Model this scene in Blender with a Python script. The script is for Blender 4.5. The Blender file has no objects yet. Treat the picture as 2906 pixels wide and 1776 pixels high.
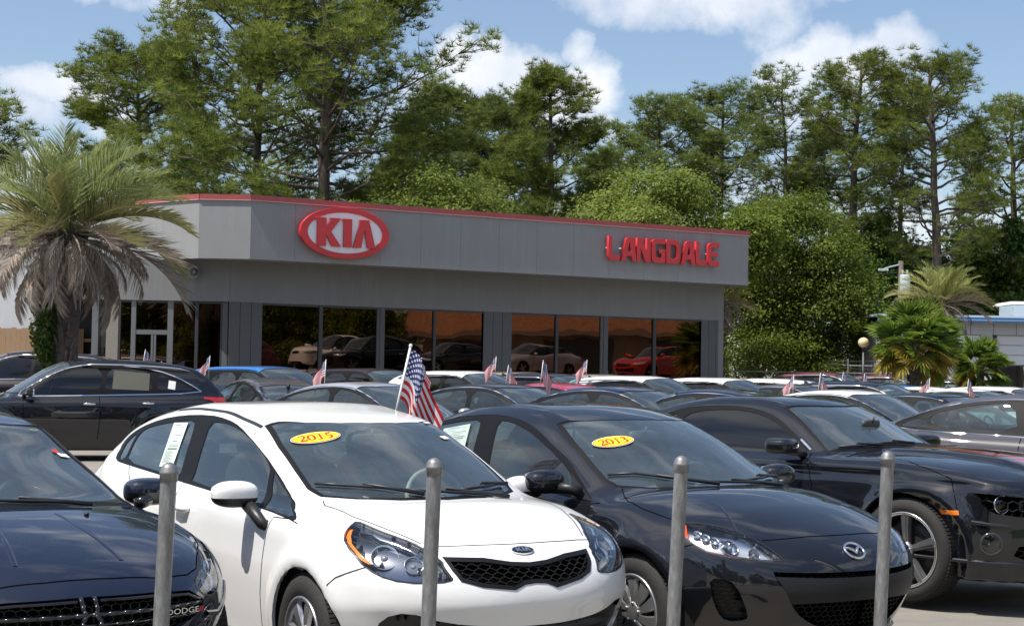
import bpy, bmesh, math, random
import numpy as np
from mathutils import Vector, Matrix
from mathutils.bvhtree import BVHTree
from math import radians as R, pi, sin, cos, sqrt

SC = bpy.context.scene
COL = SC.collection
rng = np.random.default_rng(7)
random.seed(7)

# ------------------------------------------------------------------ camera
CAM_H, CAM_F, CAM_P, CAM_R = 1.62, 4500.0, R(2.15), R(1.02)
cam_d = bpy.data.cameras.new("camera")
cam = bpy.data.objects.new("camera", cam_d); COL.objects.link(cam)
cam_d.sensor_width = 36.0; cam_d.lens = 36.0 * CAM_F / 2906.0
cam_d.clip_start = 0.1; cam_d.clip_end = 3000
cam.matrix_world = (Matrix.Translation((0, 0, CAM_H)) @ Matrix.Rotation(pi/2 + CAM_P, 4, 'X')
                    @ Matrix.Rotation(CAM_R, 4, 'Z'))
SC.camera = cam

# ------------------------------------------------------------------ sun
SUN_EL = R(63)
sun_h = Vector((-0.845, -0.540, 0)).normalized()
sun_dir = Vector((sun_h.x*cos(SUN_EL), sun_h.y*cos(SUN_EL), sin(SUN_EL)))   # towards the sun
sl = bpy.data.lights.new("sun", 'SUN'); sl.energy = 4.7; sl.angle = R(0.53); sl.color = (1.0, 0.955, 0.88)
so = bpy.data.objects.new("sun", sl); COL.objects.link(so)
so.rotation_euler = (-sun_dir).to_track_quat('-Z', 'Y').to_euler()

# ------------------------------------------------------------------ view
vs = SC.view_settings
SC.display_settings.display_device = 'sRGB'
vs.view_transform = 'Standard'; vs.look = 'None'; vs.gamma = 1.0; vs.use_curve_mapping = False
vs.exposure = 0.40
SC.render.film_transparent = False
cy = SC.cycles
cy.max_bounces = 7; cy.diffuse_bounces = 3; cy.glossy_bounces = 4; cy.transmission_bounces = 4
cy.transparent_max_bounces = 14; cy.caustics_reflective = False; cy.caustics_refractive = False
cy.sample_clamp_indirect = 4.0; cy.use_denoising = True
cy.blur_glossy = 0.3
# ------------------------------------------------------------------ world: sky and clouds
W = bpy.data.worlds.new("World"); SC.world = W; W.use_nodes = True
nt = W.node_tree; nt.nodes.clear()
def N(t, **k):
    n = nt.nodes.new(t)
    for a, b in k.items(): setattr(n, a, b)
    return n
def L(a, b): nt.links.new(a, b)
def M(op, a, b=None, c=None, clamp=False):
    n = N('ShaderNodeMath', operation=op, use_clamp=clamp)
    for i, v in enumerate((a, b, c)):
        if v is None: continue
        if isinstance(v, (int, float)): n.inputs[i].default_value = v
        else: L(v, n.inputs[i])
    return n.outputs[0]
out = N('ShaderNodeOutputWorld'); bg = N('ShaderNodeBackground')
sky = N('ShaderNodeTexSky', sky_type='NISHITA', sun_disc=False)
sky.sun_elevation = SUN_EL
sky.sun_rotation = math.atan2(sun_h.x, sun_h.y)
sky.altitude = 60; sky.air_density = 1.0; sky.dust_density = 1.0; sky.ozone_density = 2.0
tc = N('ShaderNodeTexCoord'); sep = N('ShaderNodeSeparateXYZ'); L(tc.outputs['Generated'], sep.inputs[0])
X, Y, Z = sep.outputs
az = M('ARCTAN2', X, Y)                       # azimuth from +Y, radians
el = M('ARCSINE', Z)
# warp noise in direction space
nz = N('ShaderNodeTexNoise'); nz.inputs['Scale'].default_value = 9.0; nz.inputs['Detail'].default_value = 9.0
nz.inputs['Roughness'].default_value = 0.62; L(tc.outputs['Generated'], nz.inputs['Vector'])
sc = N('ShaderNodeSeparateColor'); L(nz.outputs['Color'], sc.inputs[0])
nb = N('ShaderNodeTexNoise'); nb.inputs['Scale'].default_value = 38.0; nb.inputs['Detail'].default_value = 6.0
nb.inputs['Roughness'].default_value = 0.6; L(tc.outputs['Generated'], nb.inputs['Vector'])
nbf = nb.outputs['Fac']
azw = M('ADD', az, M('MULTIPLY', M('SUBTRACT', sc.outputs[0], 0.5), 0.075))
elw = M('ADD', el, M('MULTIPLY', M('SUBTRACT', sc.outputs[1], 0.5), 0.065))
def puff(a, e, ra, re, w=1.0):
    a, e, ra, re = R(a), R(e), R(ra), R(re)
    da = M('DIVIDE', M('SUBTRACT', azw, a), ra); de = M('DIVIDE', M('SUBTRACT', elw, e), re)
    r2 = M('ADD', M('MULTIPLY', da, da), M('MULTIPLY', de, de))
    return M('MULTIPLY', M('SUBTRACT', 1.0, r2, clamp=True), w)
PUFFS = [  # azimuth, elevation, half width, half height (degrees), weight
 (-2.3, 11.4, 1.1, 1.0, 1), (-1.2, 10.6, 2.0, 1.6, 1), (0.4, 10.4, 2.1, 1.5, 1), (1.2, 9.2, 2.6, 1.3, .9), (2.5, 11.8, 1.0, .9, .8),
 (3.2, 10.3, 1.7, 1.7, .8), (3.4, 8.6, 1.6, 1.2, .6), (-2.8, 10.0, 1.3, 1.3, .8),
 (6.6, 13.5, 5.2, 1.5, .75), (3.6, 13.9, 3.2, 1.1, .6), (9.0, 12.7, 1.7, 1.0, .5), (10.4, 14.2, 3.0, 1.4, .7),
 (9.9, 11.0, 1.7, 1.4, 1), (11.0, 11.6, 1.6, 1.2, 1), (12.3, 11.0, 1.9, 1.4, 1), (13.9, 11.7, 1.3, 1.3, 1), (13.4, 10.3, 2.0, 1.2, .8), (10.2, 9.6, 2.2, 1.3, .7),
 (-16.4, 9.2, 2.4, .9, .9), (-17.9, 8.3, 2.2, 1.0, .8), (-14.9, 8.6, 1.6, .7, .6), (-13.2, 12.7, 2.0, .8, .6), (-12.0, 11.8, 1.6, .9, .45), (-15.9, 12.7, .8, .5, .5),
 (-6, 8.5, 5.0, 1.6, .5), (5.5, 5.6, 4.5, 1.8, .6), (9.5, 6.8, 3.0, 1.6, .6), (-18, 6.5, 3.5, 1.4, .7), (14.5, 5.4, 4.5, 1.8, .6), (0, 5.6, 4.0, 1.6, .5), (17.0, 14.0, 1.8, .8, .4)]
acc = None
for p in PUFFS:
    q = puff(*p); acc = q if acc is None else M('MAXIMUM', acc, q)
# cumulus field over the rest of the sky (projected on a cloud layer)
den = M('MAXIMUM', Z, 0.06)
comb = N('ShaderNodeCombineXYZ'); L(M('DIVIDE', X, den), comb.inputs[0]); L(M('DIVIDE', Y, den), comb.inputs[1])
nf = N('ShaderNodeTexNoise'); nf.inputs['Scale'].default_value = 1.15; nf.inputs['Detail'].default_value = 8.0
nf.inputs['Roughness'].default_value = 0.58; nf.inputs['Distortion'].default_value = 0.3; L(comb.outputs[0], nf.inputs['Vector'])
field_ = M('MULTIPLY', M('SUBTRACT', nf.outputs['Fac'], 0.50), 9.0, clamp=True)
high = M('MULTIPLY', M('SUBTRACT', el, R(15.5)), 9.0, clamp=True)
back = M('MULTIPLY', M('SUBTRACT', M('ABSOLUTE', az), R(26)), 5.0, clamp=True)
field_ = M('MULTIPLY', field_, M('MAXIMUM', high, back))
field_ = M('MULTIPLY', field_, M('MULTIPLY', M('SUBTRACT', el, R(1)), 8.0, clamp=True))
edge = M('ADD', M('MULTIPLY', acc, 1.45), M('MULTIPLY', M('SUBTRACT', nbf, 0.60), 1.7), clamp=True)
edge = M('MULTIPLY', edge, M('MULTIPLY', acc, 5.0, clamp=True))
cov = M('MAXIMUM', edge, field_)
cov = M('MULTIPLY', cov, 0.88)
# cloud brightness: lit tops, greyer hearts
n3 = N('ShaderNodeTexNoise'); n3.inputs['Scale'].default_value = 14.0; n3.inputs['Detail'].default_value = 7.0
L(tc.outputs['Generated'], n3.inputs['Vector'])
ramp = N('ShaderNodeValToRGB'); L(n3.outputs['Fac'], ramp.inputs[0])
ramp.color_ramp.elements[0].position = 0.36; ramp.color_ramp.elements[0].color = (5.0, 5.5, 6.4, 1)
ramp.color_ramp.elements[1].position = 0.62; ramp.color_ramp.elements[1].color = (7.3, 7.4, 7.6, 1)
mx = N('ShaderNodeMix', data_type='RGBA'); L(cov, mx.inputs[0])
tint = N('ShaderNodeMix', data_type='RGBA', blend_type='MULTIPLY'); tint.inputs[0].default_value = 1.0
L(sky.outputs[0], tint.inputs[6]); tint.inputs[7].default_value = (1.04, 1.01, 1.0, 1)
L(tint.outputs[2], mx.inputs[6]); L(ramp.outputs[0], mx.inputs[7])
L(mx.outputs[2], bg.inputs[0]); bg.inputs[1].default_value = 0.112
L(bg.outputs[0], out.inputs[0])
# ------------------------------------------------------------------ helpers
class NT:
    def __init__(s, m):
        m.use_nodes = True; s.t = m.node_tree
        s.b = s.t.nodes.get('Principled BSDF'); s.o = s.t.nodes.get('Material Output')
    def n(s, ty, **k):
        x = s.t.nodes.new(ty)
        for a, b in k.items(): setattr(x, a, b)
        return x
    def l(s, a, b): s.t.links.new(a, b)
    def noise(s, scale, detail=4, rough=.55, vec=None, dist=0):
        x = s.n('ShaderNodeTexNoise'); x.inputs['Scale'].default_value = scale; x.inputs['Detail'].default_value = detail
        x.inputs['Roughness'].default_value = rough; x.inputs['Distortion'].default_value = dist
        if vec is not None: s.l(vec, x.inputs['Vector'])
        return x.outputs['Fac']
    def obj(s): return s.n('ShaderNodeTexCoord').outputs['Object']
    def ramp(s, fac, *st):
        r = s.n('ShaderNodeValToRGB'); e = r.color_ramp.elements
        while len(e) < len(st): e.new(.5)
        for x, (p, c) in zip(e, st): x.position = p; x.color = (*c[:3], 1)
        s.l(fac, r.inputs[0]); return r.outputs[0]
    def scale(s, vec, v):
        x = s.n('ShaderNodeMapping'); x.inputs['Scale'].default_value = v; s.l(vec, x.inputs[0]); return x.outputs[0]
    def bump(s, h, st=.3, dist=.01):
        x = s.n('ShaderNodeBump'); x.inputs['Strength'].default_value = st; x.inputs['Distance'].default_value = dist
        s.l(h, x.inputs['Height']); s.l(x.outputs[0], s.b.inputs['Normal'])
    def mix(s, f, a, b, mode='MIX'):
        x = s.n('ShaderNodeMix', data_type='RGBA', blend_type=mode)
        for i, v in ((0, f), (6, a), (7, b)):
            if hasattr(v, 'is_output'): s.l(v, x.inputs[i])
            elif i == 0: x.inputs[0].default_value = v
            else: x.inputs[i].default_value = (*v[:3], 1)
        return x.outputs[2]

MATS = {}
def mat(name, col=(.5, .5, .5), rough=.5, metal=0, coat=0, spec=.5, var=0, vscale=20, bump=0, emis=None, trans=0):
    if name in MATS: return MATS[name]
    m = bpy.data.materials.new(name); MATS[name] = m; t = NT(m); b = t.b
    b.inputs['Base Color'].default_value = (*col, 1); b.inputs['Roughness'].default_value = rough
    b.inputs['Metallic'].default_value = metal; b.inputs['Coat Weight'].default_value = coat
    b.inputs['Coat Roughness'].default_value = .02; b.inputs['Specular IOR Level'].default_value = spec
    if var or bump:
        f = t.noise(vscale, 6, .6, t.obj())
        if var:
            lo = tuple(c*(1-var) for c in col); hi = tuple(min(1, c*(1+var)) for c in col)
            t.l(t.ramp(f, (.3, lo), (.7, hi)), b.inputs['Base Color'])
        if bump: t.bump(f, bump, .01)
    if trans: b.inputs['Transmission Weight'].default_value = trans
    return m

def paint(name, col, flake=0., metal=0., rough=.35, dust=.10, spec=.15):
    """car paint: base coat under a clear coat, a little dust"""
    if name in MATS: return MATS[name]
    m = bpy.data.materials.new(name); MATS[name] = m; t = NT(m); b = t.b
    b.inputs['Roughness'].default_value = rough; b.inputs['Metallic'].default_value = metal; b.inputs['Specular IOR Level'].default_value = spec
    b.inputs['Coat Weight'].default_value = 1.0; b.inputs['Coat Roughness'].default_value = .01; b.inputs['Coat IOR'].default_value = 1.62
    o = t.obj()
    c = col
    if flake:
        v = t.n('ShaderNodeTexVoronoi'); v.inputs['Scale'].default_value = 900; t.l(o, v.inputs['Vector'])
        hi = tuple(x*2.2+.004 for x in col)
        c = t.mix(t.ramp(v.outputs['Color'], (.45, (0, 0, 0)), (.95, (flake,)*3)), col, hi)
    d = t.noise(2.6, 8, .7, o)
    dm = t.ramp(d, (.40, (0, 0, 0)), (.80, (dust,)*3))
    c2 = t.mix(dm, c, (.42, .38, .32)); t.l(c2, b.inputs['Base Color'])
    r = t.ramp(d, (.35, (.006,)*3), (.75, (.006+dust*.3,)*3)); t.l(r, b.inputs['Coat Roughness'])
    return m

def glass(name, tint=(.55, .66, .62), ior=1.52, gloss=1.0, rough=.0, film=0.):
    """thin automotive / window glass: tinted see-through plus mirror reflection by angle"""
    if name in MATS: return MATS[name]
    m = bpy.data.materials.new(name); MATS[name] = m; t = NT(m); t.t.nodes.remove(t.b)
    tr = t.n('ShaderNodeBsdfTransparent'); tr.inputs[0].default_value = (*tint, 1)
    gl = t.n('ShaderNodeBsdfGlossy'); gl.inputs['Roughness'].default_value = rough; gl.inputs[0].default_value = (gloss,)*3+(1,)
    fr = t.n('ShaderNodeFresnel'); fr.inputs[0].default_value = ior
    mu = t.n('ShaderNodeMath', operation='MULTIPLY_ADD', use_clamp=True); t.l(fr.outputs[0], mu.inputs[0])
    mu.inputs[1].default_value = 1.2; mu.inputs[2].default_value = 0.01
    ms = t.n('ShaderNodeMixShader'); t.l(mu.outputs[0], ms.inputs[0]); t.l(tr.outputs[0], ms.inputs[1]); t.l(gl.outputs[0], ms.inputs[2])
    res = ms.outputs[0]
    if film:   # thin dust film, coloured blue to stand in for sky reflection
        d = t.n('ShaderNodeBsdfDiffuse'); d.inputs[0].default_value = (.34, .45, .53, 1)
        f = t.ramp(t.noise(3.5, 6, .65, t.obj()), (.25, (film*.6,)*3), (.8, (film*1.5,)*3)); m2 = t.n('ShaderNodeMixShader'); t.l(f, m2.inputs[0]); t.l(res, m2.inputs[1]); t.l(d.outputs[0], m2.inputs[2]); res = m2.outputs[0]
    t.l(res, t.o.inputs[0]); return m

def mesh(name, verts, faces, m=None, parent=None, smooth=False, nrm=None, mats=None, midx=None):
    me = bpy.data.meshes.new(name)
    me.from_pydata([tuple(v) for v in verts] if not isinstance(verts, np.ndarray) else verts.tolist(), [], faces if not isinstance(faces, np.ndarray) else faces.tolist())
    if smooth: me.polygons.foreach_set('use_smooth', np.ones(len(me.polygons), bool))
    if nrm is not None: me.normals_split_custom_set_from_vertices(np.asarray(nrm).tolist())
    if mats:
        for q in mats: me.materials.append(q)
        if midx is not None: me.polygons.foreach_set('material_index', np.asarray(midx, np.int32))
    elif m: me.materials.append(m)
    me.update()
    o = bpy.data.objects.new(name, me); COL.objects.link(o)
    if parent is not None: o.parent = parent
    return o

class MB:
    """collects boxes, tubes, plates; build() links them as one mesh"""
    def __init__(s): s.v = []; s.f = []; s.k = 0
    def add(s, v, f):
        b = len(s.v); s.v += [tuple(map(float, p)) for p in v]; s.f += [tuple(b+i for i in q) for q in f]; return s
    def box(s, c, d, rz=0, M_=None, taper=1):
        x, y, z = [q/2 for q in d]; t = taper
        P = [(-x, -y, -z), (x, -y, -z), (x, y, -z), (-x, y, -z), (-x*t, -y*t, z), (x*t, -y*t, z), (x*t, y*t, z), (-x*t, y*t, z)]
        cr, sr = cos(rz), sin(rz)
        P = [(c[0]+a*cr-b*sr, c[1]+a*sr+b*cr, c[2]+h) for a, b, h in P]
        if M_ is not None: P = [tuple(M_ @ Vector(p)) for p in P]
        return s.add(P, [(0, 3, 2, 1), (4, 5, 6, 7), (0, 1, 5, 4), (1, 2, 6, 5), (2, 3, 7, 6), (3, 0, 4, 7)])
    def tube(s, pts, r, n=8, caps=True):
        pts = [Vector(p) for p in pts]; rs = r if isinstance(r, (list, tuple)) else [r]*len(pts)
        rings = []; up = None
        for i, p in enumerate(pts):
            d = (pts[min(i+1, len(pts)-1)]-pts[max(i-1, 0)]).normalized()
            if up is None: up = d.orthogonal().normalized()
            up = (up-d*up.dot(d));  up = up.normalized() if up.length > 1e-6 else d.orthogonal().normalized()
            w = d.cross(up)
            rings.append([p+(up*cos(2*pi*j/n)+w*sin(2*pi*j/n))*rs[i] for j in range(n)])
        V = [q for g in rings for q in g]; F = []
        for i in range(len(pts)-1):
            for j in range(n):
                a = i*n+j; b = i*n+(j+1) % n; F.append((a, b, b+n, a+n))
        if caps: F += [tuple(range(n-1, -1, -1)), tuple((len(pts)-1)*n+j for j in range(n))]
        return s.add(V, F)
    def lathe(s, prof, n=24, M_=None):
        """prof: (r, h) points, axis Z"""
        V = [(r*cos(2*pi*j/n), r*sin(2*pi*j/n), h) for r, h in prof for j in range(n)]
        if M_ is not None: V = [tuple(M_ @ Vector(p)) for p in V]
        F = []
        for i in range(len(prof)-1):
            for j in range(n):
                a = i*n+j; b = i*n+(j+1) % n; F.append((a, b, b+n, a+n))
        return s.add(V, F)
    def prism(s, poly, y0, y1, fn=None):
        """poly 2-D (a, b) extruded between y0 and y1; fn maps (a, b, t) -> point"""
        n = len(poly); fn = fn or (lambda a, b, t: (a, t, b))
        V = [fn(a, b, y0) for a, b in poly]+[fn(a, b, y1) for a, b in poly]
        return s.add(V, [tuple(range(n)), tuple(range(2*n-1, n-1, -1))]+[(i, i+n, (i+1) % n+n, (i+1) % n) for i in range(n)])
    def build(s, name, m=None, parent=None, smooth=False, auto=None, bev=0):
        o = mesh(name, s.v, s.f, m, parent, smooth)
        if auto is not None:
            me = o.data; me.polygons.foreach_set('use_smooth', np.ones(len(me.polygons), bool))
            me.set_sharp_from_angle(angle=R(auto))
        if bev:
            bm = bmesh.new(); bm.from_mesh(o.data)
            bmesh.ops.bevel(bm, geom=[e for e in bm.edges if len(e.link_faces) == 2 and e.calc_face_angle(0) > .5], offset=bev, segments=2, affect='EDGES', profile=.5, clamp_overlap=True)
            bm.to_mesh(o.data); bm.free()
        return o

def tag(o, label=None, cat=None, group=None, kind=None):
    if label: o['label'] = label
    if cat: o['category'] = cat
    if group: o['group'] = group
    if kind: o['kind'] = kind
    return o
def empty(name, loc=(0, 0, 0), rz=0, label=None, cat=None, group=None):
    o = bpy.data.objects.new(name, None); COL.objects.link(o); o.location = loc; o.rotation_euler = (0, 0, rz)
    return tag(o, label, cat, group)
def copy_tree(o, parent=None):
    c = o.copy(); COL.objects.link(c); c.parent = parent
    for ch in list(o.children): copy_tree(ch, c)
    return c
def spline(pts, n=600):
    """monotone-ish Catmull-Rom table through (x, y) points sorted by x"""
    p = np.array(pts, float); x, y = p[:, 0], p[:, 1]
    d = np.diff(y)/np.diff(x); m = np.zeros_like(y)
    m[1:-1] = np.where(d[:-1]*d[1:] > 0, 2*d[:-1]*d[1:]/(d[:-1]+d[1:]+1e-12), 0); m[0], m[-1] = d[0], d[-1]
    X = np.linspace(x[0], x[-1], n); i = np.clip(np.searchsorted(x, X)-1, 0, len(x)-2)
    h = x[i+1]-x[i]; t = (X-x[i])/h
    Y = (2*t**3-3*t**2+1)*y[i]+(t**3-2*t**2+t)*h*m[i]+(-2*t**3+3*t**2)*y[i+1]+(t**3-t**2)*h*m[i+1]
    return X, Y
def smooth_tab(tab, w):
    X, Y = tab; k = max(1, int(w/(X[1]-X[0]))); ker = np.hanning(2*k+3)[1:-1]; ker /= ker.sum()
    Yp = np.concatenate([2*Y[0]-Y[k:0:-1], Y, 2*Y[-1]-Y[-2:-k-2:-1]]); return X, np.convolve(Yp, ker, 'valid')
def ext(tab, x):
    """table lookup with linear extension"""
    X, Y = tab; v = np.interp(x, X, Y)
    s0 = (Y[1]-Y[0])/(X[1]-X[0]); s1 = (Y[-1]-Y[-2])/(X[-1]-X[-2])
    return np.where(x < X[0], Y[0]+s0*(x-X[0]), np.where(x > X[-1], Y[-1]+s1*(x-X[-1]), v))
# ------------------------------------------------------------------ car bodies
def smax(a, b, k):
    h = np.clip(.5+.5*(a-b)/k, 0, 1); return b+(a-b)*h+k*h*(1-h)
def smin(a, b, k): return -smax(-a, -b, k)
def sstep(a, b, x):
    t = np.clip((x-a)/(b-a), 0, 1); return t*t*(3-2*t)

class Shape:
    """a car body as the zero surface of a field; x forward from the front axle, y left, z up"""
    def __init__(s, **p):
        s.__dict__.update(dict(kb=.25, cb=.05, kg=.35, cg=.10, kbow=.25, tum=.42, tumc=.10, zb=.97, k_top=.07, k_end=.12, k_roof=.10, k_join=.05,
                               flare=.02, tire=.32, zbot=.19, pcf=(.30, 3.0), pcr=(.18, 3.0), zsp=.55, ridge=None, extra=None, x_sp=None, slack=0, tuck=.3))
        s.__dict__.update(p)
        s.Tb = smooth_tab(spline(s.deck, 1200), s.sm if hasattr(s, 'sm') else .06)
        s.Tg = smooth_tab(spline(s.roof, 1200), s.smr if hasattr(s, 'smr') else .07)
        s.Tbs = (s.Tb[0], np.sqrt(1+np.gradient(s.Tb[1], s.Tb[0])**2)); s.Tgs = (s.Tg[0], np.sqrt(1+np.gradient(s.Tg[1], s.Tg[0])**2))
        s.Pl = smooth_tab(spline(s.plan, 800), .10); s.Se = smooth_tab(spline(s.sec, 400), .03)
        s.Pg = smooth_tab(spline(s.gplan, 800), .08)
        s.Fr = smooth_tab(spline(s.front, 400), .03); s.Re = smooth_tab(spline(s.rear, 400), .03)
        s.x0 = min(a[1] for a in s.rear)-.05; s.x1 = max(a[1] for a in s.front)+.05
    def parts(s, x, y, z):
        ay = np.abs(y)
        W_ = ext(s.Pl, x)+ext(s.Se, z)
        if s.flare:
            for xa in (0, -s.wb):
                r = np.sqrt((x-xa)**2+(z-s.tire*1.0)**2)
                W_ = W_+s.flare*np.exp(-((r-s.tire*1.20)/.075)**2)*sstep(s.tire*.98, s.tire*1.1, r)
        if s.ridge:
            for (pts, amp, wd) in s.ridge:
                zr = ext(pts, x); q = (z-zr)/wd
                W_ = W_+amp*q*np.exp(-q*q)*2
        d1 = ay-W_
        xb = x+s.kb*ay**2
        top = ext(s.Tb, xb)-s.cb*ay**2-s.cb*1.5*ay**6
        if s.extra: top = top+s.extra(x, ay)
        d2 = (z-top)/np.interp(xb, *s.Tbs)
        d3 = (x-(ext(s.Fr, z)-s.pcf[0]*(1+s.tuck*np.clip((.5-z)/.4, 0, 1))*(ay/.8)**s.pcf[1]))
        d4 = ((ext(s.Re, z)+s.pcr[0]*(ay/.8)**s.pcr[1])-x)
        b = smax(d1, d2, s.k_top); b = smax(b, smax(d3, -1e3+0*x, .01), s.k_end); b = smax(b, d4, s.k_end)
        xg = x+s.kg*ay**2
        dz = np.maximum(z-s.zb, -.3)
        g1 = (ay-(ext(s.Pg, x)-s.tum*dz-s.tumc*dz*dz*3))/sqrt(1+s.tum**2)
        g2 = (z-(ext(s.Tg, xg)-s.cg*ay**2))/np.interp(xg, *s.Tgs)
        g = smax(g1, g2, s.k_roof)
        g = smax(g, x-(s.roof[-1][0]+.12), .05); g = smax(g, (s.roof[0][0]-.45)-x, .05)
        return b, g
    def f(s, P):
        x, y, z = P[..., 0], P[..., 1], P[..., 2]
        b, g = s.parts(x, y, z)
        r = smin(b, g, s.k_join)
        return smax(r, s.zbot-z, .03)
    def normal(s, P, e=.003):
        g = np.stack([s.f(P+np.eye(3)[i]*e)-s.f(P-np.eye(3)[i]*e) for i in range(3)], -1)
        return g/(np.linalg.norm(g, axis=-1, keepdims=True)+1e-12)
    def shell(s, nl=190, nc=34, nphi=170):
        xa, xb = (s.x0+.75, s.x1-.75) if s.x_sp is None else s.x_sp
        ph = np.linspace(-pi/2, 1.5*pi, nphi)
        rows = []
        th = np.linspace(pi/2*.9999, 0, nc, endpoint=False)
        for t in th: rows.append((xb, t, 1))
        for xx in np.linspace(xb, xa, nl): rows.append((xx, 0, 1))
        for t in th[::-1]: rows.append((xa, t, -1))
        O = np.zeros((len(rows), nphi, 3)); D = np.zeros_like(O)
        sec = np.stack([0*ph, np.cos(ph), np.sin(ph)], -1)
        for i, (xx, t, sg) in enumerate(rows):
            O[i, :, 0] = xx; O[i, :, 2] = s.zsp
            D[i] = sec*cos(t); D[i, :, 0] = sg*sin(t)
        far = 1.75; n = 34; hi = np.full(O.shape[:2], far); lo = np.zeros_like(hi); found = np.zeros_like(hi, bool)
        for k in range(n):
            t = far*(1-(k+1)/n)
            v = s.f(O+D*t)
            new = (v < 0) & ~found; lo[new] = t; hi[new] = t+far/n; found |= new
        for _ in range(13):
            m = (lo+hi)/2; v = s.f(O+D*m[..., None]); ins = v < 0
            lo = np.where(ins, m, lo); hi = np.where(ins, hi, m)
        P = O+D*((lo+hi)/2)[..., None]
        s.P, s.Nn = P, s.normal(P)
        return P, s.Nn
    def trace(s, o, d, tmax=30, n=900):
        """first hits of rays (car coordinates)"""
        o = np.atleast_2d(o); d = np.atleast_2d(d); T = np.linspace(2, tmax, n)
        hit = np.full(len(d), np.nan)
        for i in range(len(d)):
            v = s.f(o[i]+d[i]*T[:, None]); j = np.argmax(v < 0)
            if v[j] >= 0: continue
            a, b = T[j-1], T[j]
            for _ in range(20):
                c = (a+b)/2
                if s.f((o[i]+d[i]*c)[None])[0] < 0: b = c
                else: a = c
            hit[i] = b
        return o+d*hit[:, None]
AX = {'L': (0, 2, 1, 1), 'R': (0, 2, 1, -1), 'F': (1, 2, 0, 1), 'B': (1, 2, 0, -1), 'T': (0, 1, 2, 1)}
def inpoly(px, py, poly):
    c = np.zeros(len(px), bool); n = len(poly)
    for i in range(n):
        x0, y0 = poly[i]; x1, y1 = poly[(i+1) % n]
        if y0 == y1: continue
        m = ((y0 > py) != (y1 > py)) & (px < (x1-x0)*(py-y0)/(y1-y0)+x0); c ^= m
    return c
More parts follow.
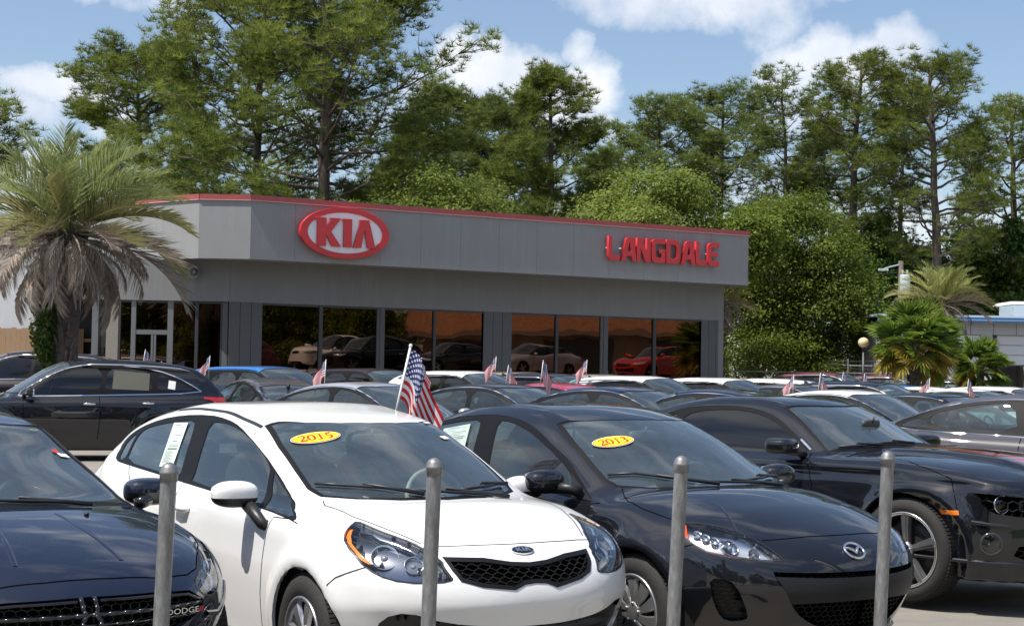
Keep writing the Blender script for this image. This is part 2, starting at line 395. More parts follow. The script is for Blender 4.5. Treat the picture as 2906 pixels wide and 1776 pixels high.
class Cut:
    """splits the body surface along outlines drawn in a side, front or top view, so that every part has a crisp edge of its own"""
    def __init__(s, P, Nn):
        h, w = P.shape[:2]
        s.V = [tuple(v) for v in np.concatenate([P, Nn], -1).reshape(-1, 6).tolist()]
        i = np.arange(h*w).reshape(h, w)
        F = np.stack([i[:-1, :-1], i[1:, :-1], i[1:, 1:], i[:-1, 1:]], -1).reshape(-1, 4)
        s.F = F.tolist(); A = P.reshape(-1, 3)[F]
        s.B = [np.concatenate([A.min(1), A.max(1)], 1)]; s.pid = [np.zeros(len(F), np.int32)]; s.alive = [np.ones(len(F), bool)]; s.ids = {'body': 0}
    def _pack(s):
        if len(s.B) > 1: s.B = [np.concatenate(s.B)]; s.pid = [np.concatenate(s.pid)]; s.alive = [np.concatenate(s.alive)]
    def region(s, name, view, poly, lim=None, only=None):
        a, b, c, sg = AX[view]; poly = [tuple(p) for p in poly]; s._pack()
        pid = s.ids.setdefault(name, len(s.ids))
        B, al = s.B[0], s.alive[0]
        xs = [p[0] for p in poly]; ys = [p[1] for p in poly]
        side = (B[:, c]+B[:, c+3])/2*sg > (lim if lim is not None else 0.05)
        m = al & side & (B[:, a] <= max(xs)) & (B[:, a+3] >= min(xs)) & (B[:, b] <= max(ys)) & (B[:, b+3] >= min(ys))
        if only is not None: m &= np.isin(s.pid[0], [s.ids[o] for o in only if o in s.ids])
        work = {int(i): s.F[i] for i in np.nonzero(m)[0]}; src = {k: int(s.pid[0][k]) for k in work}
        bb = {k: (B[k, a], B[k, b], B[k, a+3], B[k, b+3]) for k in work}
        old = set(work); nxt = -1; V = s.V
        n = len(poly)
        for i in range(n):
            (x0, y0), (x1, y1) = poly[i], poly[(i+1) % n]
            nx, ny = y1-y0, x0-x1; ln = sqrt(nx*nx+ny*ny)
            if ln < 1e-6: continue
            nx /= ln; ny /= ln; e = 1e-4
            lx, hx, ly, hy = min(x0, x1)-e, max(x0, x1)+e, min(y0, y1)-e, max(y0, y1)+e
            new = {}
            for k in [k for k, q in bb.items() if q[0] <= hx and q[2] >= lx and q[1] <= hy and q[3] >= ly]:
                f = work[k]; d = [(V[v][a]-x0)*nx+(V[v][b]-y0)*ny for v in f]
                if max(d) < 1e-5 or min(d) > -1e-5: continue
                pos, neg = [], []
                for q in range(len(f)):
                    v0, v1, d0, d1 = f[q], f[(q+1) % len(f)], d[q], d[(q+1) % len(f)]
                    if d0 >= 0: pos.append(v0)
                    if d0 <= 0: neg.append(v0)
                    if d0*d1 < 0:
                        key = (min(v0, v1), max(v0, v1), i)
                        vi = new.get(key)
                        if vi is None:
                            t = d0/(d0-d1); A, C = V[v0], V[v1]
                            V.append(tuple(A[j]+(C[j]-A[j])*t for j in range(6))); vi = len(V)-1; new[key] = vi
                        pos.append(vi); neg.append(vi)
                sp = src[k]; del work[k]; del bb[k]; del src[k]
                for g in (pos, neg):
                    if len(g) > 2:
                        work[nxt] = g; src[nxt] = sp
                        gx = [V[v][a] for v in g]; gy = [V[v][b] for v in g]; bb[nxt] = (min(gx), min(gy), max(gx), max(gy)); nxt -= 1
        gone = old-set(work)
        for k in gone: s.alive[0][k] = False
        if not work: return
        keys = list(work); cx = np.array([sum(V[v][a] for v in work[k])/len(work[k]) for k in keys]); cyy = np.array([sum(V[v][b] for v in work[k])/len(work[k]) for k in keys])
        ins = inpoly(cx, cyy, poly)
        nb, np_, = [], []
        for k, q in zip(keys, ins):
            if k >= 0:
                if q: s.pid[0][k] = pid
            else:
                s.F.append(work[k]); vv = np.array([V[v][:3] for v in work[k]]); nb.append(np.concatenate([vv.min(0), vv.max(0)])); np_.append(pid if q else src[k])
        if nb: s.B.append(np.array(nb)); s.pid.append(np.array(np_, np.int32)); s.alive.append(np.ones(len(nb), bool))
    def get(s, names, off=0., cond=None, axis=None):
        s._pack(); ids = [s.ids[n] for n in ([names] if isinstance(names, str) else names) if n in s.ids]
        k = np.nonzero(s.alive[0] & np.isin(s.pid[0], ids))[0]
        B = s.B[0]
        if cond is not None: k = [i for i in k if cond((B[i, :3]+B[i, 3:])/2)]
        mp = {}; Vv, Nn, F = [], [], []
        for i in k:
            g = []
            for v in s.F[i]:
                if v not in mp: mp[v] = len(Vv); Vv.append(s.V[v][:3]); Nn.append(s.V[v][3:])
                g.append(mp[v])
            F.append(tuple(g))
        Vv, Nn = np.array(Vv).reshape(-1, 3), np.array(Nn).reshape(-1, 3)
        if len(Vv): Nn = Nn/np.linalg.norm(Nn, axis=1, keepdims=True)
        if off: Vv = Vv-(Nn if axis is None else np.array(axis))*off
        return Vv, Nn, F
    def part(s, names, name, m, parent, off=0., cond=None, axis=None, rim=0.):
        v, n, f = s.get(names, off, cond, axis)
        if not f: return None
        if rim:   # turned-in edge along the outline
            cnt = {}
            for g in f:
                for i in range(len(g)):
                    a, b = g[i], g[(i+1) % len(g)]; cnt[(min(a, b), max(a, b))] = cnt.get((min(a, b), max(a, b)), 0)+1
            vi = v-(n if axis is None else np.array(axis))*rim; base = len(v); ext_f = []
            v = np.concatenate([v, v, vi]); n2 = np.concatenate([n, n, n])
            for g in f:
                for i in range(len(g)):
                    a, b = g[i], g[(i+1) % len(g)]
                    if cnt[(min(a, b), max(a, b))] == 1: ext_f.append((b+base, a+base, a+2*base, b+2*base))
            o = mesh(name, v, f+ext_f, m, parent, False)
            me = o.data; sm = np.ones(len(me.polygons), bool); me.polygons.foreach_set('use_smooth', sm)
            # custom normals: analytic on the skin, face normals on the rim
            ln = np.zeros((len(me.loops), 3)); pn = np.zeros(len(me.polygons)*3); me.polygons.foreach_get('normal', pn); pn = pn.reshape(-1, 3)
            lv = np.zeros(len(me.loops), np.int32); me.loops.foreach_get('vertex_index', lv)
            ls = np.zeros(len(me.polygons), np.int32); me.polygons.foreach_get('loop_start', ls); lt = np.zeros(len(me.polygons), np.int32); me.polygons.foreach_get('loop_total', lt)
            ln = n2[lv]; nf = len(f); fi = np.repeat(np.arange(len(me.polygons)), lt); r = fi >= nf; ln[r] = pn[fi[r]]
            me.normals_split_custom_set(ln.tolist()); return o
        return mesh(name, v, f, m, parent, True, n)
def dens(poly, step=.08, closed=True):
    o = []
    n = len(poly)
    for i in range(n if closed else n-1):
        a, b = poly[i], poly[(i+1) % n]; k = max(1, int(math.dist(a, b)/step))
        for j in range(k): o.append(tuple(a[q]+(b[q]-a[q])*j/k for q in range(len(a))))
    if not closed: o.append(tuple(poly[-1]))
    return o
def round_poly(poly, it=2, keep=()):
    """Chaikin corner cutting; indices in keep stay sharp"""
    P = [(p, i in keep) for i, p in enumerate(poly)]
    for _ in range(it):
        Q = []; n = len(P)
        for i in range(n):
            (a, ka), (b, kb_) = P[i], P[(i+1) % n]
            if ka: Q.append((a, True))
            else: Q.append(((a[0]*.75+b[0]*.25, a[1]*.75+b[1]*.25), False))
            if kb_: continue
            Q.append(((a[0]*.25+b[0]*.75, a[1]*.25+b[1]*.75), False))
        P = Q
    return [p for p, _ in P]
def offset_poly(poly, d):
    """shrink (d>0) a polygon"""
    n = len(poly); A = sum(poly[i][0]*poly[(i+1) % n][1]-poly[(i+1) % n][0]*poly[i][1] for i in range(n)); sg = 1 if A > 0 else -1
    out = []
    for i in range(n):
        p, a, b = Vector(poly[i]), Vector(poly[i-1]), Vector(poly[(i+1) % n])
        e1, e2 = (p-a), (b-p)
        if e1.length < 1e-6 or e2.length < 1e-6: out.append(tuple(p)); continue
        n1 = Vector((-e1.y, e1.x)).normalized()*sg; n2 = Vector((-e2.y, e2.x)).normalized()*sg
        m = (n1+n2)
        if m.length < 1e-4: out.append(tuple(p)); continue
        m.normalize(); out.append(tuple(p+m*d/max(.35, m.dot(n1))))
    return out
def mirror(poly): return [(-a, b) for a, b in poly]
# ------------------------------------------------------------------ the four near cars: body shapes
SH = {}
SH['white'] = Shape(wb=2.57, tire=.312, zsp=.58, zb=.93, kb=.30, cb=.05, kg=.42, cg=.09, tum=.40, k_top=.09, k_end=.13, k_roof=.09, flare=.028, zbot=.2,
    deck=[(-4.0, 1.04), (-3.8, 1.07), (-3.3, 1.05), (-2.2, 1.0), (-1.2, .98), (-.3, .96), (0, .945), (.3, .888), (.55, .81), (.72, .73), (.84, .65)],
    roof=[(-4.0, .98), (-3.75, 1.07), (-3.3, 1.235), (-2.85, 1.345), (-2.2, 1.415), (-1.7, 1.42), (-1.4, 1.39), (-1.1, 1.345), (-.8, 1.235), (-.4, 1.06), (-.05, .90), (.1, .83)],
    plan=[(-3.8, .74), (-3.3, .80), (-2.57, .835), (-1.8, .85), (-.6, .85), (0, .845), (.4, .82), (.8, .78)],
    sec=[(.1, -.07), (.22, -.035), (.4, -.005), (.6, .004), (.75, 0), (.88, -.02), (1.0, -.055), (1.2, -.12)],
    gplan=[(-3.7, .66), (-3.3, .735), (-2.7, .76), (-2.0, .765), (-1.2, .75), (-.6, .74), (0, .72), (.4, .70)],
    front=[(.1, .58), (.22, .67), (.35, .735), (.47, .775), (.54, .795), (.62, .79), (.75, .75), (.9, .62)],
    rear=[(.1, -3.7), (.3, -3.84), (.6, -3.88), (.8, -3.88), (1.0, -3.84)], pcf=(.38, 2.6), pcr=(.2, 3))
SH['black'] = Shape(wb=2.64, tire=.317, zsp=.58, zb=.95, kb=.28, cb=.08, kg=.40, cg=.09, tum=.42, k_top=.09, k_end=.12, k_roof=.09, flare=.045, zbot=.2,
    deck=[(-3.7, 1.0), (-3.4, 1.06), (-3.0, 1.06), (-2.2, 1.02), (-1.2, .985), (-.45, .975), (-.1, .975), (.3, .91), (.6, .81), (.78, .72), (.95, .61)],
    roof=[(-3.5, .98), (-3.2, 1.05), (-2.9, 1.18), (-2.5, 1.33), (-2.1, 1.41), (-1.7, 1.43), (-1.4, 1.415), (-1.15, 1.37), (-.85, 1.27), (-.5, 1.115), (-.15, .955), (.05, .86)],
    plan=[(-3.7, .74), (-3.2, .81), (-2.64, .85), (-1.8, .86), (-.7, .86), (0, .853), (.4, .818), (.9, .72)],
    sec=[(.1, -.07), (.22, -.035), (.4, -.008), (.6, .002), (.75, 0), (.88, -.022), (1.0, -.06), (1.2, -.12)],
    gplan=[(-3.5, .50), (-3.1, .63), (-2.6, .71), (-2.0, .75), (-1.2, .755), (-.6, .745), (0, .72), (.4, .70)],
    tuck=.9, front=[(.1, .66), (.22, .78), (.35, .86), (.5, .90), (.62, .89), (.75, .84), (.9, .7)],
    rear=[(.1, -3.52), (.3, -3.62), (.6, -3.66), (.8, -3.65), (1.0, -3.57)], pcf=(.41, 2.5), pcr=(.2, 3))
SH['coupe'] = Shape(wb=2.852, tire=.364, zsp=.60, zb=.97, kb=.16, cb=.045, kg=.30, cg=.07, tum=.55, k_top=.06, k_end=.09, k_roof=.07, flare=.05, zbot=.19,
    deck=[(-3.95, .98), (-3.6, 1.05), (-3.0, 1.07), (-2.4, 1.05), (-1.6, 1.0), (-.8, 1.02), (-.3, 1.03), (.3, 1.00), (.7, .925), (.86, .85), (.98, .75)],
    roof=[(-3.6, 1.0), (-3.3, 1.08), (-2.9, 1.24), (-2.5, 1.36), (-2.1, 1.415), (-1.75, 1.42), (-1.5, 1.395), (-1.25, 1.32), (-.95, 1.18), (-.6, 1.02), (-.3, .88)],
    plan=[(-3.95, .84), (-3.4, .90), (-2.85, .925), (-2.2, .90), (-1.4, .885), (-.7, .89), (0, .905), (.4, .90), (.9, .86)],
    sec=[(.1, -.09), (.22, -.05), (.4, -.02), (.6, 0), (.78, .008), (.9, -.012), (1.0, -.045), (1.2, -.12)],
    gplan=[(-3.6, .50), (-3.1, .66), (-2.7, .74), (-2.0, .77), (-1.2, .775), (-.6, .76), (0, .74)],
    front=[(.1, .78), (.22, .88), (.4, .90), (.6, .89), (.7, .90), (.82, .90), (.95, .82)],
    rear=[(.1, -3.78), (.3, -3.86), (.6, -3.88), (.8, -3.90), (1.0, -3.88)], pcf=(.22, 3.2), pcr=(.16, 3))
SH['navy'] = Shape(wb=2.70, tire=.325, zsp=.58, zb=.94, kb=.30, cb=.06, kg=.42, cg=.09, tum=.42, k_top=.09, k_end=.13, k_roof=.09, flare=.035, zbot=.2,
    deck=[(-3.8, 1.0), (-3.4, 1.05), (-3.0, 1.05), (-2.2, 1.0), (-1.2, .97), (-.4, .955), (-.1, .945), (.3, .88), (.6, .785), (.76, .70), (.9, .62)],
    roof=[(-3.6, .96), (-3.2, 1.05), (-2.9, 1.17), (-2.5, 1.28), (-2.1, 1.345), (-1.7, 1.375), (-1.4, 1.36), (-1.12, 1.315), (-.85, 1.20), (-.45, 1.05), (-.1, .90), (.05, .83)],
    plan=[(-3.8, .78), (-3.2, .86), (-2.7, .90), (-1.8, .905), (-.7, .905), (0, .90), (.4, .88), (.9, .82)],
    sec=[(.1, -.07), (.22, -.035), (.4, -.008), (.6, .002), (.75, 0), (.88, -.022), (1.0, -.06), (1.2, -.12)],
    gplan=[(-3.5, .52), (-3.1, .65), (-2.6, .73), (-2.0, .77), (-1.2, .775), (-.6, .765), (0, .75), (.4, .73)],
    front=[(.1, .74), (.22, .82), (.35, .86), (.5, .88), (.62, .87), (.75, .80), (.9, .66)],
    rear=[(.1, -3.6), (.3, -3.7), (.6, -3.75), (.8, -3.74), (1.0, -3.66)], pcf=(.43, 2.5), pcr=(.2, 3))
POSE = {'white': (-.270, 8.220, -58.25, 0), 'black': (1.410, 9.252, -55.8, 0), 'coupe': (3.55, 11.9, -47.0, .05), 'navy': (-2.233, 7.289, -52.9, 0)}
# ------------------------------------------------------------------ shared car materials
M_RUB = mat('rubber', (.022, .021, .02), .82, bump=.25, vscale=60, var=.25)
M_TRIM = mat('black_trim', (.018, .018, .019), .42, var=.2, vscale=30)
M_GLOSSB = mat('gloss_black', (.008, .008, .009), .12, coat=.6)
M_GAP = mat('panel_gap_dark', (.003, .003, .003), 1.0, spec=0)
M_CHR = mat('chrome', (.82, .83, .85), .07, 1)
M_SIL = mat('wheel_silver', (.46, .46, .47), .30, .85)
M_SILD = mat('wheel_machined', (.72, .71, .69), .18, .95)
M_CAB = mat('cabin_plastic', (.075, .082, .086), .65, var=.2)
M_SEAT = mat('seat_cloth', (.045, .047, .052), .9, var=.3, vscale=90)
M_SEATG = mat('seat_grey', (.20, .20, .20), .9, var=.2, vscale=90)
M_HEADL = mat('headliner', (.34, .32, .29), .9)
M_WS = glass('windshield_glass', (.72, .86, .86), 1.52, film=.095)
M_SG = glass('side_glass', (.50, .64, .62), 1.5, film=.045)
M_TINT = glass('privacy_glass', (.05, .055, .06), 1.55)
M_LENS = glass('lamp_lens', (.93, .95, .97), 1.45)
M_AMB = mat('amber_lens', (.85, .20, .01), .12, coat=1)
M_REDL = mat('red_lens', (.40, .01, .012), .12, coat=1)
M_REFL = mat('lamp_reflector', (.75, .77, .80), .16, 1)
M_LBEZ = mat('lamp_bezel', (.30, .32, .36), .16, .9)
M_SEAL = mat('window_seal', (.006, .006, .007), .55, spec=.15)
M_GRILL = mat('grille_plastic', (.007, .007, .008), .45, spec=.3)
M_STK = mat('sticker_paper', (.62, .72, .66), .6)
M_WHT = mat('white_plastic', (.75, .75, .74), .4)

def rect_ring(cx, cz, r, n=28): return [(cx+r*cos(2*pi*i/n), cz+r*sin(2*pi*i/n)) for i in range(n)]

class Surf:
    """looks up points and normals of a body surface along a view"""
    def __init__(s, P, Nn):
        h, w = P.shape[:2]; i = np.arange(h*w).reshape(h, w)
        F = np.stack([i[:-1, :-1], i[1:, :-1], i[1:, 1:], i[:-1, 1:]], -1).reshape(-1, 4)
        s.bv = BVHTree.FromPolygons([Vector(v) for v in P.reshape(-1, 3).tolist()], F.tolist())
        s.P = P
    def at(s, view, a, b):
        if view in 'LR':
            sg = 1 if view == 'L' else -1; o, d = Vector((a, 2*sg, b)), Vector((0, -sg, 0))
        elif view == 'F': o, d = Vector((3, a, b)), Vector((-1, 0, 0))
        elif view == 'B': o, d = Vector((-8, a, b)), Vector((1, 0, 0))
        else: o, d = Vector((a, b, 3)), Vector((0, 0, -1))
        h = s.bv.ray_cast(o, d)
        if h[0] is None: return None
        n = h[1] if h[1].dot(d) < 0 else -h[1]
        return h[0], n

def ribbon(sf, view, pts, w, name, m, parent, up=.0016, closed=False, step=.03, round_=False):
    """a narrow strip that follows the body surface"""
    pts = dens(pts, step, closed)
    q = [sf.at(view, a, b) for a, b in pts]; q = [x for x in q if x]
    if len(q) < 2: return None
    if closed: q.append(q[0])
    V, F = [], []
    for i, (p, n) in enumerate(q):
        t = (q[min(i+1, len(q)-1)][0]-q[max(i-1, 0)][0])
        if t.length < 1e-6: t = Vector((1, 0, 0))
        sd = t.normalized().cross(n).normalized()*w/2
        if round_: V += [p+sd-n*.001, p+sd*.5+n*up, p-sd*.5+n*up, p-sd-n*.001]
        else: V += [p+sd+n*up, p-sd+n*up]
    k = 4 if round_ else 2
    for i in range(len(q)-1):
        for j in range(k-1): F.append((i*k+j, i*k+j+1, (i+1)*k+j+1, (i+1)*k+j))
    return mesh(name, V, F, m, parent, round_)

def blob(c, rad, e=2.6, n=20, rot=None, taper=0, cut=None):
    """superellipsoid with an optional taper along x"""
    V, F = [], []
    def sp(v, p): return math.copysign(abs(v)**p, v)
    for i in range(n+1):
        a = -pi/2+pi*i/n
        for j in range(2*n):
            b = 2*pi*j/(2*n)
            x = sp(cos(a), 2/e)*sp(cos(b), 2/e); y = sp(cos(a), 2/e)*sp(sin(b), 2/e); z = sp(sin(a), 2/e)
            f = 1+taper*x
            v = Vector((x*rad[0], y*rad[1]*f, z*rad[2]*f))
            if rot is not None: v = rot @ v
            V.append(v+Vector(c))
    m = 2*n
    for i in range(n):
        for j in range(m): F.append((i*m+j, i*m+(j+1) % m, (i+1)*m+(j+1) % m, (i+1)*m+j))
    if cut: F = [f for f in F if cut(sum((V[k] for k in f), Vector())/len(f))]
    return V, F

def wheel(parent, x, y, r, w, style, side, M_=None):
    """tyre, rim, spokes; axle along y, side = +1 left"""
    T = Matrix.Translation((x, y, r)) @ Matrix.Rotation(-pi/2*side, 4, 'X')     # local z points outward
    e = MB(); rr = {'blade': .205, 'cover': .195, 'five': .262}.get(style, r*.64)
    h = w/2
    prof = [(rr, -h), (rr+.02, -h-.002), (r-.05, -h-.008), (r-.012, -h+.012), (r, -h+.04), (r, h-.04), (r-.012, h-.012), (r-.05, h+.008), (rr+.03, h+.004), (rr+.004, h-.006), (rr-.006, h-.02)]
    e.lathe(prof, 56, T)
    ty = e.build('tyre', M_RUB, parent, smooth=True)
    tr = MB()                                             # tread blocks
    for k in range(84):
        a = 2*pi*k/84
        for off in (-.62, -.2, .22, .64):
            R_ = T @ Matrix.Rotation(a+off*.05, 4, 'Z')
            tr.box((r-.001, 0, off*h), (.009, .017, h*.34), 0, R_)
    tr.build('tread', M_RUB, ty)
    d = MB(); d.lathe([(.001, h-.075), (rr*.5, h-.075), (rr*.92, h-.09), (rr*.93, -h*.5), (rr*.98, -h*.6)], 40, T)
    wl = d.build('rim_barrel', M_TRIM, ty, smooth=True)
    rim = MB(); rim.lathe([(rr+.008, h-.012), (rr+.009, h+.002), (rr+.0, h+.006), (rr-.012, h+.0), (rr-.018, h-.03), (rr-.02, h-.07)], 56, T)
    ri = rim.build('rim', M_SILD if style == 'five' else M_SIL, parent, smooth=True)
    sp = MB()
    def spoke(a, w0, w1, r0, r1, z0, z1, th=.016, sk=0):
        n = 6; V = []
        for i in range(n+1):
            t = i/n; q = r0+(r1-r0)*t; ww = (w0+(w1-w0)*t)/2; z = z0+(z1-z0)*t+sin(pi*t)*.006; s_ = sk*t*t
            for (u, zz) in ((-ww, z-th), (-ww*.75, z), (ww*.75, z), (ww, z-th)):
                aa = a+(u+s_)/max(q, .03); V.append(T @ Vector((q*cos(aa), q*sin(aa), zz)))
        F = [(i*4+j, i*4+j+1, i*4+4+j+1, i*4+4+j) for i in range(n) for j in range(3)]+[(i*4+3, i*4, i*4+4, i*4+7) for i in range(n)]
        sp.add(V, F)
    nS = {'cover': 7, 'blade': 10, 'five': 5}.get(style, 10)
    for k in range(nS):
        a = 2*pi*k/nS+.3
        if style == 'cover': spoke(a, .045, .085, .05, rr-.006, h-.012, h-.008, .02, .012)
        elif style == 'blade': spoke(a, .030, .092, .045, rr-.006, h-.004, h-.01, .02, .03)
        elif style == 'five':
            spoke(a, .05, .085, .05, rr-.006, h-.03, h-.004, .03)
            spoke(a-.0, .012, .03, .06, rr-.01, h-.022, h+.004, .02)
        else: spoke(a, .03, .05, .04, rr-.006, h-.02, h-.008, .02)
    so_ = sp.build('spokes', M_SIL if style != 'five' else mat('wheel_grey', (.30, .30, .31), .3, .8), ri, auto=40)
    c = MB(); c.lathe([(.062, h-.03), (.058, h-.004), (.045, h+.0), (.03, h+.004), (.001, h+.004)], 24, T)
    for k in range(5):
        a = 2*pi*k/5+.2; c.lathe([(.009, 0), (.009, .012), (.006, .015), (.0005, .015)], 8, T @ Matrix.Translation((.046*cos(a)*(1.15 if style != 'cover' else .9), .046*sin(a)*1.15, h-.006)))
    c.build('hub_cap', M_SIL, ri, smooth=True)
    return ty

def cabin(e, s, seatm=None, wheel_col=None, wy=.36, dz=0., visor=True):
    """floor tub, dash, seats, steering wheel, headliner"""
    seatm = seatm or M_SEAT
    wb = s.wb; wi = .60
    t = MB(); x0, x1 = -wb-.45, -.15
    t.box(((x0+x1)/2, 0, .26), (x1-x0, 1.4, .04))
    for sd in (1, -1): t.box((-1.75, sd*.69, .58), (2.3, .03, .60)); t.box((-wb-.1, sd*.6, .6), (.9, .03, .60))
    t.box((x1-.02, 0, .55), (.04, 1.3, .55)); t.box((x0, 0, .60), (.04, 1.2, .60))
    t.box((-wb-.32, 0, .93), (.55, 1.1, .03))
    t.build('cabin_tub', M_CAB, e)
    d = MB()
    prof = [(-.30, .5), (-.28, .86), (-.42, .905), (-.60, .90), (-.72, .86), (-.76, .72), (-.72, .5)]
    d.prism(prof, -.64, .64, lambda a, b, y: (a+.0*y, y, b+dz))
    V, F = blob((-.66, wy, .905+dz), (.12, .20, .045), 3); d.add(V, F)
    d.build('dashboard', M_CAB, e, auto=40)
    for sy in (-.36, .36):
        st = MB()
        V, F = blob((-1.35, sy, .48), (.26, .25, .11), 4, 10); st.add(V, F)
        V, F = blob((-1.62, sy, .80), (.09, .235, .34), 4, 12, Matrix.Rotation(-.30, 3, 'Y')); st.add(V, F)
        so_ = st.build('front_seat', seatm, e, smooth=True)
        hd = MB(); V, F = blob((-1.76, sy, 1.17+dz), (.055, .135, .095), 3.4, 10, Matrix.Rotation(-.2, 3, 'Y')); hd.add(V, F)
        for k in (-.05, .05): hd.tube([(-1.74, sy+k, 1.12), (-1.70, sy+k, .98)], .007, 6)
        hd.build('headrest', seatm, so_, smooth=True)
    rs = MB(); V, F = blob((-2.62, 0, .74), (.10, .60, .33), 5, 12, Matrix.Rotation(-.38, 3, 'Y')); rs.add(V, F)
    V, F = blob((-2.35, 0, .46), (.26, .60, .11), 5, 10); rs.add(V, F)
    ro = rs.build('rear_seat', seatm, e, smooth=True)
    for sy in (-.34, .34):
        hd = MB(); V, F = blob((-2.78, sy, 1.08), (.055, .125, .075), 3.2, 10); hd.add(V, F); hd.build('headrest', seatm, ro, smooth=True)
    sw = MB(); c = Vector((-.86, wy, .90+dz)); ax = Matrix.Rotation(-.42, 3, 'Y')
    ring = [c+ax @ Vector((0, .185*cos(a), .185*sin(a))) for a in np.linspace(0, 2*pi, 33)]
    sw.tube(ring, .0145, 8, False)
    for a in (0, pi, -pi/2): sw.tube([c+ax @ Vector((.02, .03*cos(a), .03*sin(a))), c+ax @ Vector((0, .18*cos(a), .18*sin(a)))], .014, 6)
    V, F = blob(c+Vector((.02, 0, 0)), (.03, .07, .06), 3, 8); sw.add(V, F)
    sw.build('steering_wheel', wheel_col or M_CAB, e, smooth=True)
    rv = MB(); V, F = blob((-1.0, 0, 1.245+dz), (.018, .12, .035), 3.5, 8); rv.add(V, F); rv.tube([(-.99, 0, 1.25+dz), (-.97, 0, 1.30+dz)], .01, 6)
    rv.build('rear_view_mirror', M_CAB, e, smooth=True)
    for sy in ((-.36, .36) if visor else ()):
        mb = MB(); mb.box((-1.30, sy, 1.285+dz), (.18, .40, .012), 0); mb.build('sun_visor', M_HEADL if seatm != M_SEAT else mat('visor_grey', (.12, .12, .12), .8), e)
    return e

def wing_mirror(e, c, side, rad=(.085, .12, .085), m=None, low=None, armto=None, e_=2.7, split=-.2, rz=0., lab=None):
    cx, cy, cz = c; cy *= side
    rot = Matrix.Rotation(rz*side, 3, 'Z')
    V, F = blob((cx, cy, cz), rad, e_, 18, rot)
    top = [f for f in F if sum(V[k][2] for k in f)/len(f) >= cz+split*rad[2]]
    bot = [f for f in F if f not in set(top)]
    o = mesh('wing_mirror', V, top, m, e, True)
    mesh('mirror_base', V, bot, low or M_TRIM, o, True)
    if armto:
        a = MB(); a.tube([(cx, cy-side*rad[1]*.45, cz-rad[2]*.5), (armto[0], (armto[1]+.03)*side, armto[2]+.02), (armto[0]-.0, (armto[1]-.03)*side, armto[2])], [.038, .03, .035], 10)
        a.build('mirror_arm', low or M_TRIM, o, smooth=True)
    V, F = blob((cx-rad[0]*.62, cy, cz), (rad[0]*.42, rad[1]*.88, rad[2]*.80), 3.5, 10, rot); mesh('mirror_glass', V, F, M_CHR, o, True)
    return o

def wipers(e, sf, arms):
    for a in arms:
        q = [sf.at('T', x, y) for x, y in a]
        q = [p+n*.012 for p, n in [k for k in q if k]]
        b = MB(); b.tube([p+Vector((0, 0, .004)) for p in q], [.008]*len(q), 6)
        d = (q[-1]-q[0]); mid = q[0]+d*.55
        b.tube([q[0]+Vector((.03, 0, .0)), mid+Vector((.0, 0, .022)), mid+Vector((0, 0, .012))], [.012, .008, .006], 6)
        b.build('wiper', M_TRIM, e, smooth=True)

def chrome_dish(e, c, r, d, facing=(1, 0, 0), m=None, bulb=True, name='reflector'):
    q = Vector(facing).normalized().to_track_quat('Z', 'Y').to_matrix().to_4x4()
    T = Matrix.Translation(c) @ q; b = MB()
    b.lathe([(r*1.04, 0), (r, .004), (r*.85, -d*.3), (r*.55, -d*.72), (r*.2, -d), (.001, -d)], 28, T)
    o = b.build(name, m or M_REFL, e, smooth=True)
    if bulb:
        k = MB(); V, F = blob((0, 0, -d*.45), (r*.30, r*.30, r*.34), 2.2, 8, None); k.add([T @ v for v in V], F); k.build('bulb', mat('bulb_glass', (.35, .38, .42), .05, .3, coat=1), o, smooth=True)
    return o

def text_mesh(body, size, depth, name, m, parent, M_, font_scale=(1, 1), shear=0, space=1):
    cu = bpy.data.curves.new(name, 'FONT'); cu.body = body; cu.size = size; cu.extrude = depth; cu.align_x = 'CENTER'; cu.align_y = 'CENTER'; cu.shear = shear; cu.space_character = space; cu.resolution_u = 3
    t = bpy.data.objects.new(name, cu); COL.objects.link(t)
    me = bpy.data.meshes.new_from_object(t.evaluated_get(bpy.context.evaluated_depsgraph_get()))
    COL.objects.unlink(t); bpy.data.objects.remove(t)
    me.transform(Matrix.Diagonal((font_scale[0], font_scale[1], 1, 1))); me.transform(M_)
    me.materials.clear(); me.materials.append(m)
    o = bpy.data.objects.new(name, me); COL.objects.link(o); o.parent = parent; return o
def curve_fill(loops, depth, name, m, parent, M_, bevel=0.):
    """flat outlines with holes, filled and given depth (local x, y; thickness along z)"""
    cu = bpy.data.curves.new(name, 'CURVE'); cu.dimensions = '2D'; cu.fill_mode = 'BOTH'; cu.extrude = depth/2; cu.bevel_depth = bevel
    for lp in loops:
        s_ = cu.splines.new('POLY'); s_.points.add(len(lp)-1); s_.use_cyclic_u = True
        for p, q in zip(s_.points, lp): p.co = (q[0], q[1], 0, 1)
    t = bpy.data.objects.new(name, cu); COL.objects.link(t)
    me = bpy.data.meshes.new_from_object(t.evaluated_get(bpy.context.evaluated_depsgraph_get()))
    COL.objects.unlink(t); bpy.data.objects.remove(t)
    me.transform(M_); me.materials.clear(); me.materials.append(m)
    o = bpy.data.objects.new(name, me); COL.objects.link(o); o.parent = parent; return o
def frame_from(p, n, up=(0, 0, 1), off=0.):
    """matrix whose z is the normal, x runs to the viewer's right, y up"""
    n = Vector(n).normalized(); u = Vector(up); x = u.cross(n).normalized(); y = n.cross(x)
    M_ = Matrix((x, y, n)).transposed().to_4x4(); return Matrix.Translation(Vector(p)+n*off) @ M_

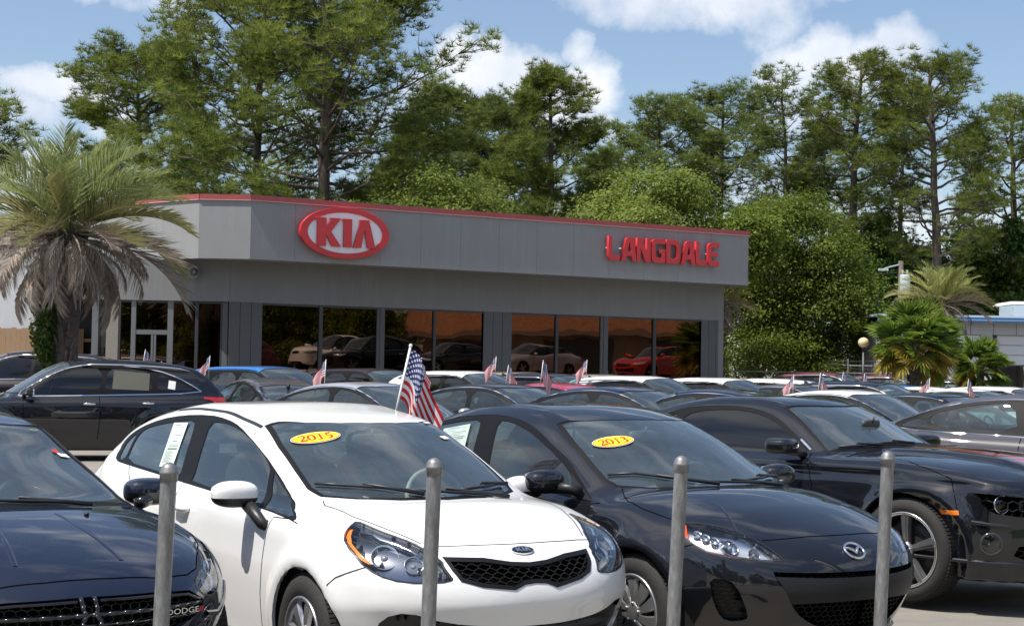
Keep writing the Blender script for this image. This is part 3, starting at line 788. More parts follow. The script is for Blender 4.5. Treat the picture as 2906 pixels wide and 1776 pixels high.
def stroke(pts, w):
    """outline of a thick polyline; w = one width or one per point"""
    pts = [Vector(p) for p in pts]; ws = w if isinstance(w, (list, tuple)) else [w]*len(pts)
    l, r = [], []
    for i, p in enumerate(pts):
        a = (p-pts[i-1]).normalized() if i else None; b = (pts[i+1]-p).normalized() if i < len(pts)-1 else None
        a = a or b; b = b or a; n = Vector((-(a+b).y, (a+b).x)); n = n.normalized() if n.length > 1e-6 else Vector((-a.y, a.x))
        k = ws[i]/2/max(.5, n.dot(Vector((-a.y, a.x)))); l.append(tuple(p+n*k)); r.append(tuple(p-n*k))
    return l+r[::-1]
DIG = {  # serif-like numerals in a 0.6 x 1 box: list of (points, widths)
 '0': [([(.3+.22*cos(a), .5+.44*sin(a)) for a in np.linspace(0, 2*pi, 20)], [.05+.11*abs(cos(a)) for a in np.linspace(0, 2*pi, 20)])],
 '1': [([(.32, .05), (.32, .95)], .15), ([(.12, .03), (.52, .03)], .06), ([(.14, .80), (.30, .93)], .06)],
 '2': [([(.08, .72), (.14, .88), (.28, .95), (.43, .88), (.47, .72), (.40, .52), (.25, .30), (.10, .09)], [.07, .07, .07, .12, .14, .12, .07, .05]), ([(.08, .08), (.52, .08), (.55, .26)], [.16, .16, .03])],
 '5': [([(.50, .93), (.18, .93), (.12, .55)], [.13, .12, .05]), ([(.12, .54), (.26, .60), (.42, .52), (.48, .34), (.40, .13), (.25, .05), (.08, .10)], [.05, .08, .13, .15, .12, .07, .07])],
 '3': [([(.08, .78), (.16, .92), (.28, .95), (.42, .86), (.42, .68), (.26, .56)], [.06, .07, .08, .13, .12, .05]), ([(.24, .55), (.42, .46), (.48, .28), (.40, .10), (.24, .04), (.08, .10)], [.05, .11, .15, .12, .07, .08])]}
def year_oval(e, sf, cx, cy, txt, tilt=.0, view='T'):
    """yellow oval price-year sticker on the windshield, curved to the glass"""
    p, n = sf.at('T', cx, cy); M_ = frame_from(p, n, (0, 0, 1), .004)
    M_ = M_ @ Matrix.Rotation(tilt, 4, 'Z')
    ell = lambda a, b: [(a*cos(t), b*sin(t)) for t in np.linspace(0, 2*pi, 40)[:-1]]
    o = curve_fill([ell(.142, .063)], .001, 'year_sticker', mat('sticker_white', (.8, .8, .78), .5), e, M_)
    curve_fill([ell(.138, .059)], .001, 'red_border', mat('sticker_red', (.72, .03, .02), .5), o, M_ @ Matrix.Translation((0, 0, .0012)))
    curve_fill([ell(.133, .055)], .001, 'yellow_field', mat('sticker_yellow', (.90, .72, .015), .5), o, M_ @ Matrix.Translation((0, 0, .0024)))
    x = -.100
    for i, ch in enumerate(txt):
        for k, (pt, w) in enumerate(DIG[ch]):
            sx, sy = .084, .068
            pp = [(a*sx, b*sy) for a, b in pt]; ww = [q*sy*1.35+.0012 for q in w] if isinstance(w, list) else w*sy*1.3
            V = stroke(pp, ww); 
            nn = len(V)//2; F = [(j, j+1, 2*nn-2-j, 2*nn-1-j) for j in range(nn-1)]
            Mx = M_ @ Matrix.Translation((x, -.034, .0040+.0002*k+.0001*i))
            mesh('numeral', [Mx @ Vector((a, b, 0)) for a, b in V], F, mat('sticker_red', (.72, .03, .02), .5), o)
        x += .0505
    return o
# ------------------------------------------------------------------ ground
def tint_attr(me, name, arr):
    a = me.attributes.new(name, 'FLOAT', 'POINT'); a.data.foreach_set('value', np.asarray(arr, np.float32))
def npmesh(name, V, F, m=None, parent=None, tone=None, smooth=False):
    V = np.asarray(V, np.float32); F = np.asarray(F, np.int32); k = F.shape[1]
    me = bpy.data.meshes.new(name); me.vertices.add(len(V)); me.vertices.foreach_set('co', V.ravel())
    me.loops.add(F.size); me.loops.foreach_set('vertex_index', F.ravel())
    me.polygons.add(len(F)); me.polygons.foreach_set('loop_start', np.arange(0, F.size, k, dtype=np.int32))
    me.polygons.foreach_set('loop_total', np.full(len(F), k, np.int32))
    if smooth: me.polygons.foreach_set('use_smooth', np.ones(len(F), bool))
    me.update(calc_edges=True)
    if tone is not None: tint_attr(me, 'tone', tone)
    if m: me.materials.append(m)
    o = bpy.data.objects.new(name, me); COL.objects.link(o); o.parent = parent; return o

def asphalt():
    m = bpy.data.materials.new('lot_surface'); t = NT(m); o = t.obj()
    fine = t.noise(95, 5, .75, o); mid = t.noise(3.2, 7, .65, o); big = t.noise(.35, 4, .5, o); pat = t.noise(.9, 8, .68, o, .6)
    a = t.ramp(fine, (.25, (.115, .108, .098)), (.5, (.185, .175, .16)), (.8, (.29, .275, .25)))
    a = t.mix(t.ramp(mid, (.35, (0, 0, 0)), (.75, (.55, .55, .55))), a, (.30, .265, .215))
    sand = t.ramp(pat, (.46, (0, 0, 0)), (.60, (1, 1, 1)))
    # sand and dust swept up where the cars stand
    a2 = t.mix(t.mix(.5, sand, t.ramp(big, (.4, (0, 0, 0)), (.6, (1, 1, 1)))), a, (.43, .36, .27))
    sx = t.n('ShaderNodeSeparateXYZ'); t.l(o, sx.inputs[0])
    def lin(x0, y0, x1, y1, w):   # 1 beyond the line through two points
        nx, ny = (y1-y0), -(x1-x0); l = sqrt(nx*nx+ny*ny); nx /= -l; ny /= -l
        e = t.n('ShaderNodeMath', operation='MULTIPLY_ADD'); t.l(sx.outputs[0], e.inputs[0]); e.inputs[1].default_value = nx/w; e.inputs[2].default_value = -(nx*x0+ny*y0)/w
        f = t.n('ShaderNodeMath', operation='MULTIPLY_ADD'); t.l(sx.outputs[1], f.inputs[0]); f.inputs[1].default_value = ny/w; t.l(e.outputs[0], f.inputs[2])
        g = t.n('ShaderNodeMath', operation='MULTIPLY_ADD', use_clamp=True); t.l(pat, g.inputs[0]); g.inputs[1].default_value = 2.6; 
        h = t.n('ShaderNodeMath', operation='ADD'); t.l(f.outputs[0], h.inputs[0]); h.inputs[1].default_value = -1.3; t.l(h.outputs[0], g.inputs[2]); return g.outputs[0]
    edge = lin(1.0, 11.35, 5.0, 11.55, .22)
    far_ = lin(5.0, 15.2, 1.0, 15.0, .5)
    both = t.n('ShaderNodeMath', operation='MULTIPLY'); t.l(edge, both.inputs[0]); t.l(far_, both.inputs[1])
    c = t.mix(both.outputs[0], t.mix(.35, a, t.mix(.4, a2, (.17, .16, .145))), t.mix(.55, a2, (.47, .395, .295)))
    t.l(c, t.b.inputs['Base Color']); t.b.inputs['Roughness'].default_value = .92
    t.bump(fine, .35, .01); return m
gs = 26
gx = np.concatenate([np.linspace(-600, -30, 8), np.linspace(-25, 25, gs), np.linspace(30, 600, 8)])
gy = np.concatenate([np.linspace(-300, -5, 5), np.linspace(0, 50, gs), np.linspace(60, 700, 8)])
GX, GY = np.meshgrid(gx, gy)
V = np.stack([GX.ravel(), GY.ravel(), np.zeros(GX.size)], -1); w_ = len(gx)
F = [(j*w_+i, j*w_+i+1, (j+1)*w_+i+1, (j+1)*w_+i) for j in range(len(gy)-1) for i in range(w_-1)]
gr_ = npmesh('ground', V, F, asphalt()); tag(gr_, kind='structure')
# grass belt under the trees
def sheet(name, pts, z, m):
    o = mesh(name, [(x, y, z) for x, y in pts], [tuple(range(len(pts)))], m); tag(o, kind='structure'); return o
sheet('grass_verge', [(-120, 60), (9, 66.5), (9, 75), (160, 75), (220, 400), (-220, 400)], .004, mat('verge_grass', (.05, .075, .022), .95, var=.5, vscale=1.2))

sheet('side_terrace', [(17.2, -30), (90, -30), (90, 50), (17.2, 46)], 1.445, gr_.data.materials[0])
tr_ = MB(); tr_.add([(17.2, -30, 1.444), (17.2, 46, 1.444), (16.0, 46, .0), (16.0, -30, .0)], [(0, 1, 2, 3)]); tr_.add([(17.2, 46, 1.444), (90, 50, 1.444), (90, 52, 0), (16, 47.2, 0)], [(0, 1, 2, 3)]); tr_.build('bank', MATS['verge_grass'])['kind'] = 'structure'
# ------------------------------------------------------------------ posts at the kerb
def galv(name, base=.35):
    m = bpy.data.materials.new(name); t = NT(m); o = t.obj()
    f = t.noise(34, 6, .7, t.scale(o, (1, 1, .35))); g = t.noise(5, 5, .6, t.scale(o, (1, 1, .5)))
    c = t.ramp(f, (.30, (base*.50,)*3), (.55, (base*.85,)*3), (.78, (base*1.5,)*3))
    c = t.mix(t.ramp(g, (.45, (0, 0, 0)), (.8, (.7, .7, .7))), c, (base*.42, base*.41, base*.38))
    t.l(c, t.b.inputs['Base Color']); t.b.inputs['Metallic'].default_value = .55; t.b.inputs['Roughness'].default_value = .48
    t.bump(f, .25, .004); return m
M_GALV = galv('galvanised_steel'); M_CAP = galv('cast_cap', .30)
def post(x, y, h, tilt, label):
    e = empty('steel_post', (x, y, 0), 0, label, 'post', 'steel posts along the kerb'); e.rotation_euler = (0, R(tilt), 0)
    b = MB(); b.lathe([(.0335, -.05), (.0335, h-.05)], 28); b.build('pipe', M_GALV, e, smooth=True)
    c = MB(); c.lathe([(.0335, h-.062), (.0375, h-.060), (.0382, h-.030), (.0395, h-.028), (.0395, h-.022), (.037, h-.018), (.034, h-.004), (.026, h+.008), (.014, h+.016), (.001, h+.019)], 28); c.build('cap', M_CAP, e, smooth=True)
    return e
post(-1.442, 6.60, 1.205, 1.5, 'grey steel post in front of the navy saloon')
post(-.358, 7.12, 1.215, 1.1, 'grey steel post in front of the white saloon')
post(.790, 7.72, 1.215, 2.2, 'grey steel post in front of the black saloon headlamp')
post(1.948, 8.38, 1.225, 2.2, 'grey steel post before the black saloon badge and coupe wheel')

# ------------------------------------------------------------------ showroom
def stucco(name, col, sc_=120, streak=True):
    m = bpy.data.materials.new(name); t = NT(m); o = t.obj()
    f = t.noise(sc_, 5, .7, o); g = t.noise(1.1, 6, .62, t.scale(o, (1, 1, 1))); st = t.noise(2.2, 6, .65, t.scale(o, (3, 3, .25)))
    lo = tuple(c*.86 for c in col); hi = tuple(c*1.12 for c in col)
    c = t.ramp(f, (.3, lo), (.7, hi)); c = t.mix(t.ramp(g, (.35, (0, 0, 0)), (.75, (.4, .4, .4))), c, tuple(q*.80 for q in col))
    if streak: c = t.mix(t.ramp(st, (.50, (0, 0, 0)), (.8, (.48, .48, .48))), c, tuple(q*1.22 for q in col))
    t.l(c, t.b.inputs['Base Color']); t.b.inputs['Roughness'].default_value = .9; t.bump(f, .5, .006); return m
M_STU = stucco('fascia_stucco', (.285, .287, .285)); M_BAND = stucco('wall_stucco', (.215, .215, .212)); M_PIL = stucco('pilaster_board', (.115, .118, .122), 60, False)
M_COP = mat('red_coping', (.36, .075, .075), .38, var=.15); M_COPW = mat('coping_edge', (.62, .35, .33), .4)
M_MUL = mat('bronze_mullion', (.060, .062, .066), .4, .3); M_ALU = mat('aluminium_frame', (.22, .225, .23), .4, .5)
def bronze_glass():
    m = bpy.data.materials.new('showroom_glass'); t = NT(m); t.t.nodes.remove(t.b)
    tr = t.n('ShaderNodeBsdfTransparent'); tr.inputs[0].default_value = (.13, .10, .085, 1)
    gl = t.n('ShaderNodeBsdfGlossy'); gl.inputs['Roughness'].default_value = .0; gl.inputs[0].default_value = (.66, .44, .32, 1)
    nz_ = t.noise(.55, 2, .5, t.obj()); bp = t.n('ShaderNodeBump'); bp.inputs['Strength'].default_value = .12; bp.inputs['Distance'].default_value = .05; t.l(nz_, bp.inputs['Height']); t.l(bp.outputs[0], gl.inputs['Normal'])
    fr = t.n('ShaderNodeFresnel'); fr.inputs[0].default_value = 1.6
    mu = t.n('ShaderNodeMath', operation='MULTIPLY_ADD', use_clamp=True); t.l(fr.outputs[0], mu.inputs[0]); mu.inputs[1].default_value = 1.2; mu.inputs[2].default_value = .16
    ms = t.n('ShaderNodeMixShader'); t.l(mu.outputs[0], ms.inputs[0]); t.l(tr.outputs[0], ms.inputs[1]); t.l(gl.outputs[0], ms.inputs[2]); t.l(ms.outputs[0], t.o.inputs[0]); return m
M_BGL = bronze_glass()
KA = Vector((-6.79, 40.9, 0)); KU = Vector((.874, .486, 0)).normalized(); KN = Vector((.486, -.874, 0)).normalized()
KB = empty('car_showroom', KA[:], math.atan2(KU.y, KU.x), 'grey single-storey showroom with a red coping and dark glass front', 'building')
# local frame: x along the front, y INTO the building (d), z up
def kbox(b, x0, x1, y0, y1, z0, z1): return b.box(((x0+x1)/2, (y0+y1)/2, (z0+z1)/2), (x1-x0, y1-y0, z1-z0))
ZT, ZS, ZH, DW = 6.06, 4.43, 3.36, 1.17
for i in range(13):
    x0, x1 = i*1.22, (i+1)*1.22 if i < 12 else 16.05
    b = MB(); kbox(b, x0+.003, x1-.003, 0, .08, ZS, ZT-.10); b.build('fascia_panel', M_STU, KB)
b = MB(); kbox(b, .02, 16.0, .085, .30, ZS+.01, ZT-.12); b.build('fascia_backing', M_PIL, KB)
def seg_box(name, p, q, z0, z1, th, m, parent, out=0.):
    """upright slab from p to q (local x, y), thickness th to the inside"""
    p, q = Vector((*p, 0)), Vector((*q, 0)); u = (q-p).normalized(); n = Vector((-u.y, u.x, 0))
    p2, q2 = p-n*out, q-n*out; V = [p2, q2, q+n*th, p+n*th]; b = MB()
    b.add([(v.x, v.y, z0) for v in V]+[(v.x, v.y, z1) for v in V], [(0, 3, 2, 1), (4, 5, 6, 7), (0, 1, 5, 4), (1, 2, 6, 5), (2, 3, 7, 6), (3, 0, 4, 7)]); return b.build(name, m, parent)
Kinv = (Matrix.Translation(KA) @ Matrix.Rotation(math.atan2(KU.y, KU.x), 4, 'Z')).inverted()
def KL(x, y): v = Kinv @ Vector((x, y, 0)); return (v.x, v.y)
pa2, pa3, pa4 = KL(-8.13, 40.9), KL(-9.25, 41.72), KL(-12.6, 44.4)
seg_box('fascia_panel', pa2, (-.003, 0), ZS, ZT-.10, .08, M_STU, KB); seg_box('fascia_panel', pa3, (pa2[0]-.003, pa2[1]), ZS, ZT-.10, .08, M_STU, KB); seg_box('fascia_panel', pa4, (pa3[0]-.003, pa3[1]), ZS, ZT-.10, .08, M_STU, KB)
seg_box('fascia_return', (16.055, .004), (16.25, .25), ZS, ZT-.10, .08, M_STU, KB); seg_box('fascia_return', (16.253, .255), (16.253, 15), ZS, ZT-.10, .08, M_STU, KB)
# coping: metal strip with a lighter drip edge
ring = [pa4, pa3, pa2, (0, 0), (16.06, 0), (16.26, .25), (16.26, 15)]
for p, q in zip(ring[:-1], ring[1:]):
    seg_box('coping', p, q, ZT-.10, ZT+.03, .30, M_COP, KB, .035); seg_box('coping_drip', p, q, ZT-.122, ZT-.104, .02, M_COPW, KB, .045)
# soffit and roof
b = MB(); poly = [pa4, pa3, pa2, (.0, .09), (16.0, .09), (16.2, .3), (16.2, 15), (-6, 15)]
b.prism(poly, ZS+.02, ZS+.06, lambda a, c, t: (a, c, t)); b.build('soffit', M_BAND, KB)
b = MB(); b.prism([(p[0]*.995+.05, p[1]+.35) for p in poly], ZT-.35, ZT-.30, lambda a, c, t: (a, c, t)); b.build('roof', M_PIL, KB)
# wall band above the glass
seg_box('wall_band', (-.13, DW), (16.02, DW), ZH, ZS+.015, .2, M_BAND, KB)
C0 = Vector((-.13, DW)); cw = KB.matrix_world
pL = KL(-12.45, 41.93); pc = (-.135, DW+.01)
seg_box('wall_band', pL, pc, ZH, ZS+.015, .2, M_BAND, KB)
seg_box('side_wall', (16.02, DW+.003), (16.02, 15), 0, ZS+.01, .2, M_BAND, KB)
# pilasters (grooved boards), glass and mullions; positions along the front in metres
k_ = 1.297
def pil(x0, x1):
    n = max(2, round((x1-x0)/.30)); w = (x1-x0)/n
    for i in range(n): b = MB(); kbox(b, x0+i*w+.006, x0+(i+1)*w-.006, DW+.01, DW+.16, 0, ZH-.004); b.build('wall_board', M_PIL, KB)
    b = MB(); kbox(b, x0, x1, DW+.03, DW+.15, 0, ZH-.006); b.build('board_backing', M_GAP if 'M_GAP' in globals() else M_MUL, KB)
for a, c in ((-.10, .62), (5.78, 6.50), (11.70, 12.35)): pil(a*k_, c*k_)
for a, c in ((.62, 1.88), (1.96, 3.21), (3.38, 4.55), (4.61, 5.78), (6.50, 7.65), (7.72, 8.86), (9.05, 10.32), (10.40, 11.70)):
    b = MB(); kbox(b, a*k_+.003, c*k_-.003, DW+.075, DW+.085, .25, ZH-.055); p_ = b.build('window_pane', M_BGL, KB)
    fr_ = MB(); kbox(fr_, a*k_, c*k_, DW+.045, DW+.115, ZH-.055, ZH-.003); fr_.build('window_frame', M_MUL, KB); fr_ = MB(); kbox(fr_, a*k_, c*k_, DW+.045, DW+.115, .20, .25); fr_.build('window_frame', M_MUL, KB)
for a, c in ((1.88, 1.96), (4.55, 4.61), (7.65, 7.72), (10.32, 10.40)):
    b = MB(); kbox(b, a*k_, c*k_, DW+.02, DW+.14, .2, ZH-.004); b.build('mullion', M_MUL, KB)
for a, c in ((3.21, 3.38), (8.86, 9.05)):
    b = MB(); kbox(b, a*k_, (a*.62+c*.38)*k_, DW+.03, DW+.14, .2, ZH-.004); kbox(b, (a*.6+c*.4)*k_, c*k_, DW+.005, DW+.15, .2, ZH-.004); b.build('mullion', M_PIL, KB)
b = MB(); kbox(b, .6*k_, 11.7*k_, DW+.02, DW+.18, 0, .20); b.build('sill_wall', M_PIL, KB)
# entrance side, roughly parallel to the picture plane
KW = lambda X: KL(X, 41.93)
def wseg(name, X0, X1, z0, z1, th, m, out=0., dy=0.):
    p, q = KL(X0, 41.93+dy), KL(X1, 41.93+dy); return seg_box(name, p, q, z0, z1, th, m, KB, out)
def px2X(px): return (px-1453)/4500*42.05
for a, c in ((345, 375), (388, 478), (494, 556), (565, 628)):
    wseg('window_pane', px2X(a), px2X(c), .1, ZH-.06, .01, M_BGL, 0, .08)
for a, c in ((340, 345), (375, 388), (478, 494), (556, 565), (628, 634)): wseg('mullion', px2X(a), px2X(c), 0, ZH-.004, .12, M_ALU if a in (375, 478) else M_MUL, .0, .02)
wseg('head_frame', px2X(340), px2X(634), ZH-.06, ZH-.005, .10, M_MUL, 0, .03)
wseg('door_transom', px2X(388), px2X(478), 2.46, 2.58, .09, M_ALU, 0, .035)
wseg('door_stile', px2X(432), px2X(438), .05, 2.455, .06, M_ALU, 0, .04); wseg('door_stile', px2X(440), px2X(446), .05, 2.455, .06, M_ALU, 0, .04)
wseg('corner_panel', px2X(634), px2X(653), 0, ZH-.004, .2, M_PIL, 0, -.0)
wseg('wall_panel', px2X(305), px2X(339), 0, ZH-.004, .2, mat('beige_render', (.26, .235, .20), .8, var=.1), 0, .01)
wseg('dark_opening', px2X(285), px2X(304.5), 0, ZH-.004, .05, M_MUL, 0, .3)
wseg('pale_panel', px2X(285), px2X(303), 2.1, 3.1, .03, mat('beige_render', (.26, .235, .20), .8), 0, .22)
wseg('corner_post', px2X(266), px2X(284), 0, ZS, .2, M_ALU, 0, -.05)
seg_box('rear_wall', KL(-12.6, 44.2), KL(-6.0, 44.9), 0, 4.3, .1, M_MUL, KB); seg_box('inner_wall', KL(-12.6, 42.3), KL(-12.55, 44.2), 0, 4.3, .1, M_MUL, KB)
# room behind the glass
b = MB(); kbox(b, .6, 15.5, 9.0, 9.1, 0, 4.2); b.build('rear_wall', mat('interior_wall', (.16, .13, .11), .9), KB)
b = MB(); kbox(b, -4, 15.8, DW+.25, 9, .0, .02); b.build('showroom_floor', mat('interior_floor', (.22, .19, .17), .4), KB)
b = MB(); b.prism([KL(-12, 42.4), (.3, DW+.3), (15.9, DW+.3), (15.9, 9.1), (-4, 9.1)], 3.5, 3.55, lambda a, c, t: (a, c, t)); b.build('interior_ceiling', mat('interior_ceiling', (.12, .11, .10), .9), KB)
# sign letters: oval sign
def KM(x, z, out): return Matrix(((1, 0, 0, x), (0, 0, 1, -out), (0, 1, 0, z), (0, 0, 0, 1)))
# local frame of a sign: x along the front, y up, z = depth axis (towards -y local)
def KM(x, z, out):
    M_ = Matrix.Identity(4); M_.col[0] = (1, 0, 0, 0); M_.col[1] = (0, 0, 1, 0); M_.col[2] = (0, -1, 0, 0); M_.col[3] = (x, -out, z, 1); return M_
M_SIGR = mat('sign_red', (.60, .024, .032), .32, coat=.3, spec=.5); M_SIGW = mat('sign_white', (.88, .88, .90), .45)
# ------------------------------------------------------------------ signs on the fascia
ell2 = lambda a, b, n=64: [(a*cos(t), b*sin(t)) for t in np.linspace(0, 2*pi, n+1)[:-1]]
SG = empty('oval_sign', KA[:], math.atan2(KU.y, KU.x), 'red and white oval KIA sign on the grey fascia', 'sign')
sx_, sz_ = 2.56, 5.235
curve_fill([ell2(1.27, .672), ell2(1.08, .55)], .14, 'red_rim', M_SIGR, SG, KM(sx_, sz_, .13), .010)
curve_fill([ell2(1.09, .56)], .03, 'white_face', M_SIGW, SG, KM(sx_, sz_, .165))
K = [(-.92, -.5), (-.92, .5), (-.60, .5), (-.60, .10), (-.36, .5), (-.02, .5), (-.42, .02), (-.02, -.5), (-.36, -.5), (-.60, -.08), (-.60, -.5)]
Ks = [(-.92, -.5), (-.92, .40), (-.98, .46), (-.98, .5), (-.60, .5), (-.60, .16), (-.40, .46), (-.46, .5), (-.06, .5), (-.42, .02), (-.04, -.5), (-.38, -.5), (-.60, -.08), (-.60, -.5)]
Is = [(.06, -.5), (.06, .40), (.0, .46), (.0, .5), (.36, .5), (.36, -.5)]
As = [(.42, -.5), (.68, .40), (.64, .46), (.66, .5), (1.0, .5), (1.26, -.5), (.96, -.5), (.84, .18), (.72, -.5)]
for lp in (Ks, Is, As): curve_fill([[((a-.14)*.765, b*.74) for a, b in lp]], .06, 'letter', M_SIGR, SG, KM(sx_, sz_, .215), .004)
# dealer name, thick rounded letters
def arc(cx, cy, r, a0, a1, n=6): return [(cx+r*cos(R(a0+(a1-a0)*i/n)), cy+r*sin(R(a0+(a1-a0)*i/n))) for i in range(n+1)]
w = .185; r = .17
LET = {
 'L': (.66, [[(0, 1), (w, 1), (w, .2), (.60, .2), (.60, 0)]+arc(r, r, r, 270, 180)]),
 'A': (.80, [[(0, 0), (.22, .80)]+arc(.42, .80, .20, 170, 90, 4)+arc(.50, .80, .20, 90, 10, 4)+[(.80, 0), (.60, 0), (.56, .22), (.28, .22), (.22, 0)], [(.33, .40), (.52, .40), (.46, .78), (.42, .78)]]),
 'N': (.78, [[(0, 0), (0, 1), (.26, 1), (.54, .42), (.54, 1), (.74, 1), (.74, 0), (.50, 0), (.20, .60), (.20, 0)]]),
 'G': (.78, [[(.74, 1)]+arc(.22, .78, .22, 90, 180)+arc(.22, .22, .22, 180, 270)+[(.74, 0), (.74, .56), (.42, .56), (.42, .40), (.54, .40), (.54, .2), (.26, .2), (.20, .26), (.20, .74), (.26, .8), (.74, .8)]]),
 'D': (.78, [[(0, 0), (0, 1)]+arc(.50, .74, .26, 90, 0)+arc(.50, .26, .26, 0, -90), [(.20, .20), (.48, .20), (.56, .28), (.56, .72), (.48, .80), (.20, .80)]]),
 'E': (.68, [[(.64, 1)]+arc(.22, .78, .22, 90, 180)+arc(.22, .22, .22, 180, 270)+[(.64, 0), (.64, .2), (.24, .2), (.20, .24), (.20, .41), (.56, .41), (.56, .59), (.20, .59), (.20, .76), (.24, .8), (.64, .8)]])}
DN = empty('channel_letter_sign', KA[:], math.atan2(KU.y, KU.x), 'red raised letters reading LANGDALE on the grey fascia', 'sign')
x = 10.84; hgt = .70; wsc = .648
for ch in 'LANGDALE':
    wd, lp = LET[ch]
    curve_fill([[(a*wsc, b*hgt) for a, b in q] for q in lp], .085, 'letter', M_SIGR, DN, KM(x, 4.945, .14), .006)
    V, F_ = blob((x+.02, -.05, 5.30), (.02, .10, .02), 2.5, 4); mesh('raceway_bolt', V, F_, mat('bolt_white', (.6, .6, .62), .4), DN)
    x += wd*wsc+.022
# loudspeaker horn under the fascia
hs = empty('loudspeaker_horn', (-8.35, 41.9, 4.12), 0, 'grey horn loudspeaker under the fascia near the corner', 'loudspeaker')
T = Matrix.Rotation(pi/2, 4, 'X') @ Matrix.Rotation(-.3, 4, 'Y')
b = MB(); b.lathe([(.17, .22), (.165, .23), (.12, .14), (.06, .05), (.05, -.04)], 24, T); b.lathe([(.001, .10), (.05, .11), (.055, .16), (.001, .18)], 16, T); b.build('horn', mat('horn_grey', (.30, .30, .30), .5), hs, smooth=True)
b = MB(); b.tube([(0, .02, 0), (0, .1, .02), (0, .14, .16)], .018, 8); b.build('bracket', M_MUL, hs)
# white wing, wooden fence
ww = empty('white_wing_building', (-17, 46, 0), 0, 'white plain-walled building behind the palm on the left', 'building')
b = MB(); b.box((0, 2, 2.6), (11.6, 4, 5.2)); b.build('wall', stucco('white_render', (.66, .67, .69), 60), ww)
b = MB(); b.box((0, 2, 5.25), (11.8, 4.2, .1)); b.build('roof_edge', M_ALU, ww)
def woodm():
    m = bpy.data.materials.new('cedar_board'); t = NT(m); o = t.obj(); oi = t.n('ShaderNodeObjectInfo').outputs['Random']
    f = t.noise(9, 6, .65, t.scale(o, (4, 4, .5)), .8); c = t.ramp(f, (.3, (.30, .17, .085)), (.7, (.47, .30, .16)))
    c = t.mix(t.ramp(oi, (0, (0, 0, 0)), (1, (.5, .5, .5))), c, (.36, .25, .16)); t.l(c, t.b.inputs['Base Color']); t.b.inputs['Roughness'].default_value = .8; return m
wf = empty('wooden_fence', (-13.95, 43.6, 0), 0, 'tan wooden board fence behind the left parked cars', 'fence'); M_WD = woodm(); me0 = None
for i in range(34):
    if me0 is None:
        b = MB(); b.box((0, 0, 1.30), (.135, .02, 2.6)); b0 = b.build('board', M_WD, wf); me0 = b0.data; b0.location = (-2.6, 0, 0)
    else:
        o = bpy.data.objects.new('board', me0); COL.objects.link(o); o.parent = wf; o.location = (-2.6+.143*i, .006*((i*7) % 3), .02*sin(i*2.3))
for z in (.5, 1.5, 2.3):
    b = MB(); b.box((0, .06, z), (5.2, .05, .09)); b.build('rail', M_WD, wf)
# ------------------------------------------------------------------ trees
def leafmat(name, c0, c1, trans=.3, rough=.55, spec=.25):
    m = bpy.data.materials.new(name); t = NT(m)
    at = t.n('ShaderNodeAttribute'); at.attribute_name = 'tone'
    c = t.ramp(at.outputs['Fac'], (0, c0), (1, c1))
    oi = t.n('ShaderNodeObjectInfo').outputs['Random']
    hs_ = t.n('ShaderNodeHueSaturation'); t.l(c, hs_.inputs['Color'])
    v = t.n('ShaderNodeMath', operation='MULTIPLY_ADD'); t.l(oi, v.inputs[0]); v.inputs[1].default_value = .3; v.inputs[2].default_value = .85; t.l(v.outputs[0], hs_.inputs['Value'])
    t.l(hs_.outputs[0], t.b.inputs['Base Color']); t.b.inputs['Roughness'].default_value = rough; t.b.inputs['Specular IOR Level'].default_value = spec
    tr = t.n('ShaderNodeBsdfTranslucent'); t.l(hs_.outputs[0], tr.inputs[0]); ms = t.n('ShaderNodeMixShader'); ms.inputs[0].default_value = trans
    t.l(t.b.outputs[0], ms.inputs[1]); t.l(tr.outputs[0], ms.inputs[2]); t.l(ms.outputs[0], t.o.inputs[0]); return m
def barkmat(name, c0, c1, sc_=(14, 14, 3)):
    m = bpy.data.materials.new(name); t = NT(m); f = t.noise(1, 6, .7, t.scale(t.obj(), sc_)); t.l(t.ramp(f, (.3, c0), (.7, c1)), t.b.inputs['Base Color']); t.b.inputs['Roughness'].default_value = .95; t.bump(f, .8, .04); return m
M_NEED = leafmat('pine_needles', (.070, .110, .020), (.27, .31, .06), .5)
M_NEEDF = leafmat('far_pine_needles', (.066, .105, .024), (.235, .28, .07), .5)
M_LEAF = leafmat('broad_leaves', (.058, .098, .014), (.25, .31, .040), .5, .5)
M_LEAFL = leafmat('pale_leaves', (.13, .19, .032), (.37, .43, .10), .55, .55)
M_LEAFD = leafmat('dark_leaves', (.035, .075, .014), (.13, .19, .035), .4)
M_BARK = barkmat('pine_bark', (.050, .038, .030), (.155, .115, .088)); M_BARK2 = barkmat('grey_bark', (.06, .055, .045), (.17, .15, .125))

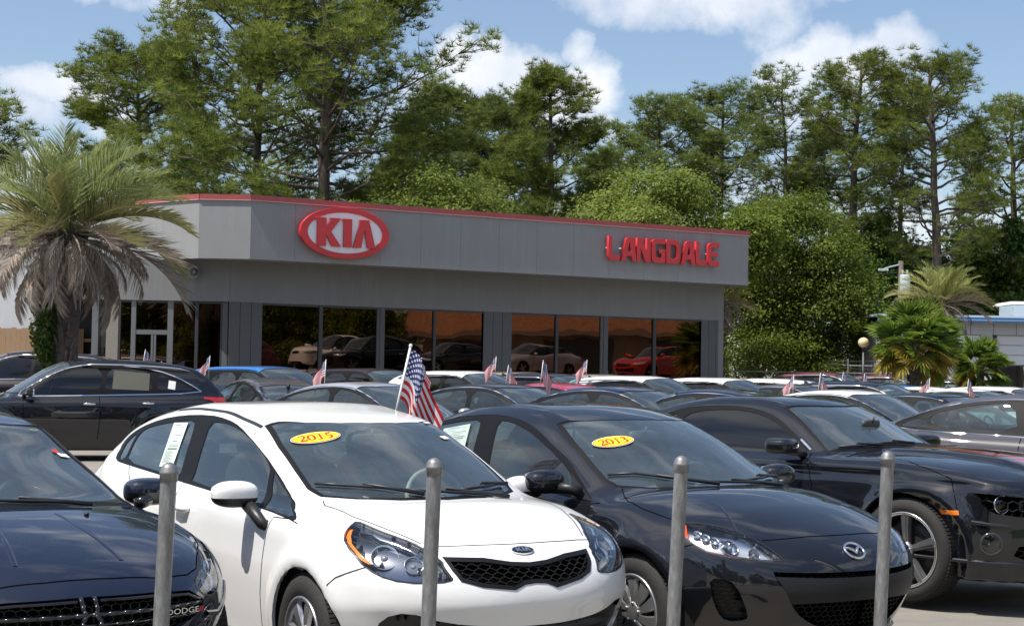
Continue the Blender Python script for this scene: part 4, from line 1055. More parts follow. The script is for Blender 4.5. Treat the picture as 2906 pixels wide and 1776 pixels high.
def rotmats(n, g, tilt=None):
    """random rotations"""
    q = g.normal(size=(n, 4)); q /= np.linalg.norm(q, axis=1, keepdims=True); w, x, y, z = q.T
    return np.stack([1-2*(y*y+z*z), 2*(x*y-z*w), 2*(x*z+y*w), 2*(x*y+z*w), 1-2*(x*x+z*z), 2*(y*z-x*w), 2*(x*z-y*w), 2*(y*z+x*w), 1-2*(x*x+y*y)], -1).reshape(n, 3, 3)
def tufts(C, g, L=.26, wd=.030, k=9, up=.55):
    """needle tufts: k thin blades fanning out from each centre, mostly upward and outward"""
    n = len(C); D = g.normal(size=(n, k, 3)); D[..., 2] = np.abs(D[..., 2])*up*1.3+.2*D[..., 2]; D /= np.linalg.norm(D, axis=-1, keepdims=True)
    S = np.cross(D, g.normal(size=(n, k, 3))); S /= np.linalg.norm(S, axis=-1, keepdims=True)+1e-9
    l = L*g.uniform(.7, 1.2, (n, k, 1)); c = C[:, None]
    A = c-S*wd/2+D*l*.08; B = c+S*wd/2+D*l*.08; T = c+D*l; M_ = c+D*l*.6+S*wd*.55
    V = np.stack([A, B, T], 2).reshape(-1, 3); F = np.arange(len(V)).reshape(-1, 3); return V, F, k*3
def curve_pts(p, d, l, g, n=6, up=0., wob=.12):
    P = [np.array(p, float)]; d = np.array(d, float)
    for i in range(n):
        d = d+g.normal(size=3)*wob+np.array([0, 0, up/n]); d /= np.linalg.norm(d); P.append(P[-1]+d*l/n)
    return P
def pine(name, seed, H, r0, crown, limbs, sparse=1., need=None, tuftL=.27, twd=.030, spread=1., padr=(.55, 1.05), label=None, loc=(0, 0, 0), rz=0, group='pines behind the showroom', lean=0., bare_stubs=5, pads=1., nt=46, blades=15):
    """crown: list of (relative height, radius); limbs = number of limbs"""
    g = np.random.default_rng(seed); e = empty(name, loc, rz, label, 'pine tree', group)
    tr = MB(); P = [np.array([0, 0, 0.])]; n = 16; off = np.zeros(2)
    for i in range(1, n+1):
        off = off+g.normal(size=2)*H*.004+np.array([lean, 0])*H/n; P.append(np.array([off[0], off[1], H*.985*i/n]))
    rs = [r0*(1.15 if i == 0 else (1-.80*(i/n)**1.25)) for i in range(n+1)]
    tr.tube([Vector(p) for p in P], rs, 9); tr.build('trunk', M_BARK, e, smooth=True)
    ch = np.array([c[0] for c in crown]); cr = np.array([c[1] for c in crown]); lo, hi = ch.min(), ch.max()
    br = MB(); C = []; PT_ = []
    def at(h): return np.array([np.interp(h*H, [p[2] for p in P], [p[j] for p in P]) for j in range(3)])
    def pad(c, R_, dens_=1.):
        R_ = R_*g.uniform(.6, 1.05); m = max(4, int(nt*.31*dens_*(R_/.8)**2*sparse))
        q = g.normal(size=(m, 3)); q /= np.linalg.norm(q, axis=1, keepdims=True); q *= g.uniform(.25, 1, (m, 1))**.45
        C.append(c+q*[R_, R_, R_*.62]); PT_.append(np.full(m, g.normal()*.16))
    for i in range(limbs):
        t = (i+g.uniform(0, 1))/limbs; h = lo+(hi-lo)*t**.92; rad = np.interp(h, ch, cr)*g.uniform(.72, 1.12)*spread; a = i*2.399+g.normal()*.4
        if rad < .3: continue
        upw = .15+.75*max(0, (h-lo)/(hi-lo))**1.5; base = at(h-.02-.05*rad/H*2)
        d = np.array([cos(a), sin(a), upw*.6-.05]); L_ = rad*1.05
        pts = curve_pts(base, d/np.linalg.norm(d), L_, g, 7, .5, .13)
        k = len(pts); br.tube([Vector(p) for p in pts], [max(.012, r0*.19*(1-.85*j/(k-1))*min(1.2, rad/2.5+.3)) for j in range(k)], 6)
        for j in range(2, k):
            f = j/(k-1)
            if g.uniform() < .55 and f < .6: continue
            nb = 1+int(rad > 1.8 and f > .4)+(f > .8)
            for _ in range(nb):
                aa = a+g.normal()*.9; bl = rad*.30*g.uniform(.5, 1.2); dd = np.array([cos(aa), sin(aa), .25+g.normal()*.25]); q = curve_pts(pts[j], dd/np.linalg.norm(dd), bl, g, 3, .3, .12)
                br.tube([Vector(p) for p in q], [.030, .022, .016, .010], 4)
                pad(q[-1], g.uniform(*padr)*pads, 1)
        pad(pts[-1]+np.array([0, 0, .15]), g.uniform(*padr)*pads)
    top = at(hi)
    for _ in range(6): pad(top+g.normal(size=3)*[.5, .5, .4], padr[1]*.8*pads)
    for _ in range(bare_stubs):
        h = g.uniform(lo*.55, lo); a = g.uniform(0, 2*pi); d = np.array([cos(a), sin(a), g.uniform(-.1, .4)]); q = curve_pts(at(h), d/np.linalg.norm(d), g.uniform(.6, 2.2), g, 4, .1, .15)
        br.tube([Vector(p) for p in q], [.05, .04, .03, .02, .01], 5)
    br.build('branches', M_BARK, e, smooth=True)
    C = np.concatenate(C); V, F, kk = tufts(C, g, tuftL*1.12, twd*.78, blades+3, .9)
    tone = np.clip(np.repeat(g.beta(2, 2.2, len(C))+np.concatenate(PT_), kk)+np.repeat(g.normal(0, .08, len(C)*(blades+3)), 3), 0, 1)
    cr_ = npmesh('crown', V, F, need or M_NEED, e, tone); return e
def leafy(name, seed, blobs, n, leaf=.15, m=None, label=None, loc=(0, 0, 0), trunk=None, group='broadleaf trees beyond the lot', cat='tree', jitter=.35, branchy=True):
    """crown from overlapping lobes of single leaves: blobs = (x, y, z, rx, ry, rz)"""
    g = np.random.default_rng(seed); e = empty(name, loc, 0, label, cat, group); C = []; No = []; TO = []
    vol = np.array([b[3]*b[5]+b[4]*b[5] for b in blobs]); vol = vol/vol.sum()
    for b, v in zip(blobs, vol):
        m_ = int(n*v); sub = max(8, int(m_/110)); q = g.normal(size=(sub, 3)); q /= np.linalg.norm(q, axis=1, keepdims=True); q[:, 2] = np.where(q[:, 2] < -.5, -q[:, 2], q[:, 2])
        rr = g.uniform(.50, 1.16, (sub, 1)); so_ = g.normal(0, .17, sub); cs = q*rr*[b[3], b[4], b[5]]+[b[0], b[1], b[2]]          # sprays on the surface
        k = g.integers(0, sub, m_); p = g.normal(size=(m_, 3)); sz = jitter*g.uniform(.5, 1.4, sub)[k, None]
        C.append(cs[k]+p*sz*[1, 1, .55]); No.append(q[k]+g.normal(size=(m_, 3))*.55); TO.append(so_[k])
    C = np.concatenate(C); No = np.concatenate(No); No[:, 2] += .35; No /= np.linalg.norm(No, axis=1, keepdims=True); n_ = len(C)
    T_ = np.cross(No, g.normal(size=(n_, 3))); T_ /= np.linalg.norm(T_, axis=1, keepdims=True); B = np.cross(No, T_); s_ = leaf*g.uniform(.6, 1.25, (n_, 1))
    V = np.stack([C-T_*s_*.5, C+B*s_*.30, C+T_*s_*.5, C-B*s_*.30], 1).reshape(-1, 3); F = np.arange(len(V)).reshape(-1, 4)
    tone = np.clip(np.repeat(g.beta(2, 2.5, n_)+np.concatenate(TO), 4), 0, 1); npmesh('crown', V, F, m or M_LEAF, e, tone)
    t_ = MB(); tk = trunk or [(0, 0, .18)]
    for (x, y, r) in tk:
        bs = sorted(blobs, key=lambda b: (b[0]-x)**2+(b[1]-y)**2)[:5]
        top = np.mean([[b[0], b[1], b[2]] for b in bs], 0); q = curve_pts((x, y, 0), (0, 0, 1), top[2]*.8, g, 6, 0, .05)
        t_.tube([Vector(p) for p in q], [r*(1-.08*i) for i in range(7)], 8)
        if branchy:
            for b in bs:
                st_ = q[g.integers(2, 6)]; t_.tube([Vector(st_), Vector((np.array(st_)*.45+np.array(b[:3])*.55)+g.normal(size=3)*.2), Vector(b[:3])], [r*.5, r*.32, r*.12], 6)
    t_.build('trunk', M_BARK2, e, smooth=True); return e
GP = 'tall pines in the row behind the lot'
def PX(px, Y): return (px-1453)/4500*Y
def HZ(py, Y, px=1453): return CAM_H+(1062+(px-1453)*.0178-py)/4500*Y
pine('pine_tree', 11, 20.5, .33, [(.26, 1.6), (.32, 4.3), (.42, 5.6), (.52, 5.9), (.62, 5.2), (.70, 4.6), (.80, 4.2), (.92, 3.0), (.99, 1.0)], 62, .80, M_NEED, .31, .034, 1.0, (.65, 1.15), 'giant pine with a thick trunk rising behind the oval sign', (PX(885, 62), 62, 0), 0, GP, nt=62)
pine('pine_tree', 12, 17.5, .30, [(.38, 2.2), (.45, 4.6), (.55, 5.2), (.66, 4.8), (.78, 4.4), (.90, 3.2), (.99, 1.0)], 44, .75, M_NEED, .31, .034, 1.0, (.65, 1.15), 'broad pine left of the giant pine, its trunk half hidden', (PX(735, 66), 66, 0), 1, GP, nt=62)
pine('pine_tree', 13, HZ(150, 80, 400), .28, [(.60, 1.2), (.68, 3.4), (.78, 3.7), (.88, 3.4), (.95, 2.4), (.995, .8)], 40, 1.0, M_NEED, .32, .034, 1.0, (.55, .95), 'round-headed pine on the left, above the palm', (PX(385, 80), 80, 0), 2, GP, nt=60)
pine('pine_tree', 14, HZ(195, 72, 1560), .26, [(.36, 1.4), (.42, 3.1), (.50, 2.7), (.56, 2.9), (.66, 2.8), (.76, 2.1), (.88, 1.6), (.98, .8)], 46, 1.0, M_NEED, .30, .032, 1.0, (.5, .9), 'single narrow pine above the middle of the showroom', (PX(1562, 72), 72, 0), 3, GP, nt=70)
pine('pine_tree', 15, HZ(250, 88, 1290), .26, [(.45, 1.5), (.6, 2.7), (.75, 2.9), (.88, 2.2), (.98, .9)], 38, 1.0, M_NEEDF, .32, .036, 1.0, (.6, 1.0), 'pine between the giant pine and the round green one', (PX(1255, 88), 88, 0), 0, GP, nt=60)
pine('pine_tree', 16, HZ(275, 86, 1420), .24, [(.40, 1.4), (.55, 2.6), (.72, 2.7), (.88, 2.1), (.98, .8)], 38, 1.0, M_NEEDF, .32, .036, 1.0, (.6, 1.0), 'pine left of the single narrow pine', (PX(1415, 86), 86, 0), 2, GP, nt=60)
pine('pine_tree', 17, HZ(300, 82, 1860), .26, [(.42, 1.4), (.55, 2.6), (.70, 3.0), (.84, 2.7), (.93, 1.9), (.985, .8)], 38, .9, M_NEEDF, .32, .034, 1.0, (.5, .9), 'dense pine right of the single narrow pine', (PX(1880, 82), 82, 0), 1, GP, nt=55)
pine('pine_tree', 18, HZ(272, 84, 2050), .27, [(.48, 1.3), (.60, 2.8), (.74, 3.3), (.86, 3.0), (.94, 2.0), (.99, .8)], 38, .85, M_NEEDF, .32, .034, 1.0, (.5, .9), 'pine with a flat wide head behind the right half of the roof', (PX(2060, 84), 84, 0), 3, GP, nt=52)
pine('pine_tree', 19, HZ(212, 76, 2217), .19, [(.55, 1.0), (.66, 1.9), (.78, 2.0), (.90, 1.7), (.97, 1.0)], 26, .85, M_NEEDF, .30, .034, 1.0, (.45, .8), 'slim pine with a small open head above the roof end', (PX(2217, 76), 76, 0), 0, GP, nt=48)
pine('pine_tree', 20, HZ(158, 74, 2412), .29, [(.46, 1.2), (.56, 2.7), (.66, 3.0), (.74, 2.4), (.82, 2.6), (.92, 2.0), (.985, .9)], 40, .8, M_NEED, .30, .032, 1.0, (.45, .85), 'tall pine with a domed top left of the tallest right pine', (PX(2412, 74), 74, 0), 2, GP, nt=52)
pine('pine_tree', 21, HZ(162, 72, 2668), .30, [(.40, 1.4), (.50, 3.0), (.62, 3.3), (.74, 2.7), (.84, 2.6), (.93, 1.9), (.985, .9)], 44, .8, M_NEED, .30, .032, 1.0, (.45, .85), 'tall pine rising behind the tall palm on the right', (PX(2668, 72), 72, 0), 1, GP, nt=52)
pine('pine_tree', 22, HZ(285, 76, 2880), .28, [(.35, 1.4), (.48, 2.9), (.62, 3.2), (.78, 2.7), (.92, 1.8), (.985, .8)], 40, .9, M_NEED, .30, .032, 1.0, (.5, .9), 'pine at the right edge of the row', (PX(2885, 76), 76, 0), 3, GP, nt=55)
pine('pine_tree', 23, HZ(215, 85, 2590), .20, [(.62, 1.0), (.74, 1.9), (.86, 1.7), (.97, .9)], 24, .7, M_NEEDF, .32, .036, 1.0, (.45, .8), 'thin pine between the two tallest right pines', (PX(2560, 85), 85, 0), 3, GP, nt=45)
pine('pine_tree', 24, HZ(240, 60, 0)+.5, .22, [(.4, 1.2), (.6, 2.4), (.8, 2.2), (.97, .9)], 30, .9, M_NEED, .30, .034, 1.0, (.5, .9), 'pine cut off by the left picture edge', (PX(-145, 60), 60, 0), 3, GP, nt=50)
# rows of filler pines further back: copies of three sources, each a tree of its own
src = [pine('pine_tree', 31+i, 15.5+i, .22, [(.18, 1.4), (.35, 2.8), (.55, 3.1), (.75, 2.7), (.90, 1.9), (.98, .8)], 40, .9, M_NEEDF, .36, .042, 1.0, (.65, 1.1), 'dark pine of the deep row '+('at the far left of the giant pine', 'right of the single narrow pine', 'behind the slim open pine')[i], (PX((560, 1700, 2330)[i], (98, 104, 100)[i]), (98, 104, 100)[i], 0), i, 'pines deep in the wood', nt=40, blades=12) for i in range(3)]
g_ = np.random.default_rng(5)
fill = [(470, 92, .60, 'behind the left end of the red coping'), (640, 96, .64, 'behind the broad pine, lower left'), (800, 90, .62, 'just left of the giant pine trunk'), (960, 94, .72, 'just right of the giant pine trunk'), (1080, 90, .78, 'above the right rim of the oval sign'), (1160, 96, .92, 'at the right edge of the giant crown'), (1340, 100, .84, 'between two mid-size pines over the roof'), (1480, 102, .55, 'low behind the left side of the single narrow pine'), (1640, 100, .50, 'low at the right foot of the single narrow pine'), (1780, 98, .58, 'above the left letters of the name sign'), (1960, 100, .60, 'above the last letters of the name sign'), (2130, 96, .56, 'over the right corner of the fascia'), (2290, 104, .60, 'behind the top of the big leafy tree'), (2480, 98, .62, 'left of the utility pole'), (2540, 92, .52, 'behind the utility pole'), (2620, 104, .66, 'left of the tallest palm'), (2760, 96, .62, 'right of the tallest palm'), (2840, 90, .58, 'over the white roof unit'), (2960, 98, .72, 'cut by the right picture edge'), (300, 95, .46, 'low behind the palm crown, right part'), (180, 100, .40, 'low behind the middle of the palm crown'), (60, 92, .34, 'low behind the left part of the palm crown')]
for i, (px, Y, s_, lb) in enumerate(fill):
    o = copy_tree(src[i % 3]); o['label'] = 'dark pine of the deep row, '+lb; o.location = (PX(px, Y), Y, 0); o.rotation_euler.z = g_.uniform(0, 6.28); o.scale = (s_*1.05, s_*1.05, s_)
# broadleaf trees
def lobes(spec): return spec
def leafy_px(seed, blobs_px, Y, n, leaf, m, label, trunk=None, jitter=.35, name='broadleaf_tree', cat='tree', dy=2.2, group='broadleaf trees beyond the lot'):
    """lobes given by where their centres stand across the view at distance Y (metres), z and radii in metres"""
    cx = np.mean([b[0] for b in blobs_px]); g = np.random.default_rng(seed)
    bl = [((b[0]-cx)/4500*Y, g.normal()*dy*.4, b[1], b[2], b[2]*.9, b[3]) for b in blobs_px]
    return leafy(name, seed, bl, n, leaf, m, label, (PX(cx, Y), Y, 0), trunk, group, cat, jitter)
BIGLEAF = leafy_px(41, [(2170, 7.2, 1.5, 1.3), (2270, 7.6, 1.4, 1.2), (2130, 5.6, 1.5, 1.5), (2250, 5.6, 1.7, 1.5), (2340, 6.0, 1.3, 1.3), (2120, 3.8, 1.5, 1.5), (2210, 3.6, 1.7, 1.6), (2330, 4.2, 1.6, 1.5), (2410, 4.4, 1.2, 1.3), (2150, 2.1, 1.5, 1.3), (2270, 2.2, 1.7, 1.4), (2390, 2.6, 1.4, 1.4), (2440, 3.6, .9, 1.1)], 63, 90000, .125, M_LEAF, 'big leafy tree right of the showroom end', [(-1.5, 0, .2), (1.6, 0, .18), (.2, .6, .2)])
leafy_px(42, [(1190, 7.2, 1.3, 1.0), (1270, 7.9, 1.2, .9), (1340, 7.5, 1.2, .9), (1400, 6.9, 1.0, .8), (1280, 6.2, 1.6, 1.2), (1140, 6.4, 1.0, .9)], 58, 20000, .13, M_LEAFL, 'pale green tree over the roof between the sign and the narrow pine', None)
leafy_px(43, [(1690, 7.0, 1.1, .8), (1770, 7.6, 1.2, .9), (1850, 8.1, 1.2, .9), (1930, 7.9, 1.2, .9), (1820, 6.6, 1.6, 1.1), (1700, 6.1, 1.2, .9), (1960, 6.6, 1.3, 1.0)], 58, 26000, .13, M_LEAFL, 'pale green tree over the roof above the name sign', None)
leafy_px(44, [(2030, 6.3, 1.0, .8), (2090, 6.7, 1.0, .8), (2150, 6.8, 1.0, .9), (2060, 5.4, 1.2, 1.0), (2130, 5.6, 1.2, 1.0)], 57.5, 15000, .13, M_LEAF, 'green tree over the right end of the roof', [(-1.7, 0, .1)])
leafy_px(45, [(2450, 7.6, 1.3, 1.5), (2480, 6.0, 1.3, 1.5), (2560, 6.8, 1.4, 1.4), (2560, 5.0, 1.6, 1.5), (2640, 6.0, 1.5, 1.5), (2720, 7.0, 1.5, 1.5), (2720, 5.2, 1.6, 1.5), (2810, 6.2, 1.5, 1.5), (2890, 7.4, 1.5, 1.6), (2890, 5.4, 1.6, 1.6), (2950, 5.4, 1.5, 1.5), (2520, 3.0, 1.5, 1.4), (2640, 3.6, 1.5, 1.3), (2800, 3.8, 1.5, 1.3)], 74, 42000, .22, M_LEAFD, 'dark leafy thicket behind the repair shop roof', [(-3, 0, .15), (2, 0, .15)])
leafy_px(46, [(1000, 6.2, 1.4, 1.0), (900, 5.9, 1.3, .9), (800, 6.0, 1.4, 1.0), (700, 5.8, 1.3, .9), (1080, 6.4, 1.2, .9)], 56, 9000, .17, M_LEAFD, 'dark low tree behind the roof under the giant pine', None)
leafy_px(47, [(90, 2.5, 1.6, 1.6), (20, 2.2, 1.5, 1.5), (-60, 3.4, 1.6, 1.8)], 70, 6000, .2, M_LEAFD, 'dark tree at the far left behind the white building', None)
# vine growing on the palm trunk is part of the palm, below

# ------------------------------------------------------------------ palms
M_FROND = leafmat('palm_green', (.15, .195, .06), (.46, .50, .21), .35, .4, .5)
M_FROND2 = leafmat('palm_old_green', (.18, .19, .075), (.36, .33, .14), .30, .5, .3)
M_FRONDY = leafmat('palm_yellow_green', (.20, .23, .06), (.52, .54, .20), .4, .5, .3)
M_DEAD = leafmat('palm_dead', (.20, .16, .125), (.58, .50, .42), .15, .8, .1)
M_FAN = leafmat('fan_green', (.07, .14, .022), (.28, .36, .06), .45, .4, .45)
M_FANY = leafmat('fan_yellow', (.22, .19, .03), (.50, .40, .08), .35, .5, .3)
M_PTRUNK = barkmat('palm_bark', (.040, .034, .030), (.14, .115, .095), (9, 9, 16))
def frond_mesh(seed, L_=2.1, arch=1.2, n=34, leafL=.52, wd=.028, hang=0., up0=1.2, dead=False):
    """feather frond in the x-z plane starting at the origin"""
    g = np.random.default_rng(seed); N_ = 26; P = [np.zeros(3)]; a = up0
    for i in range(N_): P.append(P[-1]+np.array([cos(a), 0, sin(a)])*L_/N_); a -= arch/N_*(.5+i/N_)
    P = np.array(P); V, F, T = [], [], []
    for i in range(N_):   # rachis
        r = .020*(1-i/N_)+.004; b = len(V)
        V += [P[i]+[0, r, 0], P[i]-[0, r, 0], P[i+1]-[0, r*.9, 0], P[i+1]+[0, r*.9, 0]]; F.append((b, b+1, b+2, b+3)); T += [.75]*4
        b = len(V); V += [P[i]+[0, 0, r], P[i]-[0, 0, r], P[i+1]-[0, 0, r], P[i+1]+[0, 0, r]]; F.append((b, b+1, b+2, b+3)); T += [.75]*4
    for s_ in (-1, 1):
        for k in range(n):
            t = .16+.84*(k+g.uniform(0, .8))/n; i = min(N_-1, int(t*N_)); p = P[i]+(P[i+1]-P[i])*(t*N_-i); tg = P[i+1]-P[i]; tg /= np.linalg.norm(tg); nz_ = np.array([-tg[2], 0, tg[0]])
            l = leafL*(.55+.55*sin(pi*min(1, t*.95+.08)))*g.uniform(.85, 1.1)
            if t > .9: l *= .75
            d = tg*(.75+.35*t)+np.array([0, s_, 0])*(.62 if not dead else .35)*g.uniform(.8, 1.2)+nz_*(.38 if not dead else -.1)*g.uniform(.4, 1.4); d /= np.linalg.norm(d)
            hg = hang+g.uniform(0, .3)
            q0 = p; q1 = p+d*l*.5-np.array([0, 0, hg*l*.12]); q2 = q1+(d*l*.5)-np.array([0, 0, hg*l*.45])
            if dead: q1 = p+d*l*.35; q2 = q1+np.array([g.normal()*.06, g.normal()*.06, -1])*l*.62
            w_ = np.cross(d, nz_); w_ /= np.linalg.norm(w_)+1e-9; w_ = w_*.6+nz_*.6; b = len(V); tone = g.beta(2, 2)
            V += [q0-w_*wd*.35, q0+w_*wd*.35, q1+w_*wd*.5, q1-w_*wd*.5, q2]; F += [(b, b+1, b+2, b+3), (b+3, b+2, b+4, b+4)]; T += [tone]*5
    F4 = [f for f in F if f[2] != f[3]]; F3 = [(f[0], f[1], f[2]) for f in F if f[2] == f[3]]
    me = bpy.data.meshes.new('frond'); me.from_pydata([tuple(v) for v in V], [], F4+F3); me.update(); tint_attr(me, 'tone', T); return me
def inst(name, me, m, parent, M_):
    o = bpy.data.objects.new(name, me); COL.objects.link(o); o.parent = parent; o.matrix_local = M_
    if m is not None:
        if not me.materials: me.materials.append(m)
        o.material_slots[0].link = 'OBJECT'; o.material_slots[0].material = m
    return o
FR = [frond_mesh(60+i, 1.9+.1*i, .55+.22*i, 40, .64, .026, .06) for i in range(4)]; FD = [frond_mesh(70+i, 1.45, 1.15+.15*i, 34, .60, .024, .8, .15-.1*i, True) for i in range(4)]
def palm(loc, H, label, s_=1., seed=1, ngreen=46, ndead=34, tr_r=.24, leanx=0., fm=None, group='feather palms on the lot'):
    fm = fm or M_FROND
    g = np.random.default_rng(seed); e = empty('feather_palm', loc, 0, label, 'palm tree', group)
    t_ = MB(); n = 12; pts = [Vector((leanx*(i/n), 0, H*i/n)) for i in range(n+1)]; rs = [tr_r*(1.1 if i < 1 else .92+.10*(i % 2)+.22*(i/n)**2) for i in range(n+1)]; t_.tube(pts, rs, 14)
    t_.build('trunk', M_PTRUNK, e, smooth=True)
    bt = MB()                                                   # old leaf bases
    for k in range(110):
        h = H*g.uniform(.38, 1.02); a = g.uniform(0, 2*pi); r_ = tr_r*(1.0+.15*(h/H)); c = Vector((leanx*h/H+r_*cos(a), r_*sin(a), h)); d = Vector((cos(a)*.55, sin(a)*.55, 1)); bt.tube([c-d*.05, c+d*.10, c+d*g.uniform(.16, .30)], [.045, .032, .012], 5)
    bt.build('leaf_bases', M_PTRUNK, e)['kind'] = 'stuff'
    top = Matrix.Translation((leanx, 0, H))
    for k in range(ngreen):
        f = k/ngreen; a = k*2.399; tilt = R(-26+100*f**1.1+g.normal()*6); s2 = s_*(.80+.25*f)*g.uniform(.9, 1.08)
        inst('frond', FR[k % 4], fm if f < .60 else (M_FROND2 if f < .88 else M_DEAD), e, top @ Matrix.Rotation(a, 4, 'Z') @ Matrix.Translation((.06, 0, 0)) @ Matrix.Rotation(tilt, 4, 'Y') @ Matrix.Rotation(g.normal()*.25, 4, 'X') @ Matrix.Scale(s2, 4))
    for k in range(ndead):
        f = k/ndead; a = k*2.399+.5; tilt = R(-2+34*f+g.normal()*7)
        inst('dead_frond', FD[k % 4], M_DEAD, e, top @ Matrix.Translation((0, 0, .02-.42*f)) @ Matrix.Rotation(a, 4, 'Z') @ Matrix.Translation((.14, 0, 0)) @ Matrix.Rotation(tilt, 4, 'Y') @ Matrix.Rotation(g.normal()*.3, 4, 'X') @ Matrix.Scale(s_*g.uniform(.8, 1.05), 4))
    return e
pl = palm((PX(185, 33), 33, 0), 4.35, 'big feather palm with a dead skirt in front of the showroom entrance', 1.26, 3, 72, 44, .27, .0)
g9 = np.random.default_rng(3); vc = []
for q in range(1500): a, h = g9.uniform(2.2, 4.4), g9.uniform(1.5, 3.0); r_ = .30+g9.uniform(0, .42)*sin(pi*(h-1.4)/1.7); vc.append((cos(a)*r_, sin(a)*r_, h+g9.normal()*.1))
vc = np.array(vc); T_ = g9.normal(size=vc.shape); T_ /= np.linalg.norm(T_, axis=1, keepdims=True); B_ = np.cross(T_, g9.normal(size=vc.shape)); B_ /= np.linalg.norm(B_, axis=1, keepdims=True)
npmesh('vine', np.stack([vc-T_*.06, vc+B_*.035, vc+T_*.06, vc-B_*.035], 1).reshape(-1, 3), np.arange(len(vc)*4).reshape(-1, 4), M_LEAFD, pl, np.repeat(g9.uniform(0, .7, len(vc)), 4))
palm((PX(2668, 52), 52, 0), HZ(870, 52, 2668), 'tall feather palm before the blue-edged repair shop', .84, 5, 50, 26, .15, .0, M_FRONDY)
palm((PX(2034, 51), 51.0, 0), 4.0, 'feather palm half hidden behind the showroom end', .62, 6, 30, 26, .17, .0)
def fan_mesh(seed, r=.62, n=26, pet=.75):
    g = np.random.default_rng(seed); V, F, T = [], [], []; b = 0
    V += [(0, .012, 0), (0, -.012, 0), (pet, -.008, 0), (pet, .008, 0)]; F.append((0, 1, 2, 3)); T += [.4]*4
    for k in range(n):
        a = R(-125+250*(k+.5)/n); l = r*(.78+.28*cos(a*.6))*g.uniform(.92, 1.06); d = np.array([cos(a), sin(a), 0]); dz = .10*abs(sin(a))
        p0 = np.array([pet, 0, 0]); w_ = np.array([-sin(a), cos(a), 0])*.030; up = np.array([0, 0, .012*(1 if k % 2 else -1)])
        p1 = p0+d*l*.55+[0, 0, dz*l]+up; p2 = p0+d*l+[0, 0, dz*l-.22*l*g.uniform(.4, 1.3)]; b = len(V); t_ = g.beta(2, 2)
        V += [p0, p1-w_*1.05, p1+w_*1.05, p2]; F += [(b, b+1, b+3), (b, b+3, b+2)]; T += [t_]*4
    me = bpy.data.meshes.new('fan_leaf'); me.from_pydata([tuple(v) for v in V], [], F); me.update(); tint_attr(me, 'tone', T); return me
FAN = [fan_mesh(80+i) for i in range(4)]
def fanpalm(loc, H, label, s_, n, seed, tr_r=.16):
    g = np.random.default_rng(seed); e = empty('fan_palm', loc, 0, label, 'palm tree', 'fan palms beside the repair shop')
    t_ = MB(); t_.tube([Vector((0, 0, H*i/8)) for i in range(9)], [tr_r*(1+.12*(i % 2)) for i in range(9)], 10)
    for k in range(40): a, h = g.uniform(0, 6.28), H*g.uniform(.3, 1.05); c = Vector((tr_r*cos(a), tr_r*sin(a), h)); t_.tube([c, c+Vector((cos(a)*.10, sin(a)*.10, .18))], [.04, .012], 4)
    t_.build('trunk', M_PTRUNK, e)
    for k in range(n):
        f = k/n; a = k*2.399+g.normal()*.2; tilt = R(-75+118*f+g.normal()*8)
        inst('fan_leaf', FAN[k % 4], M_FANY if (f > .74 and g.uniform() < .65) else M_FAN, e, Matrix.Translation((0, 0, H-.1*f)) @ Matrix.Rotation(a, 4, 'Z') @ Matrix.Rotation(tilt, 4, 'Y') @ Matrix.Rotation(g.normal()*.7, 4, 'X') @ Matrix.Scale(s_*g.uniform(.85, 1.1), 4))
    return e
fanpalm((PX(2598, 47), 47, 0), HZ(1000, 47, 2598)+.2, 'large fan palm with yellowing lower leaves beside the globe lamp', 1.08, 64, 8, .15)
fanpalm((PX(2785, 49), 49, 0), HZ(1045, 49, 2735), 'smaller fan palm left of the open repair bay', .78, 44, 9, .10)
